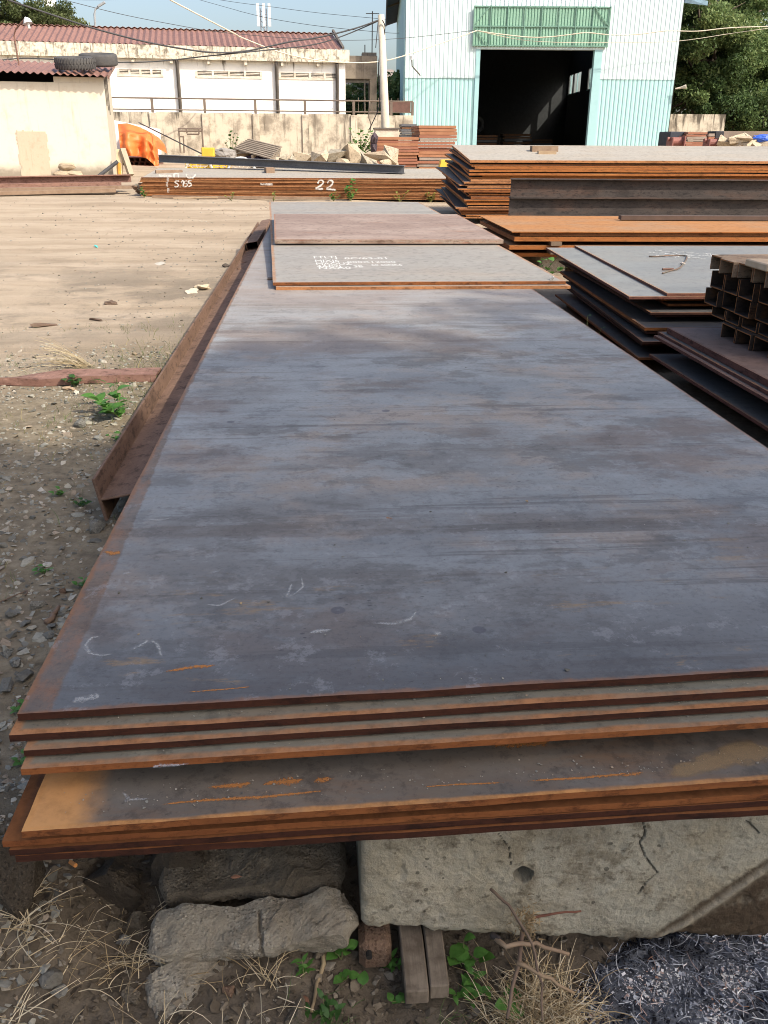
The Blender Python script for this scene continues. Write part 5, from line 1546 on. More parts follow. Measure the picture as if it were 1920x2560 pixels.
# beams on the ground at the far left
for i, (ya, yb, xr, h_, w_, m_, lab) in enumerate([(391, 385, 283, .17, .24, RUST_BEAM2, "upper reddish beam of the pile before the plaster hut"), (403, 397, 262, .09, .30, RUST_BEAM2, "second beam of the pile before the plaster hut, paler and lower"),
                                                 (411, 404, 285, .07, .20, WOODB, "third piece of the pile before the hut, grey weathered timber"), (419, 411, 250, .08, .20, WOODB, "lowest brown timber of the pile before the plaster hut")]):
    A_, B_ = at(-70, ya, 22.0 - .25 * i), at(xr, yb, 22.7 - .25 * i)
    mbx = MB().bar(A_, B_, w_, h_)
    if i == 0:
        dv = (B_ - A_).normalized(); sd = dv.cross(Vector((0, 0, 1))).normalized(); upv = sd.cross(dv)
        mbx = ibeam_mb(A_, B_, h_, w_, .02, .02, upv, sd)
    thing("steel_i_beam" if i < 2 else "timber_beam", mbx, m_, lab, "beam" if i < 2 else "timber", origin=A_)
for i in range(7):
    p = at(300 + rg.uniform(-12, 18), 408 + rg.uniform(-12, 10), 21.6)
    o = link("rubble", rough_mesh("rubble", 700 + i, (.14, .10, .09), 2, .1, 2, 12), CONC2 if i % 2 else BRICKISH, None, p); tag(o, "small rubble lump between the beam pile and the numbered stack", "rubble", "rubble by the numbered stack")

# ------------------------------------------------------------------ background: walls and buildings
def wall_paint(name, c, stain, amt=.5, drip=.5, scale=.8, base=None, thr=.5, dthr=.56, top=None):
    """plaster with run-down stains; object space, z up"""
    M = Mat(name); v = M.co(); w = M.rnd()
    n1 = M.noise(v, scale * 2, 7, .65, w)
    col = M.mix(M.mul(M.mask(n1, thr, thr + .22), amt), c, stain)
    n2 = M.noise(M.map(v, (scale * 5, scale * 5, scale * .35)), 1, 7, .7, w)
    col = M.mix(M.mul(M.mask(n2, dthr, dthr + .13), drip), col, tuple(x * .4 for x in stain))
    if base:
        zz = M.sep(v, 2)
        col = M.mix(M.mul(M.mask(M.math('ADD', zz, M.math('MULTIPLY', n1, .7)), base + .35, base), .8), col, tuple(x * .35 for x in stain))
    if top:
        zt_ = M.sep(v, 2)
        n8 = M.noise(M.map(v, (1.1, 1.1, .12)), 2.2, 7, .7, 5.0)
        reach = M.math('SUBTRACT', zt_, M.math('MULTIPLY', M.math('SUBTRACT', .62, n8), 9.0))
        col = M.mix(M.mul(M.mask(reach, top - 1.1, top - .2), .9), col, tuple(x * .3 for x in stain))
    n3 = M.noise(v, 14, 5, .7)
    col = M.mix(M.mul(M.mask(n3, .55, .75), .25), col, tuple(x * .6 for x in stain))
    M.bump(n3, .2, .01)
    return M.fin(col, .92, 0, .2)
PLASTER = wall_paint("hut_plaster", (.64, .585, .48), (.50, .41, .30), .7, .35, 1.0, .45)
PLASTER_P = wall_paint("hut_patch_plaster", (.50, .41, .31), (.40, .31, .22), .7, .2, 2.0)
PLASTER_G = wall_paint("hut_side_plaster_dim", (.50, .45, .36), (.36, .31, .25), .5, .4, 1.0)  # plaster made darker and greyer for the grazing light on this side
WHITE = wall_paint("white_building_wall", (.90, .88, .82), (.42, .36, .28), .25, .5, .55, None, .60, .62, 4.2)
EAVE = wall_paint("stained_eave_concrete", (.68, .62, .50), (.16, .13, .10), .85, .8, 2.4, None, .44, .50)
OLDWALL = wall_paint("stained_boundary_wall", (.54, .475, .375), (.21, .175, .135), .85, .75, .9, None, .43, .52, 2.2)
DARKCONC = wall_paint("dark_gate_concrete", (.24, .20, .16), (.10, .085, .07), .7, .6, 1.0, None, .45)
ROOFRED = simple("roof_red_metal", (.27, .14, .105), (.22, .115, .09), .7, .55, 0, 0, 9)
DARK = simple("dark_interior", (.015, .015, .016))  # near black, carries the shade of unlit interiors
PIPE = simple("downpipe_grey", (.13, .115, .10), (.08, .07, .06), 3)
RAIL = simple("rail_brown_grey", (.17, .13, .10), (.12, .09, .07), 3)
RUBBER = simple("tyre_rubber", (.055, .055, .058), (.085, .08, .075), 8, .85, 0, .3, 60)
CLAD_W = simple("cladding_white_blue", (.60, .72, .72), (.56, .68, .69), .35, .55)
CLAD_B = simple("cladding_pale_turquoise", (.37, .585, .58), (.34, .55, .55), .35, .55)
CLAD_G = simple("awning_green", (.24, .42, .32), (.21, .37, .28), .8, .5)
TRIM = simple("door_trim_turquoise", (.34, .55, .57), (.30, .5, .52), 2, .6)

def corr(o, u, v, nrm, period, amp, name, mat, parent, t=.006, seg=6, sharp=1.0, groove=None):
    """corrugated sheet: waves along u, straight along v, closed thin solid"""
    o = Vector(o); u = Vector(u); v = Vector(v); nrm = Vector(nrm).normalized()
    n_ = max(2, int(u.length / period * seg))
    V = []; F = []
    for lay in (0, 1):
        for b in (0, 1):
            for i in range(n_ + 1):
                s_ = math.sin(2 * math.pi * i / seg)
                s_ = math.copysign(abs(s_) ** sharp, s_)
                if sharp == .5: s_ = (0, 0, 0, 0, -2.6, -2.6)[i % 6] if seg == 6 else s_
                V.append(o + u * (i / n_) + v * b + nrm * (amp * s_ - lay * t))
    m_ = n_ + 1
    for i in range(n_):
        F.append((i, i + 1, m_ + i + 1, m_ + i))
        F.append((2 * m_ + i, 3 * m_ + i, 3 * m_ + i + 1, 2 * m_ + i + 1))
        F.append((i, 2 * m_ + i, 2 * m_ + i + 1, i + 1)); F.append((m_ + i, m_ + i + 1, 3 * m_ + i + 1, 3 * m_ + i))
    F.append((0, m_, 3 * m_, 2 * m_)); F.append((n_, 2 * m_ + n_, 3 * m_ + n_, m_ + n_))
    return MB().add(V, F).build(name, mat, parent)

# plaster hut with tyres on the roof
HC = Vector((-5.72, 27.4, .40))
hut = empty("plaster_hut", HC, "small cream plaster hut with bricked-up doorway at the left", "hut", rz=R(8))
X0 = -5.5
TOPZ = 2.62
MB().span((X0, 0, -.3), (0, .15, 2.43)).build("front_wall", PLASTER, hut)
MB().span((-1.30, .0, 2.432), (0, .15, TOPZ - .05)).build("front_wall_top", PLASTER, hut)
MB().span((X0, .0, 2.432), (-2.86, .15, TOPZ + .02)).build("front_wall_top", PLASTER, hut)
mbx = MB().add([(-.15, .152, -.3), (0, .152, -.3), (0, 3.1, -.3), (-.15, 3.1, -.3), (-.15, .152, TOPZ - .06), (0, .152, TOPZ - .06), (0, 3.1, TOPZ + .36), (-.15, 3.1, TOPZ + .36)],
               [(3, 2, 1, 0), (4, 5, 6, 7), (0, 1, 5, 4), (1, 2, 6, 5), (2, 3, 7, 6), (3, 0, 4, 7)])
mbx.build("side_wall", PLASTER_G, hut)
MB().span((X0, 2.9, -.3), (-.152, 3.1, 2.9)).build("back_wall", PLASTER_G, hut)
MB().span((-5.3, 1.2, 1.5), (-.2, 1.25, 2.75)).build("opening_shade_panel", DARK, hut)  # added near-black panel stands in for the shade behind the opening
# bricked-up doorway, slightly proud of the wall
pv = []; n_ = 42
mbp = MB()
for j in range(n_):
    for i in range(30):
        x0 = -2.50 + .88 * i / 30; z0 = -.1 + 1.36 * j / n_
        jj = .018 * noise.noise(Vector((i * .4, j * .4, 3)))
        ed = min(i, 29 - i, n_ - 1 - j)
        if ed < 1.2 + 1.6 * noise.noise(Vector((i * .35, j * .35, 8))): continue
        mbp.box((x0 + .0147, -.006, z0 + .0162), (.0293, .018 + jj * .3, .0324))
mbp.build("bricked_doorway", PLASTER_P, hut)
slp = Vector((0, 3.55, .50))
corr(Vector((X0 - .3, -.32, TOPZ + .10)), Vector((5.95, 0, -.13)), slp, (0, -.14, 1), .19, .028, "roof_sheet", ROOFRED, hut)
MB().bar((.16, -.33, TOPZ - .05), (.16, 3.25, TOPZ + .45), .03, .10).build("roof_edge", ROOFRED, hut)
for k in range(3): MB().tube([(.012, .35 + .5 * k, TOPZ - .05 + .07 * k), (.012, .35 + .5 * k, TOPZ - .75 - .1 * k)], .012, 5).build("tie_wire", PIPE, hut)
# sacks piled at its foot
for i, (x_, z_, s_) in enumerate(((-1.35, .10, .30), (-1.05, .09, .32), (-1.22, .30, .28))):
    o = link("sack", rough_mesh("sack", 800 + i, (s_, .14, .13), 3, .08, 2, 30), simple("sack_tan", (.40, .32, .22), (.3, .24, .17), 6) if i == 0 else bpy.data.materials["sack_tan"], None, HC + Matrix.Rotation(R(8), 3, 'Z') @ Vector((x_, -.22, z_)), smooth=True)
    tag(o, ["left grey-tan slab leaning at the foot of the plaster hut", "right grey-tan slab leaning at the foot of the plaster hut", "upper grey-tan slab on the two at the foot of the hut"][i], "slab")
def tyre(c, r_out, r_in, w, label, lugs, rx=0, ry=0):
    c = Vector(c)
    e_ = empty("truck_tyre", c, label, "tyre")
    e_.rotation_euler = (rx, ry, 0)
    prof = [(r_in, -w * .36), (r_in + .05, -w * .48), (r_out * .88, -w * .5), (r_out * .975, -w * .42), (r_out, -w * .28), (r_out, w * .28), (r_out * .975, w * .42), (r_out * .88, w * .5), (r_in + .05, w * .48), (r_in, w * .36)]
    n_ = 48; V = []; F = []
    for i in range(n_):
        a_ = 2 * math.pi * i / n_
        V += [Vector((p[0] * math.cos(a_), p[0] * math.sin(a_), p[1])) for p in prof]
    k = len(prof)
    for i in range(n_):
        for j in range(k): F.append((i * k + j, ((i + 1) % n_) * k + j, ((i + 1) % n_) * k + (j + 1) % k, i * k + (j + 1) % k))
    MB().add(V, F).build("carcass", RUBBER, e_, smooth=True)
    mb_ = MB()
    for i in range(lugs):
        a_ = 2 * math.pi * i / lugs
        for sgn in (-1, 1):
            aa = a_ + (math.pi / lugs if sgn > 0 else 0)
            rot = Matrix.Rotation(aa, 3, 'Z')
            p0 = rot @ Vector((r_out + .004, 0, sgn * w * .06)); p1 = rot @ Vector((r_out - .018, .03 * sgn, sgn * w * .47))
            mb_.bar(p0, p1, .028, .045, 0, rot @ Vector((1, 0, 0)))
    if lugs: mb_.build("tread", RUBBER, e_)
    return e_
def hut_pt(x, y, z): return HC + Matrix.Rotation(R(8), 3, 'Z') @ Vector((x, y, z))
tyre(hut_pt(-.72, .42, TOPZ + .32), .53, .29, .30, "front treaded tyre lying flat on the hut's red roof", 38, R(8))
tyre(hut_pt(-.16, 1.35, TOPZ + .48), .53, .29, .32, "rear worn smooth tyre lying on the hut's red roof", 0, R(8))
# lamp on a bent pipe above the hut
e = empty("yard_lamp", hut_pt(-2.35, 1.5, TOPZ + .3), "lamp with white shade on a bent rusty pipe above the hut roof", "lamp")
b0 = Vector(e.location)
part("pipe", MB().tube([b0, b0 + Vector((-.02, 0, .75)), b0 + Vector((.06, -.05, .9)), b0 + Vector((.40, -.2, 1.15))], .022, 7), RUST_BEAM2, e)
sd_ = part("shade", MB().tube([b0 + Vector((.40, -.2, 1.17)), b0 + Vector((.44, -.22, 1.12)), b0 + Vector((.47, -.24, 1.02))], [.03, .09, .13], 12), simple("lamp_shade_white", (.7, .72, .72)), e)
part("bulb", MB().tube([b0 + Vector((.47, -.24, 1.03)), b0 + Vector((.49, -.25, .90))], [.04, .035], 8), simple("bulb_clear", (.75, .75, .7), None, 5, .2), sd_)

# long white building
BD = Vector((math.cos(R(7)), math.sin(R(7)), 0)); BN = Vector((-BD.y, BD.x, 0))
BR_ = at(745, 137, 43.0); BR_.z = .5
bld = empty("white_building", BR_, "long white building with red metal roof and stained eaves behind the yard wall", "building", rz=R(7))
def bx_of(px, py):       # local x and z of a picture point on the facade
    d = at(px, py, 1.0) - Vector((0, 0, CAM_H))
    p0 = BR_ - Vector((0, 0, CAM_H))
    nrm = Vector((BD.y, -BD.x, 0))
    t = p0.dot(nrm) / d.dot(nrm)
    p = d * t - p0
    return p.dot(BD), p.z + (CAM_H - CAM_H)
EZ = bx_of(745, 137)[1]; ET = bx_of(745, 109)[1]
LEN = 26.0
zvb, zvt = bx_of(490, 168)[1], bx_of(490, 152)[1]
vents = []
for (xa, xb, ya, yb) in ((255, 351, 151, 163), (424, 564, 152, 166), (604, 733, 156, 169)):
    a_, b_ = bx_of(xa, ya), bx_of(xb, yb); vents.append((a_[0], b_[0], b_[1], a_[1]))
vz0 = min(v_[2] for v_ in vents) ; vz1 = max(v_[3] for v_ in vents)
MB().span((-LEN, 0, -.5), (0, .2, vz0)).build("facade_lower", WHITE, bld)
MB().span((-LEN, 0, vz1), (0, .2, EZ)).build("facade_upper", WHITE, bld)
xsv = [-LEN] + [q_ for v_ in vents for q_ in (v_[0], v_[1])] + [0]
for i in range(0, len(xsv), 2): MB().span((xsv[i], .0, vz0), (xsv[i + 1], .2, vz1)).build("facade_pier", WHITE, bld)
MB().span((-LEN, .21, -.5), (-.21, .3, EZ)).build("vent_shade_backing", DARK, bld)  # near-black sheet behind the slats stands in for the shade in the vents
MB().span((-.2, .2, -.5), (0, 9, EZ)).build("end_wall", WHITE, bld)
VENTW = simple("vent_white", (.72, .68, .60), (.5, .42, .33), 3)
for v_ in vents:
    e_ = MB().span((v_[0] - .05, -.03, vz0 - .06), (v_[1] + .05, .1, vz0 + .015)).build("louvre_vent", VENTW, bld)
    n_ = 4
    for k in range(n_ + 1):
        x_ = v_[0] + (v_[1] - v_[0]) * k / n_
        MB().span((x_ - .045, -.012, vz0 + .02), (x_ + .045, .18, vz1)).build("mullion", VENTW, e_)
    for r_ in range(4):
        z_ = vz0 + (vz1 - vz0) * (r_ + .72) / 4.0
        MB().span((v_[0], .01, z_ - .014), (v_[1], .05, z_ + .012)).build("slat", VENTW, e_)
MB().span((-LEN, -.30, EZ + .002), (.15, .25, EZ + .12)).build("eave_slab", EAVE, bld)
MB().span((-LEN, -.30, EZ + .122), (.152, -.18, ET)).build("eave_fascia", EAVE, bld)
MB().span((.02, -.178, EZ + .122), (.153, 6, ET)).build("eave_fascia_end", EAVE, bld)
ry0 = -.22
rz0 = ET + .02
d_ = at(0, 57, 47.0); ridge_z = 5.95 - .5
corr((-LEN, ry0, rz0), (LEN - .1, 0, 0), (0, 3.4, ridge_z - rz0 + .05), (0, -.3, 1), .25, .03, "roof_sheet", ROOFRED, bld, seg=4)
corr((-LEN, 6.4, rz0), (LEN - .1, 0, 0), (0, -3.55, ridge_z - rz0 + .02), (0, .3, 1), .25, .03, "roof_sheet", ROOFRED, bld, seg=4)
MB().bar((-.1, ry0, rz0 + .05), (-.1, 2.8, ridge_z + .12), .10, .10).build("verge_flashing", PIPE, bld)
for px in (386, 598, 728):
    x_, _z = bx_of(px, 180)
    MB().tube([(x_, -.12, -.3), (x_, -.12, EZ - .15), (x_ - .02, -.2, EZ - .02)], .075, 8).build("downpipe", PIPE, bld, smooth=True)
x_, _z = bx_of(738, 180)
MB().span((-.33, -.10, -.5), (-.002, -.001, EZ)).build("corner_pier", WHITE, bld)
for k in range(14):
    x_ = -1.2 - k * 1.55
    MB().span((x_ - .06, -.24, EZ - .16), (x_ + .06, -.002, EZ)).build("eave_bracket", EAVE, bld)

# stained boundary wall with rails
WA, WB = at(225, 243, 38.3), at(868, 246, 39.3)
wdir = (WB - WA); wdir.z = 0; wlen = wdir.length; wang = math.atan2(wdir.y, wdir.x)
bw = empty("boundary_wall", (WA.x, WA.y, .55), "weather-stained concrete boundary wall with posts in front of the white building", "wall", rz=wang)
wh = (WA.z + WB.z) / 2 - .55
posts = []
for px in (210, 330, 443, 552, 659, 764, 845):
    p = at(px, 243, 38.3 + (px - 225) / 640.0); posts.append((p - WA).dot(wdir.normalized()))
for i, x_ in enumerate(posts):
    MB().span((x_ - .13, -.13, -.4), (x_ + .13, .12, wh - .03)).build("wall_post", OLDWALL, bw)
for i in range(len(posts) - 1):
    MB().span((posts[i] + .132, -.06, -.4), (posts[i + 1] - .132, .06, wh)).build("wall_panel", OLDWALL, bw)
MB().span((posts[-1] + .132, -.05, -.4), (posts[-1] + .9, .05, wh - .02)).build("wall_panel", OLDWALL, bw)
rl = empty("wall_railing", (WA.x, WA.y, .55 + wh), "thin two-bar metal railing along the top of the boundary wall", "railing", rz=wang)
hr = (at(400, 213, 38.5).z - at(400, 243, 38.5).z)
MB().tube([(-3, 0, hr), (posts[-1] + .9, 0, hr)], .03, 6).build("top_rail", RAIL, rl)
MB().tube([(-3, 0, hr * .18), (posts[-1] + .9, 0, hr * .18)], .025, 6).build("bottom_rail", RAIL, rl)
for x_ in [posts[0] - 2.4] + [p_ + .0 for p_ in posts] + [posts[-1] + .88]:
    MB().span((x_ - .05, -.04, -.02), (x_ + .05, .04, hr - .02)).build("rail_post", RAIL, rl)
for k in range(12):
    x_ = posts[-2] + .2 + k * .27
    if x_ < posts[-1] + .8: MB().tube([(x_, .05, hr * .1), (x_, .05, hr * 1.25)], .014, 5).build("picket", RAIL, rl)
MB().span((posts[-1] - .2, -.02, hr * .2), (posts[-1] + .8, .02, hr * .95)).build("sheet_infill", simple("rusty_sheet", (.13, .065, .05)), rl)

# dark concrete gateway between the white building and the warehouse
gA, gB = at(748, 120, 48.0), at(815, 120, 48.0)
zb = at(780, 170, 48.0).z
e = empty("concrete_gateway", (gA.x, 48, .6), "dark stained concrete gateway with deep lintel beside the white building", "gateway")
part("lintel", MB().span((gA.x - .4, 48, zb), (gB.x, 49.6, gA.z)), DARKCONC, e)
part("right_column", MB().span((gB.x - .35, 48.03, .5), (gB.x - .02, 49.5, zb - .002)), DARKCONC, e)
part("left_column", MB().span((gA.x - .38, 48.03, .5), (gA.x - .1, 49.5, zb - .002)), DARKCONC, e)
tk = part("roof_tank", MB().span((gA.x + .8, 48.4, gA.z + .002), (gA.x + 1.5, 49.2, gA.z + .18)), DARKCONC, e)
part("antenna", MB().tube([(gA.x + 1.3, 48.8, gA.z), (gA.x + 1.32, 48.8, gA.z + 2.0)], .025, 6).bar((gA.x + 1.0, 48.8, gA.z + 1.9), (gA.x + 1.65, 48.8, gA.z + 1.9), .03, .03), PIPE, tk)
part("antenna", MB().tube([(gA.x + .95, 48.8, gA.z), (gA.x + .95, 48.8, gA.z + .55)], .025, 6), PIPE, tk)
part("frame_bar", MB().bar((gA.x - .1, 48.2, zb - .12), (gB.x - .35, 48.2, zb - .12), .1, .1), PIPE, e)
part("frame_bar", MB().bar((gA.x + .9, 48.2, .6), (gA.x + .9, 48.2, zb), .07, .07), PIPE, e)
# houses seen beyond it
HW = simple("far_house_wall", (.62, .50, .42), (.5, .4, .33), 1.5, .9)
HW2 = simple("far_house_white", (.75, .72, .66), (.6, .56, .5), 1.5, .9)
HR = simple("far_house_roof", (.30, .25, .22), (.22, .18, .16), 2)
def house(pxL, pxR, pyT, pyB, Y_, wm, label, roof=True):
    a_, b_ = at(pxL, pyB, Y_), at(pxR, pyT, Y_)
    e_ = empty("far_house", (a_.x, Y_, 0), label, "house")
    part("wall", MB().span((a_.x, Y_, 0), (b_.x, Y_ + 6, b_.z)), wm, e_)
    w_ = b_.x - a_.x
    if roof:
        mb_ = MB().add([(a_.x - .3, Y_ - .4, b_.z + .002), (b_.x + .3, Y_ - .4, b_.z + .002), (b_.x + .3, Y_ + 6.3, b_.z + .002), (a_.x - .3, Y_ + 6.3, b_.z + .002), (a_.x + w_ * .3, Y_ + 3, b_.z + 1.4), (b_.x - w_ * .3, Y_ + 3, b_.z + 1.4)],
                       [(3, 2, 1, 0), (0, 1, 5, 4), (1, 2, 5), (2, 3, 4, 5), (3, 0, 4)])
        part("roof", mb_, HR, e_)
    for k in range(2):
        x_ = a_.x + w_ * (.25 + .4 * k)
        part("window", MB().span((x_, Y_ - .03, b_.z - 1.7), (x_ + w_ * .17, Y_ + .05, b_.z - .6)), DARK, e_)
house(735, 800, 195, 250, 70, HW, "pinkish brown far house seen through the concrete gateway")
house(795, 830, 205, 250, 75, HW2, "white far house peeping out right of the gateway opening")
house(826, 866, 180, 250, 95, HW, "distant house between the pole and the warehouse")

# ------------------------------------------------------------------ warehouse
LB, RB = at(874, 250, 46.0), at(1447, 250, 45.1)
LB.z = RB.z = .6
wv = RB - LB; WW = wv.length; wa = math.atan2(wv.y, wv.x)
wh_ = empty("warehouse", LB, "white and turquoise corrugated metal warehouse with a wide open doorway", "warehouse", rz=wa)
wdx = wv.normalized(); wnr = Vector((wdx.y, -wdx.x, 0))
def wpt(px, py, dy=0.0):
    d = at(px, py, 1.0) - Vector((0, 0, CAM_H)); p0 = LB - wnr * dy - Vector((0, 0, CAM_H))
    t = p0.dot(wnr) / d.dot(wnr); p = d * t + Vector((0, 0, CAM_H)) - LB
    return p.dot(wdx), p.z
dL, dT = wpt(1038, 106); dR, _ = wpt(1285, 106)
sz = wpt(870, 165)[1]
TOP = 8.8
Lw = 26.0
P_ = .20
for nm, xa, xb in (("left", 0, dL - .18), ("right", dR + .35, WW)):
    corr((xa, 0, -.3), (xb - xa, 0, 0), (0, 0, sz + .3), (0, -1, 0), P_, .009, "lower_cladding", CLAD_B, wh_, seg=6, sharp=.5)
    corr((xa, -.03, sz - .06), (xb - xa, 0, 0), (0, 0, TOP - sz), (0, -1, 0), P_, .009, "upper_cladding", CLAD_W, wh_, seg=6, sharp=.5)
corr((dL - .18, -.03, dT + .1), (dR - dL + .53, 0, 0), (0, 0, TOP - dT - .1), (0, -1, 0), P_, .009, "cladding_over_door", CLAD_W, wh_, seg=6, sharp=.5)
MB().span((dL - .20, -.06, -.3), (dL, .30, dT + .1)).build("door_jamb", TRIM, wh_)
MB().span((dR, -.06, -.3), (dR + .36, .30, dT + .1)).build("door_jamb", TRIM, wh_)
MB().span((dL - .2, -.065, dT), (dR + .36, .30, dT + .098)).build("door_lintel", CLAD_W, wh_)
corr((-.02, .05, -.3), (0, Lw, 0), (0, 0, TOP + .3), (-1, 0, 0), P_, .009, "side_cladding", CLAD_B, wh_, seg=4, sharp=.5)
MB().span((0, Lw, -.3), (WW, Lw + .1, TOP)).build("back_wall", simple("clad_shaded", (.05, .055, .058)), wh_)  # inside walls coloured near black so the interior looks unlit
# right side wall leaves window openings high up
def wside(px):    # local depth where the sight line meets the right wall
    d = at(px, 200, 1.0) - Vector((0, 0, CAM_H)); p0 = LB + wdx * WW - Vector((0, 0, CAM_H))
    t = p0.dot(wdx) / d.dot(wdx); p = d * t - p0
    return p.dot(-wnr), 0
wins = []
for xa, xb in ((1402, 1419), (1421, 1439), (1458, 1466)):
    pass
wz0, wz1 = 4.1, 5.35
ypos = []
for xa, xb in ((1223, 1236), (1238, 1253), (1268, 1276)):
    a_, b_ = sorted((wside(xa)[0], wside(xb)[0])); ypos.append((a_, min(b_, Lw - .3)))
MB().span((WW - .02, .05, -.3), (WW + .05, Lw, wz0)).build("side_wall", bpy.data.materials["clad_shaded"], wh_)
MB().span((WW - .02, .05, wz1), (WW + .05, Lw, TOP)).build("side_wall", bpy.data.materials["clad_shaded"], wh_)
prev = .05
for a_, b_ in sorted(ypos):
    MB().span((WW - .02, prev, wz0), (WW + .05, a_, wz1)).build("side_wall", bpy.data.materials["clad_shaded"], wh_); prev = b_
MB().span((WW - .02, prev, wz0), (WW + .05, Lw, wz1)).build("side_wall", bpy.data.materials["clad_shaded"], wh_)
for a_, b_ in ypos:
    wf = MB().span((WW - .06, a_ - .05, wz0 - .06), (WW + .06, b_ + .05, wz0 - .001)).build("window", TRIM, wh_)
    MB().span((WW - .03, (a_ + b_) / 2 - .04, wz0), (WW + .04, (a_ + b_) / 2 + .04, wz1)).build("mullion", TRIM, wf)
# roof
for s_ in (0, 1):
    if s_ == 0: corr((-.85, -.5, TOP - .25), (0, Lw + 1, 0), (WW / 2 + .85, 0, 2.2), (-.3, 0, 1), .25, .02, "roof_sheet", simple("roof_dark_grey", (.09, .09, .095)), wh_, seg=4)
    else: corr((WW + .85, -.5, TOP - .25), (0, Lw + 1, 0), (-WW / 2 - .85, 0, 2.2), (.3, 0, 1), .25, .02, "roof_sheet", bpy.data.materials["roof_dark_grey"], wh_, seg=4)
MB().add([(0, 0, TOP), (WW, 0, TOP), (WW / 2, 0, TOP + 2.0), (0, .1, TOP), (WW, .1, TOP), (WW / 2, .1, TOP + 2.0)], [(0, 1, 2), (5, 4, 3), (0, 3, 4, 1), (1, 4, 5, 2), (2, 5, 3, 0)]).build("gable", CLAD_W, wh_)
for k in range(5):
    y_ = .3 + k * 4
    MB().bar((-.83, y_, TOP - .32), (0, y_, TOP - .04), .08, .12).build("rafter_end", simple("rafter_rust", (.2, .14, .08)) if k == 0 else bpy.data.materials["rafter_rust"], wh_)
    MB().span((.1, y_ + .4, -.3), (.3, y_ + .6, TOP - .1)).build("column", simple("column_dark", (.06, .07, .07)) if k == 0 else bpy.data.materials["column_dark"], wh_)
MB().span((-.83, -.45, TOP - .36), (-.77, Lw, TOP - .24)).build("gutter", bpy.data.materials["roof_dark_grey"], wh_)
# green awning panel over the door
gx0, gz1 = wpt(1024, 13, .0); gx1, gz0 = wpt(1310, 103, .0)
aw = Vector((gx0, -.12, gz0))
awn = corr(aw, (gx1 - gx0, 0, 0), (0, -.04, gz1 - gz0), (0, -1, 0), .14, .014, "awning_sheet", CLAD_G, wh_, seg=6, sharp=.5)
AWF = simple("awning_frame", (.16, .30, .24))
for z_ in (gz0 + .04, (gz0 + gz1) / 2, gz1 - .04): MB().bar((gx0, -.17, z_), (gx1, -.17, z_), .04, .05).build("rail", AWF, awn)
for k in range(9):
    x_ = gx0 + (gx1 - gx0) * k / 8
    MB().bar((x_, -.175, gz0), (x_, -.20, gz1), .035, .035, 0, Vector((1, 0, 0))).build("bar", AWF, awn)
for s_, xa, xb in ((1, gx0, gx0 + .75), (-1, gx1, gx1 - .75)):
    MB().bar((xa, -.185, (gz0 + gz1) / 2), (xb, -.20, gz1), .035, .035).build("brace", AWF, awn)
    MB().bar((xa, -.185, (gz0 + gz1) / 2), (xb, -.19, gz0), .035, .035).build("brace", AWF, awn)
# stacks standing in the dark inside
for i, (x_, y_, h_, w_) in enumerate(((4.2, 8, 1.2, 2.4), (6.8, 10, 1.3, 1.6), (8.4, 12, 1.0, 1.6))):
    e_ = empty("stored_stack", LB + wdx * x_ - wnr * y_, ["left", "middle", "right"][i] + " dark plate stack standing inside the warehouse", "stack", rz=wa)
    for k in range(9): MB().box((rg.uniform(-.05, .05), 0, .05 + k * h_ / 9), (w_, 1.5, h_ / 9 * .7)).build("layer", P_DARK if k % 3 else GREY_BEAM, e_)
tyre(LB + wdx * (dL + .9) - wnr * 10 + Vector((0, 0, 1.75)), .5, .3, .28, "tyre standing in the dark just inside the warehouse doorway", 0, R(90))
# wall lamp on the warehouse side
p = at(1033 / 1.15732 - 3, 148 / 1.15732 + 2, 45.2)
e = empty("wall_lamp", p, "white lantern lamp on a bracket at the warehouse's left corner", "lamp")
part("lantern", MB().tube([p, p + Vector((0, 0, .16)), p + Vector((0, 0, .24))], [.06, .10, .02], 10), simple("lantern_white", (.75, .77, .78)), e)
part("bracket", MB().tube([p, p + Vector((.02, 0, -.25)), p + Vector((.45, .4, -.6))], .03, 6), PIPE, e)

# ------------------------------------------------------------------ pole and cables
PB = at(833, 276, 34.0); PT = at(823, 32, 34.0)
e = empty("utility_pole", (PB.x, 34, .55), "pale concrete utility pole standing beside the warehouse", "pole")
CONCP = simple("pole_concrete", (.58, .53, .43), (.47, .42, .33), 3)
part("shaft", MB().tube([(PB.x + .02, 34, .5), PB, PT], [.155, .15, .11], 14), CONCP, e, smooth=True)
bxz = at(850, 280, 33.8).z
part("base_box", MB().span((PB.x - .38, 33.7, .5), (PB.x + .42, 34.4, bxz)), simple("box_cream", (.62, .58, .47)), e)
part("base_lid", MB().span((PB.x - .42, 33.66, bxz + .002), (PB.x + .47, 34.45, bxz + .06)), PIPE, e)
CAB = simple("cable_dark", (.06, .06, .065)); CABL = simple("cable_pale", (.62, .56, .44), (.5, .45, .36), 5)
def cable(pts, r, mat, label, Ys):
    n_ = len(pts)
    P3 = [at(x, y, Ys[0] + (Ys[1] - Ys[0]) * i / (n_ - 1)) for i, (x, y) in enumerate(pts)]
    out = []
    for i in range(n_ - 1):       # Catmull-Rom
        p0, p1, p2, p3 = P3[max(0, i - 1)], P3[i], P3[i + 1], P3[min(n_ - 1, i + 2)]
        for k in range(5):
            t = k / 5
            out.append(.5 * ((2 * p1) + (p2 - p0) * t + (2 * p0 - 5 * p1 + 4 * p2 - p3) * t * t + (3 * p1 - p0 - 3 * p2 + p3) * t ** 3))
    out.append(P3[-1])
    thing("overhead_cable", MB().tube(out, r, 6), mat, label, "cable", "overhead cables", origin=P3[0], smooth=True)
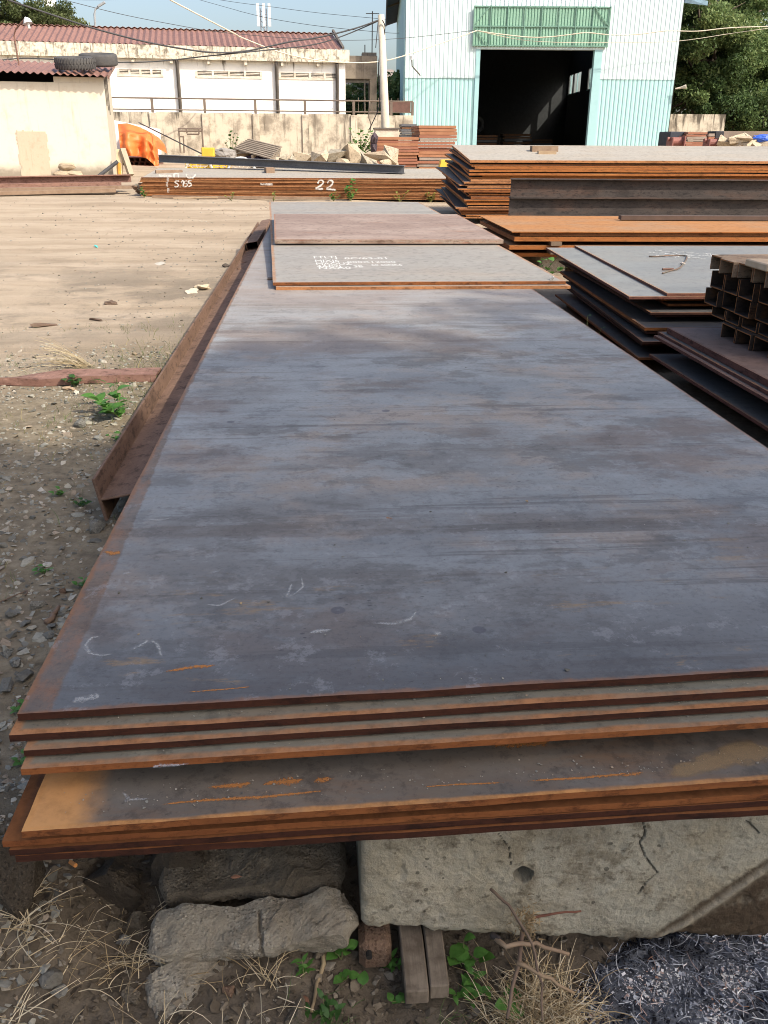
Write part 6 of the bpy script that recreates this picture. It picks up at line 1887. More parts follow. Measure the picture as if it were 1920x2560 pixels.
z1 = lambda x, y: (x / 2.37 / 1.15732, y / 2.37 / 1.15732)
z2 = lambda x, y: ((600 + x / 2.765) / 1.15732, y / 2.765 / 1.15732)
z3 = lambda x, y: ((1100 + x / 2.023) / 1.15732, y / 2.023 / 1.15732)
cable([z1(-300, -130), z1(50, 0), z1(330, 95), z1(570, 172), z1(850, 245), z1(1100, 292), z1(1290, 312), z2(60, 350), z2(330, 292), z2(560, 255), z2(800, 195), z2(968, 135)], .026, CAB, "dark cable sagging from upper left to the pole top", (30, 34))
cable([z1(-100, 370), z1(140, 345), z1(420, 358), z1(700, 370), z1(950, 362), z1(1250, 330), z2(200, 345), z2(500, 310), z2(720, 245), z2(968, 140)], .020, CAB, "dark cable running low from the hut to the pole top", (30, 34))
cable([z1(900, -60), z1(1010, 0), z1(1200, 100), z1(1400, 205), z2(0, 255), z2(250, 352), z2(480, 408), z2(720, 432), z2(1000, 420), z2(1300, 330), z3(185, 155)], .024, CABL, "thick pale cable sagging across the sky to the green awning's left corner", (33, 44.6))
cable([z3(185, 155), z3(300, 172), z3(450, 188), z3(560, 186), z3(680, 172), z3(745, 165), z3(860, 176), z3(1000, 174), z3(1145, 156), z3(1300, 158), z3(1480, 140), z3(1800, 130)], .022, CABL, "pale cable looping across the warehouse front to the right trees", (44.6, 44.2))
cable([z3(185, 155), z3(400, 200), z3(620, 215), z3(900, 215), z3(1200, 208), z3(1500, 165), z3(1800, 125)], .012, CABL, "thin pale cable hanging below the looping one on the warehouse", (44.7, 44.3))
cable([z1(200, -40), z1(380, 0), z1(700, 80), z1(1000, 140), z1(1300, 190), z2(330, 262), z2(700, 278), z2(1115, 265), z2(1620, 210)], .011, CAB, "thin cable crossing the whole sky above the white building", (40, 44.7))
cable([z1(1150, -10), z1(1400, 60), z2(0, 78), z2(220, 130), z2(560, 182), z2(1000, 225), z2(1100, 228)], .010, CAB, "thin cable descending from the top to the warehouse eave", (60, 40))
cable([z2(-200, -10), z2(0, 20), z2(200, 45), z2(550, 90), z2(950, 128), z2(1010, 135)], .010, CAB, "thin cable passing just over the pole top", (60, 50))
cable([z1(-50, -30), z1(500, 0), z1(1000, -12)], .010, CAB, "barely visible thin cable along the top picture edge", (60, 60))
cable([z2(955, 150), z2(945, 260), z2(938, 330)], .016, CAB, "short cable hanging down left of the pole head", (33.8, 33.8))
cable([z2(985, 140), z2(1002, 190), z2(985, 300), z2(960, 420), z2(958, 520), z2(965, 640), z2(960, 740), z2(920, 840), z2(890, 900)], .018, CAB, "dark cable drooping down along the pole", (33.8, 34.5))
cable([z2(895, 700), z2(890, 800), z2(905, 860), z2(898, 920)], .022, RAIL, "thin brown pipe hanging before the boundary wall near the pole", (38, 38))

# ------------------------------------------------------------------ piles in the middle distance
def layered_stack(px0, px1, pyt, pyb, Y_, n_, depth, label, group, seed, mats):
    a_, b_ = at(px0, pyb, Y_), at(px1, pyt, Y_)
    rr = random.Random(seed)
    dz = (b_.z - a_.z) / n_
    for i in range(n_):
        z_ = a_.z + i * dz
        j = rr.uniform(-.04, .04)
        mb_ = MB().span((a_.x + j, Y_ + rr.uniform(-.03, .03), z_ + .006), (b_.x + j, Y_ + depth, z_ + dz * rr.choice([.86, .93, .96])))
        k = n_ - 1 - i
        thing("steel_sheet_pack", mb_, mats[rr.randrange(len(mats))], f"{'topmost' if k == 0 else ORD[k]} layer{'' if k == 0 else ' from the top'} of {label}", "sheet pack", group, origin=(a_.x, Y_, z_))
L1 = simple("pack_orange_brown", (.36, .17, .09), (.28, .12, .06), 2, .85); L2 = simple("pack_grey_brown", (.30, .25, .21), (.24, .18, .14), 2, .85); L3 = simple("pack_red_brown", (.30, .12, .07), (.24, .1, .06), 2, .85)
layered_stack(806, 903, 296, 367, 32.1, 11, 2.0, "the shorter brown sheet stack left of the warehouse", "shorter brown sheet stack", 1, [L1, L1, L2, L3])
layered_stack(903, 986, 271, 367, 32.3, 14, 2.6, "the taller brown sheet stack before the warehouse wall", "taller brown sheet stack", 2, [L1, L3, L2, L1])
layered_stack(868, 901, 268, 296, 35.2, 5, 1.0, "the dark plate pile behind the two brown stacks", "dark plate pile", 3, [P_DARK, GREY_BEAM])
for i in range(3):
    p = at(808, 300 + i * 22, 31.9)
    o = link("rubber_block", rough_mesh("rubber_block", 900 + i, (.16, .2, .24), 2, .15, 2, 22), simple("dark_purple_lump", (.06, .04, .05)) if i == 0 else bpy.data.materials["dark_purple_lump"], None, p)
    tag(o, f"{['upper', 'middle', 'lower'][i]} dark lump at the left end of the shorter brown stack", "lump")
p = at(958, 368, 24.5)
mbx = MB().add([(p.x - .25, 24.4, .15), (p.x + .55, 24.4, .15), (p.x + .5, 25.1, .15), (p.x - .2, 25.1, .15), (p.x - .08, 24.5, at(950, 345, 24.5).z), (p.x + .4, 24.5, at(950, 345, 24.5).z), (p.x + .4, 24.9, at(950, 345, 24.5).z), (p.x - .05, 24.9, at(950, 345, 24.5).z)],
               [(3, 2, 1, 0), (4, 5, 6, 7), (0, 1, 5, 4), (1, 2, 6, 5), (2, 3, 7, 6), (3, 0, 4, 7)])
thing("machine_cover", mbx, simple("yellow_paint", (.72, .43, .03), (.6, .35, .03), 3, .5), "tapered yellow metal cover between the numbered stack and the tall stack", "machine cover", origin=p, bevel=.02)
# low plates beside the wall
for k, (xa, xb, y_) in enumerate(((690, 800, 345), (700, 810, 353))):
    a_, b_ = at(xa, y_, 33), at(xb, y_ + 1, 33)
    thing("steel_plate", MB().span((a_.x, 33 - k * .3, a_.z - .12), (b_.x, 35, a_.z + .06)), (E_BROWN if k else P_FAR), f"{'upper pale' if k == 0 else 'lower brown'} plate lying at the foot of the boundary wall", "steel plate", origin=a_)
# broken concrete blocks
r3 = random.Random(3)
RUB = simple("rubble_pale", (.48, .40, .29), (.36, .29, .21), 3, .95, 0, .4, 25)
spots = [(415 + 225, 352, .30), (655, 345, .30), (672, 340, .28), (690, 345, .34), (718, 335, .42), (710, 350, .30), (745, 350, .32), (768, 338, .42), (785, 350, .34), (818, 348, .36), (842, 338, .36), (852, 352, .34), (632, 355, .22), (735, 356, .26), (800, 356, .25), (830, 357, .25), (600, 352, .26), (616, 350, .22)]
for i, (px, py, s_) in enumerate(spots):
    p = at(px, py, 26.5 + .5 * (i % 3))
    o = link("concrete_rubble", rough_mesh("concrete_rubble", 950 + i, (s_ * 1.25, s_ * .9, s_ * .85), 2, .04, 2, 10, True), RUB if i % 4 else CONC2, None, p)
    o.rotation_euler = (r3.uniform(-.6, .6), r3.uniform(-.6, .6), r3.uniform(0, 3))
    tag(o, "broken pale concrete block in the rubble heap behind the numbered stack", "rubble", "concrete rubble behind the numbered stack")
p = at(720, 372, 26.5)
o = link("rubble_heap", rough_mesh("rubble_heap", 990, (3.6, .8, .42), 4, .12, 3, 40), RUB, None, (p.x, 27.3, .42)); tag(o, "low dusty heap under the concrete rubble", "rubble heap", kind="stuff")
# pallet leaning on rubbish
a_, b_, c_, d_ = at(537, 301, 27.8), at(607, 318, 27.2), at(585, 345, 26.2), at(505, 322, 27.0)
e = empty("wooden_pallet", d_, "weathered slatted pallet leaning on the rubbish behind the numbered stack", "pallet")
PALW = simple("pallet_grey_wood", (.27, .22, .17), (.19, .155, .12), 5, .9)
for k in range(8):
    t = k / 7.6
    part("slat", MB().bar(a_.lerp(d_, t), b_.lerp(c_, t), .13, .03), PALW, e)
for t in (.04, .5, .96):
    part("stringer", MB().bar(a_.lerp(b_, t) - Vector((0, 0, .07)), d_.lerp(c_, t) - Vector((0, 0, .07)), .06, .09), PALW, e)
thing("timber_beam", MB().bar(at(500, 330, 28), at(600, 328, 28.6), .3, .28), simple("old_timber", (.22, .18, .14)), "thick old timber behind the pallet", "timber", origin=at(500, 330, 28))
thing("timber_plank", MB().bar(at(430, 340, 27), at(600, 332, 27.6), .25, .10), WOODL, "long pale board lying left of the pallet behind the numbered stack", "timber", origin=at(430, 340, 27))
o = link("plastic_bag", rough_mesh("plastic_bag", 1003, (.5, .3, .18), 3, .2, 3, 30), simple("bag_dark_violet", (.05, .04, .09)), None, at(560, 343, 27.2)); tag(o, "dark violet plastic heap under the pallet", "plastic")
o = link("tarp_lump", rough_mesh("tarp_lump", 1004, (.5, .35, .25), 3, .15, 2, 30), simple("tarp_grey", (.26, .24, .22)), None, at(482, 337, 26.8)); tag(o, "crumpled grey tarp lump left of the long board", "tarp")
plant("weed", "spindly weed behind the grey beam left of the pallet", at(500, 342, 27.5), [(0, 0, .75), (.2, 0, .6), (-.15, 0, .5), (.1, .1, .7)], ME_OVAL, .12, LEAF_D, per=6, seed=300, sr=.012)
plant("weed", "green shrub growing at the foot of the boundary wall near the pole", at(778, 338, 37.0), [(rg.uniform(-.8, 1.0), rg.uniform(-.3, .3), rg.uniform(.5, 1.1)) for _ in range(12)], ME_OVAL, .2, LEAF, per=9, seed=301, sr=.015)
# carts with wheels and yellow crates
YEL = simple("yellow_crate_paint", (.75, .47, .04), (.62, .38, .04), 4, .5)
def wheel(c, r_, mat, parent):
    pts = [c + Vector((r_ * math.cos(t), 0, r_ * math.sin(t))) for t in [2 * math.pi * k / 24 for k in range(25)]]
    wl = part("wheel", MB().tube(pts, .035, 6, caps=False), mat, parent)
    for k in range(5):
        t = math.pi * k / 5
        part("spoke", MB().bar(c - Vector((r_ * math.cos(t), 0, r_ * math.sin(t))), c + Vector((r_ * math.cos(t), 0, r_ * math.sin(t))), .012, .012, 0, Vector((0, 1, 0))), CABL, wl)
p = at(428, 368, 25.6)
e = empty("hand_cart", p, "hand cart with spoked wheel and yellow frame behind the numbered stack", "cart")
wheel(at(430, 372, 25.5), .36, CABL, e)
wheel(at(522, 372, 25.5), .36, simple("wheel_white", (.7, .7, .68)), e)
part("frame_rail", MB().bar(at(400, 353, 25.6), at(510, 355, 25.6), .06, .09), YEL, e)
part("frame_rail", MB().bar(at(400, 362, 25.6), at(500, 364, 25.6), .05, .05), YEL, e)
for px in (402, 412, 450, 462, 478, 490): part("stake", MB().bar(at(px, 354, 25.55), at(px, 370, 25.55), .05, .05), YEL, e)
p = at(450, 329, 26.2)
thing("yellow_crate", MB().box(p, (.34, .3, .24)), YEL, "small yellow plastic box on the rubbish behind the grey beam", "crate", origin=p, bevel=.02)
thing("cable_stay", MB().tube([at(300, 265, 36), at(452, 340, 27)], .02, 5), CAB, "slanting stay wire from the wall down to the yellow box", "wire", origin=at(300, 265, 36))
# scaffold frame by the wall
e = empty("scaffold_frame", at(390, 320, 38.5), "rusty scaffold frame standing before the boundary wall", "scaffold")
for (a_, b_) in (((386, 277), (390, 330)), ((396, 295), (398, 330)), ((436, 277), (440, 330)), ((384, 278), (438, 278)), ((384, 283), (436, 283)), ((402, 278), (404, 288)), ((429, 278), (430, 290)), ((404, 290), (430, 290)), ((386, 295), (397, 295))):
    part("tube", MB().tube([at(*a_, 37.4), at(*b_, 37.4)], .03, 6), RAIL, e)

# orange tarp over stacked sections, white panel behind
Y_ = 33.0
tp = [[(254, 268), (275, 266), (300, 274), (322, 285), (336, 302), (341, 322)], [(257, 290), (277, 288), (300, 293), (320, 302), (336, 318), (342, 335)], [(259, 315), (279, 313), (300, 315), (318, 322), (335, 338), (343, 348)], [(262, 338), (282, 337), (302, 338), (317, 342), (333, 356), (342, 372)]]
dep = [[1.0, .9, .8, .7, .6, .8], [.3, .12, .3, .05, .2, .6], [.1, 0, .25, 0, .15, .4], [.05, -.05, .2, -.05, .1, .3]]
V = []; F = []
NR, NC = 18, 26
def bil(grid, u, v, get):
    fu = u * (len(grid[0]) - 1); fv = v * (len(grid) - 1)
    i = min(int(fu), len(grid[0]) - 2); j = min(int(fv), len(grid) - 2); fu -= i; fv -= j
    g_ = lambda jj, ii: get(grid[jj][ii])
    return (g_(j, i) * (1 - fu) + g_(j, i + 1) * fu) * (1 - fv) + (g_(j + 1, i) * (1 - fu) + g_(j + 1, i + 1) * fu) * fv
for j in range(NR + 1):
    for i in range(NC + 1):
        u, v_ = i / NC, j / NR
        px = bil(tp, u, v_, lambda q_: q_[0]); py = bil(tp, u, v_, lambda q_: q_[1]); dd = bil(dep, u, v_, lambda q_: q_)
        fold = .09 * math.sin(u * 22 + 3 * noise.noise(Vector((u * 3, v_ * 2, 0)))) * (.25 + v_) + .10 * noise.noise(Vector((u * 9, v_ * 7, 4)))
        V.append(at(px, py, Y_ + dd + fold))
back = len(V)
for j in range(2):
    for i in range(NC + 1): V.append(V[i] + Vector((0, .8 + 1.2 * j, -.05 - .12 * j)))
for j in range(NR):
    for i in range(NC): F.append((j * (NC + 1) + i, j * (NC + 1) + i + 1, (j + 1) * (NC + 1) + i + 1, (j + 1) * (NC + 1) + i))
for i in range(NC):
    F.append((i + 1, i, back + i, back + i + 1)); F.append((back + i + 1, back + i, back + NC + 1 + i, back + NC + 2 + i))
TARP = leaf_mat("orange_tarp", (.78, .21, .055), (.70, .17, .04), .12)
thing("orange_tarp", MB().add(V, F), TARP, "bright orange tarpaulin draped over stacked sections beside the hut", "tarp", origin=at(300, 300, Y_), smooth=True)
e = empty("section_pile", at(295, 365, Y_), "pile of dark hollow sections with open ends under the orange tarp", "steel sections")
for r_ in range(4):
    for k in range(6):
        px = 268 + k * 12 + r_ * 1.5; py = 371 - r_ * 8.5
        if px > 262 + 72 - (3 - r_) * 0 : continue
        p = at(px, py, Y_ + .5)
        part("section", hollow(p, p + Vector((0, 1.5, 0)), .235, .145, .012, Vector((1, 0, 0)), Vector((0, 0, 1))), RUST_BEAM2, e)
a_, b_ = at(253, 262, 35.5), at(331, 300, 35.5)
mbx = MB().add([(a_.x - 1.5, 35.5, .5), (b_.x, 35.5, .5), (b_.x + .05, 35.5, at(329, 278, 35.5).z), (a_.x - 1.5, 35.5, a_.z + .25), (a_.x - 1.5, 37, .5), (b_.x, 37, .5), (b_.x + .05, 37, at(329, 278, 35.5).z), (a_.x - 1.5, 37, a_.z + .25)],
               [(0, 1, 2, 3), (7, 6, 5, 4), (0, 4, 5, 1), (1, 5, 6, 2), (2, 6, 7, 3), (3, 7, 4, 0)])
thing("white_container", mbx, simple("white_gloss", (.85, .85, .85), (.8, .8, .8), 2, .4), "white sloping panelled box behind the orange tarp", "container", origin=(a_.x, 35.5, .5))
# posts at the hut's corner
p = at(262, 378, 27.0)
thing("wooden_post", MB().bar((p.x - .05, 26.9, .36), at(300 / 1.15732 * 1.0, 374 / 1.15732, 27.2), .16, .10), simple("post_new_wood", (.66, .5, .31), (.52, .38, .22), 5), "leaning pale wooden post at the hut's right corner", "post", origin=p)
thing("wooden_post", MB().bar(at(283, 378, 26.8), at(264, 322, 27.1), .15, .12), simple("post_grey_wood", (.36, .30, .21), (.27, .22, .16), 5), "leaning grey-brown plank beside the hut's right corner", "post", origin=at(283, 378, 26.8))
thing("orange_post", MB().tube([at(258, 380, 26.9), at(257, 352, 27.0)], .05, 8), simple("post_orange", (.62, .28, .04)), "short orange-yellow post at the foot of the hut's corner", "post", origin=at(258, 380, 26.9))
thing("steel_pipe", MB().tube([at(210, 383, 26.5), at(254, 349, 26.8)], .05, 8), CAB, "thin dark pipe leaning against the hut's corner", "pipe", origin=at(210, 383, 26.5))

# ------------------------------------------------------------------ right hand background
a_, b_ = at(1440, 246, 46), at(1568, 252, 46)
thing("boundary_wall", MB().span((a_.x - 1, 46, .3), (b_.x, 46.2, a_.z)), OLDWALL, "grey concrete wall section under the trees right of the warehouse", "wall", origin=(a_.x, 46, .3))
a_, b_ = at(1560, 283, 44), at(1700, 280, 43)
thing("low_wall", MB().bar((a_.x, 44, a_.z - .5), (b_.x + 3, 43.2, a_.z - .5), .2, 1.0), simple("wall_brown_grey", (.26, .20, .16), (.19, .15, .12), 2, .95), "low brown-grey wall at the right edge before the trees", "wall", origin=(a_.x, 44, .3))
layered_stack(1482, 1528, 285, 316, 36.0, 6, 1.5, "the reddish bar stack right of the warehouse", "reddish bar stack", 7, [L3, L2])
layered_stack(1528, 1545, 288, 316, 36.2, 4, 1.5, "the narrow pile beside the reddish bar stack", "narrow pile beside the bars", 8, [L2, L3])
a_, b_ = at(1448, 284, 36.4), at(1482, 302, 36.4)
thing("dark_crate", MB().span((a_.x, 36.4, .5), (b_.x, 37.6, a_.z)), simple("crate_blue_black", (.035, .04, .055)), "blue-black sheeted crate against the warehouse's right corner", "crate", origin=(a_.x, 36.4, .5), bevel=.03)
a_, b_ = at(1546, 283, 36.2), at(1563, 300, 36.2)
thing("dark_crate", MB().span((a_.x, 36.2, .5), (b_.x, 37, a_.z)), simple("crate_black", (.03, .028, .035)), "small black crate between the bar stack and the rubble on the right", "crate", origin=(a_.x, 36.2, .5), bevel=.03)
REDP = simple("machine_red", (.27, .10, .08), (.20, .08, .065), 4, .7)
for k, (px, py, s_, lab) in enumerate(((1457, 307, .55, "larger red machine part right of the warehouse corner"), (1535, 310, .5, "smaller red machine frame farther right behind the tall stack"))):
    p = at(px, py, 33.5)
    e = empty("machine_part", p, lab, "machine part")
    part("housing", MB().tube([p + Vector((-.25 * s_, 0, .02)), p + Vector((.45 * s_, 0, .02))], .26 * s_, 14), REDP, e, smooth=False)
    part("plate", MB().span(p + Vector((.46 * s_, -.3, -.32)), p + Vector((.54 * s_, .3, .36 * s_))), REDP, e)
    part("plate", MB().span(p + Vector((-.34 * s_, -.3, -.32)), p + Vector((-.27 * s_, .3, .28 * s_))), REDP, e)
    part("shaft", MB().tube([p + Vector((-.5 * s_, 0, .1)), p + Vector((-.35 * s_, 0, .1))], .07, 8), REDP, e)
for k, (px, py, s_) in enumerate(((1585, 305, .40), (1605, 302, .44), (1622, 308, .4), (1570, 310, .3), (1640, 311, .36), (1598, 313, .36), (1655, 312, .4), (1615, 314, .36))):
    o = link("concrete_rubble", rough_mesh("concrete_rubble", 1100 + k, (s_ * 1.3, s_ * .8, s_ * .6), 2, .05, 2, 10, True), RUB, None, at(px, py, 33)); o.rotation_euler = (.3 * k % 1, -.3, k)
    tag(o, "pale broken concrete piece behind the tall stack at the far right", "rubble", "rubble at the far right")
o = link("blue_sheet", rough_mesh("blue_sheet", 1200, (.55, .3, .22), 3, .12, 2, 30), simple("blue_plastic", (.03, .12, .62), (.03, .09, .45), 3, .45), None, at(1650, 302, 33)); tag(o, "bright blue plastic sheet bundle at the right edge", "plastic sheet")
p = at(1662 - 4, 3, 37.0)
e = empty("eave_sheet", at(1500, 5, 45.2), "small pale-blue roof overhang at the warehouse's upper right corner", "overhang")
part("sheet", MB().add([at(1472, -8, 45.2), at(1530, 2, 44.6), at(1528, 12, 44.6), at(1476, 6, 45.2), at(1472, -8, 46.6), at(1530, 2, 46.4), at(1528, 10, 46.4), at(1476, 4, 46.6)], [(0, 1, 2, 3), (7, 6, 5, 4), (0, 4, 5, 1), (3, 2, 6, 7), (1, 5, 6, 2), (0, 3, 7, 4)]), simple("overhang_blue", (.42, .62, .75)), e)
p = at(1472, 189, 44.8)
thing("flood_lamp", MB().tube([p + Vector((-.25, .1, -.05)), p, p + Vector((.18, -.1, .04))], [.03, .05, .10], 8), simple("flood_cream", (.7, .62, .5)), "small cream lamp on the warehouse's right edge", "lamp", origin=p)

# far left: street lamp, mast
p0, p1 = at(207, 76, 90), at(204, 30, 90)
e = empty("street_lamp", (p0.x, 90, 0), "tall curved street lamp beyond the white building", "street lamp")
hd_ = at(217, 10, 90)
part("mast", MB().tube([(p0.x, 90, 0), p0, p1, at(206, 20, 90), hd_], .09, 6), simple("lamp_grey", (.34, .36, .38)), e)
part("lamp_head", MB().box(hd_ + Vector((.1, 0, .03)), (.7, .3, .16), Matrix.Rotation(R(-28), 3, 'Y')), bpy.data.materials["lamp_grey"], e)
pb, ptp = at(571, 78, 120), at(572, 10, 120)
e = empty("telecom_mast", (pb.x, 120, 0), "telecom mast with white panel antennas above the red roof", "mast")
MG = simple("mast_grey", (.42, .44, .46))
for dx, dy in ((-.35, 0), (.35, 0), (0, .5)):
    part("mast_leg", MB().tube([(pb.x + dx, 120 + dy, 0), (pb.x + dx, 120 + dy, ptp.z - .4)], .07, 5), MG, e)
for k in range(12):
    z_ = ptp.z - .6 - k * .55
    part("brace", MB().tube([(pb.x - .35, 120, z_), (pb.x + .35, 120, z_ - .5)], .04, 4), MG, e)
for dx in (-.62, .05, .72):
    part("panel_antenna", MB().box((pb.x + dx, 119.7, ptp.z - 1.1), (.30, .16, 2.4)), simple("antenna_white", (.8, .8, .8)), e)
part("equipment_box", MB().span((pb.x - .6, 119.6, pb.z - .2), (pb.x + .5, 120, pb.z + .5)), bpy.data.materials["antenna_white"], e)
p0 = at(108, 0, 100)
e = empty("billboard_post", (p0.x, 100, 0), "pale post with white box top at the upper left edge", "post")
part("post", MB().tube([(p0.x, 100, 0), (p0.x, 100, p0.z)], .2, 8), MG, e)
part("box_top", MB().box((p0.x, 100, p0.z), (1.0, .6, 1.4)), bpy.data.materials["antenna_white"], e)

# ------------------------------------------------------------------ trees
def foliage_mat(name, dark, mid, light):
    M = Mat(name)
    r_ = M.attr("rnd")
    col = M.ramp(r_, [(0, dark), (.55, mid), (1, light)])
    M.fin(col, .55, 0, .3)
    t = M.n("ShaderNodeBsdfTranslucent"); M.l(col, t.inputs[0])
    mx = M.n("ShaderNodeMixShader"); mx.inputs[0].default_value = .3
    M.l(M.b.outputs[0], mx.inputs[1]); M.l(t.outputs[0], mx.inputs[2]); M.l(mx.outputs[0], M.out.inputs[0])
    return M.m
FOL = foliage_mat("tree_leaves", (.05, .09, .035), (.125, .19, .065), (.26, .31, .12))
FOL2 = foliage_mat("tree_leaves_olive", (.06, .08, .03), (.10, .125, .045), (.16, .17, .07))
BARK = simple("bark", (.14, .105, .075), (.09, .068, .05), 8, .95, 0, .6, 30)
def tree(name, label, base, trunk_top, r0, blobs, n_leaf, size, mat, seed, group=None, nclump=40, cl=.9, cat="tree"):
    rs = np.random.RandomState(seed)
    base = Vector(base); tt = Vector(trunk_top)
    e_ = empty(name, base, label, cat, group)
    mb_ = MB()
    mid = base.lerp(tt, .5) + Vector((rs.uniform(-.3, .3), rs.uniform(-.3, .3), 0)) * r0 * 2
    mb_.tube([base - Vector((0, 0, .2)), base.lerp(mid, .4), mid, tt], [r0 * 1.35, r0 * 1.05, r0 * .85, r0 * .55], 10)
    cents = []
    for (c, rad) in blobs:
        c = np.array(c); rad = np.array(rad)
        k = max(3, int(nclump * rad.prod() ** (1 / 3) / sum(np.array(b_[1]).prod() ** (1 / 3) for b_ in blobs)))
        for _ in range(k):
            d = rs.normal(size=3); d /= np.linalg.norm(d)
            cents.append((c + d * rad * rs.uniform(.45, 1.0) ** .6, rs.uniform(.6, 1.3) * cl))
        mb_.tube([tt - Vector((0, 0, .1)), tt.lerp(Vector(c), .5) + Vector((0, 0, -.1)), Vector(c) + Vector((0, 0, float(rad[2]) * .3))], [r0 * .5, r0 * .32, r0 * .1], 7)
        for _ in range(4):
            d = rs.normal(size=3); d /= np.linalg.norm(d)
            mb_.tube([Vector(c), Vector(c + d * rad * .5), Vector(c + d * rad * .9)], [r0 * .22, r0 * .13, r0 * .03], 5)
    part("trunk", mb_, BARK, e_, smooth=True)
    per = n_leaf // len(cents)
    Vs = []; Rn = []
    for (c, cr) in cents:
        u = rs.normal(size=(per, 3)); u /= np.linalg.norm(u, axis=1)[:, None]
        pos = c + u * (rs.uniform(0, 1, (per, 1)) ** .45) * cr * np.array([1, 1, .75])
        a1 = rs.normal(size=(per, 3)); a1 /= np.linalg.norm(a1, axis=1)[:, None]
        nn = rs.normal(size=(per, 3)) * .6 + np.array([0, 0, 1.0])
        a2 = np.cross(nn, a1); a2 /= np.linalg.norm(a2, axis=1)[:, None]
        s_ = size * rs.uniform(.6, 1.3, (per, 1))
        Vs.append(np.stack([pos - a1 * s_, pos - a2 * s_ * .5, pos + a1 * s_, pos + a2 * s_ * .5], axis=1).reshape(-1, 3))
        tone = np.clip(rs.uniform(0, .7) + rs.uniform(-.1, .35, per), 0, 1)  # random tone per clump, the lighter ones imitate sunlit foliage
        Rn.append(np.repeat(tone, 4))
    V = np.concatenate(Vs) - np.array(base); n_ = len(V) // 4
    me = bpy.data.meshes.new("crown")
    me.vertices.add(len(V)); me.vertices.foreach_set("co", V.ravel())
    me.loops.add(n_ * 4); me.loops.foreach_set("vertex_index", np.arange(n_ * 4))
    me.polygons.add(n_); me.polygons.foreach_set("loop_start", np.arange(n_) * 4); me.polygons.foreach_set("loop_total", np.full(n_, 4))
    me.update(calc_edges=True)
    a_ = me.attributes.new("rnd", 'FLOAT', 'POINT'); a_.data.foreach_set("value", np.concatenate(Rn))
    link("crown", me, mat, e_)
    return e_
def bl(px, py, Y_, rx, rz, ry=None):
    p = at(px, py, Y_); return ((p.x, p.y, p.z), (rx, ry or rx, rz))
G_TR = "trees right of the warehouse"
b = at(1510, 275, 49)
tree("broadleaf_tree", "tall dense tree right behind the warehouse's right edge", (b.x, 49, .6), at(1510, 180, 49), .35, [bl(1510, 60, 49, 2.6, 2.4), bl(1500, 150, 49, 2.4, 2.0), bl(1535, -20, 49.5, 2.6, 2.2), bl(1490, 215, 49, 1.8, 1.4), bl(1545, 130, 49, 2.0, 2.0)], 60000, .085, FOL, 1, G_TR, 130, .7)
b = at(1590, 275, 51)
tree("broadleaf_tree", "bright leafy tree in the middle of the trees at the right edge", (b.x, 51, .6), at(1590, 170, 51), .35, [bl(1582, 48, 51, 2.2, 2.2), bl(1600, 120, 51, 2.6, 2.0), bl(1570, 190, 51, 2.4, 1.6), bl(1610, 235, 50, 2.2, 1.3)], 50000, .085, FOL, 2, G_TR, 120, .7)
b = at(1680, 275, 50)
tree("broadleaf_tree", "rightmost tree cut by the right picture edge", (b.x, 50, .6), at(1680, 170, 50), .35, [bl(1672, 120, 50, 1.9, 1.6), bl(1690, 190, 50, 2.6, 2.0), bl(1650, 240, 48, 1.8, 1.2), bl(1720, 130, 50, 2.4, 2.2)], 44000, .085, FOL, 3, G_TR, 110, .7)
b = at(1600, 275, 60)
tree("broadleaf_tree", "dark tree mass filling the gap behind the trees at the right", (b.x, 60, .6), at(1600, 200, 60), .4, [bl(1500, 130, 60, 4, 4), bl(1570, 120, 60, 4, 4), bl(1640, 150, 60, 4.5, 3.5), bl(1530, 30, 60, 3.5, 3), bl(1600, 230, 58, 6, 2.4)], 40000, .14, FOL, 4, G_TR, 120, 1.0)
b = at(30, 60, 75)
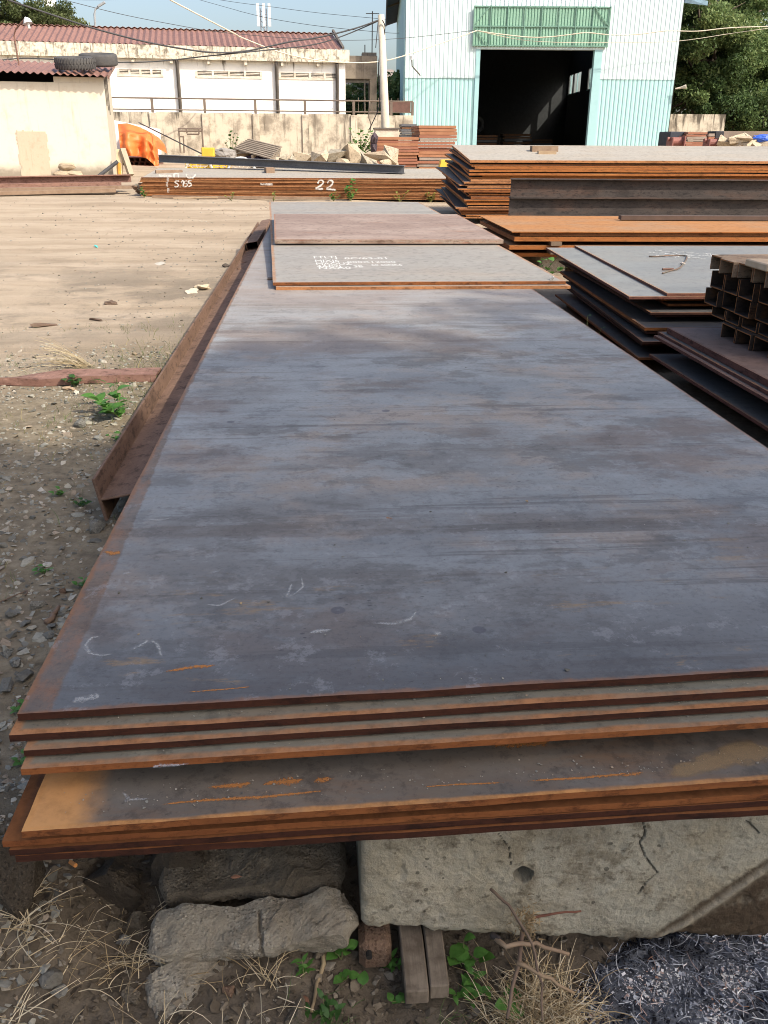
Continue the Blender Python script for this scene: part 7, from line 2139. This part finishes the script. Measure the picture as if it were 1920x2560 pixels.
tree("broadleaf_tree", "olive-green tree beyond the white building at the upper left", (b.x, 75, 0), at(30, 60, 75), .5, [bl(20, 40, 75, 4.6, 2.4), bl(55, 48, 75, 2.2, 1.5), bl(-20, 45, 75, 4, 2)], 30000, .11, FOL2, 5, None, 80, .8)
b = at(135, 60, 78)
tree("broadleaf_tree", "small thin tree right of the olive tree at the upper left", (b.x, 78, 0), at(135, 62, 78), .25, [bl(128, 50, 78, 1.6, 1.0), bl(145, 55, 78, 1.4, .7)], 2600, .17, FOL2, 6, None, 20, .7)
b = at(775, 245, 55)
tree("young_tree", "young tree with bare forked trunk behind the railing by the gateway", (b.x, 55, .6), at(780, 205, 55), .16, [bl(790, 185, 55, .8, .7), bl(765, 215, 55, 1.0, .6), bl(790, 228, 55, 1.4, .8)], 4200, .11, FOL, 7, None, 26, .5)
b = at(760, 250, 52)
tree("shrub", "green shrub behind the railing under the gateway", (b.x, 52, .6), at(765, 240, 52), .08, [bl(760, 228, 52, 1.2, .6), bl(790, 232, 52, 1.2, .6)], 3600, .10, FOL, 8, None, 20, .45, "shrub")
b = at(848, 245, 58)
tree("shrub", "dark foliage between the utility pole and the warehouse", (b.x, 58, .6), at(850, 225, 58), .12, [bl(832, 205, 60, 1.3, 1.2), bl(855, 210, 58, 1.2, 1.6), bl(845, 235, 58, 1.6, .9)], 6500, .14, FOL, 9, None, 30, .6, "shrub")
# the tree behind the viewer whose shade lies over the foreground
HT = 13.5
sh = Vector((.1, 1.25, 0)) + SUN_AZ * (HT / math.tan(SUN_EL))
tree("shade_tree", "large spreading tree behind the viewer that shades the foreground", (sh.x + 1.6, sh.y - 1.2, 0), (sh.x + 1.0, sh.y - .6, 8.0), .45,
     [((sh.x, sh.y, HT), (3.3, 3.0, 1.9)), ((sh.x + 2.8, sh.y + 1.0, HT + .4), (2.6, 2.4, 1.7)), ((sh.x - 2.2, sh.y + .5, HT - .4), (2.3, 2.2, 1.3)), ((sh.x + .3, sh.y - 2.6, HT + .2), (3.0, 2.4, 1.7)), ((sh.x + 4.4, sh.y - 1.8, HT), (2.6, 2.6, 1.6))], 42000, .15, FOL, 12, None, 170, 1.0)
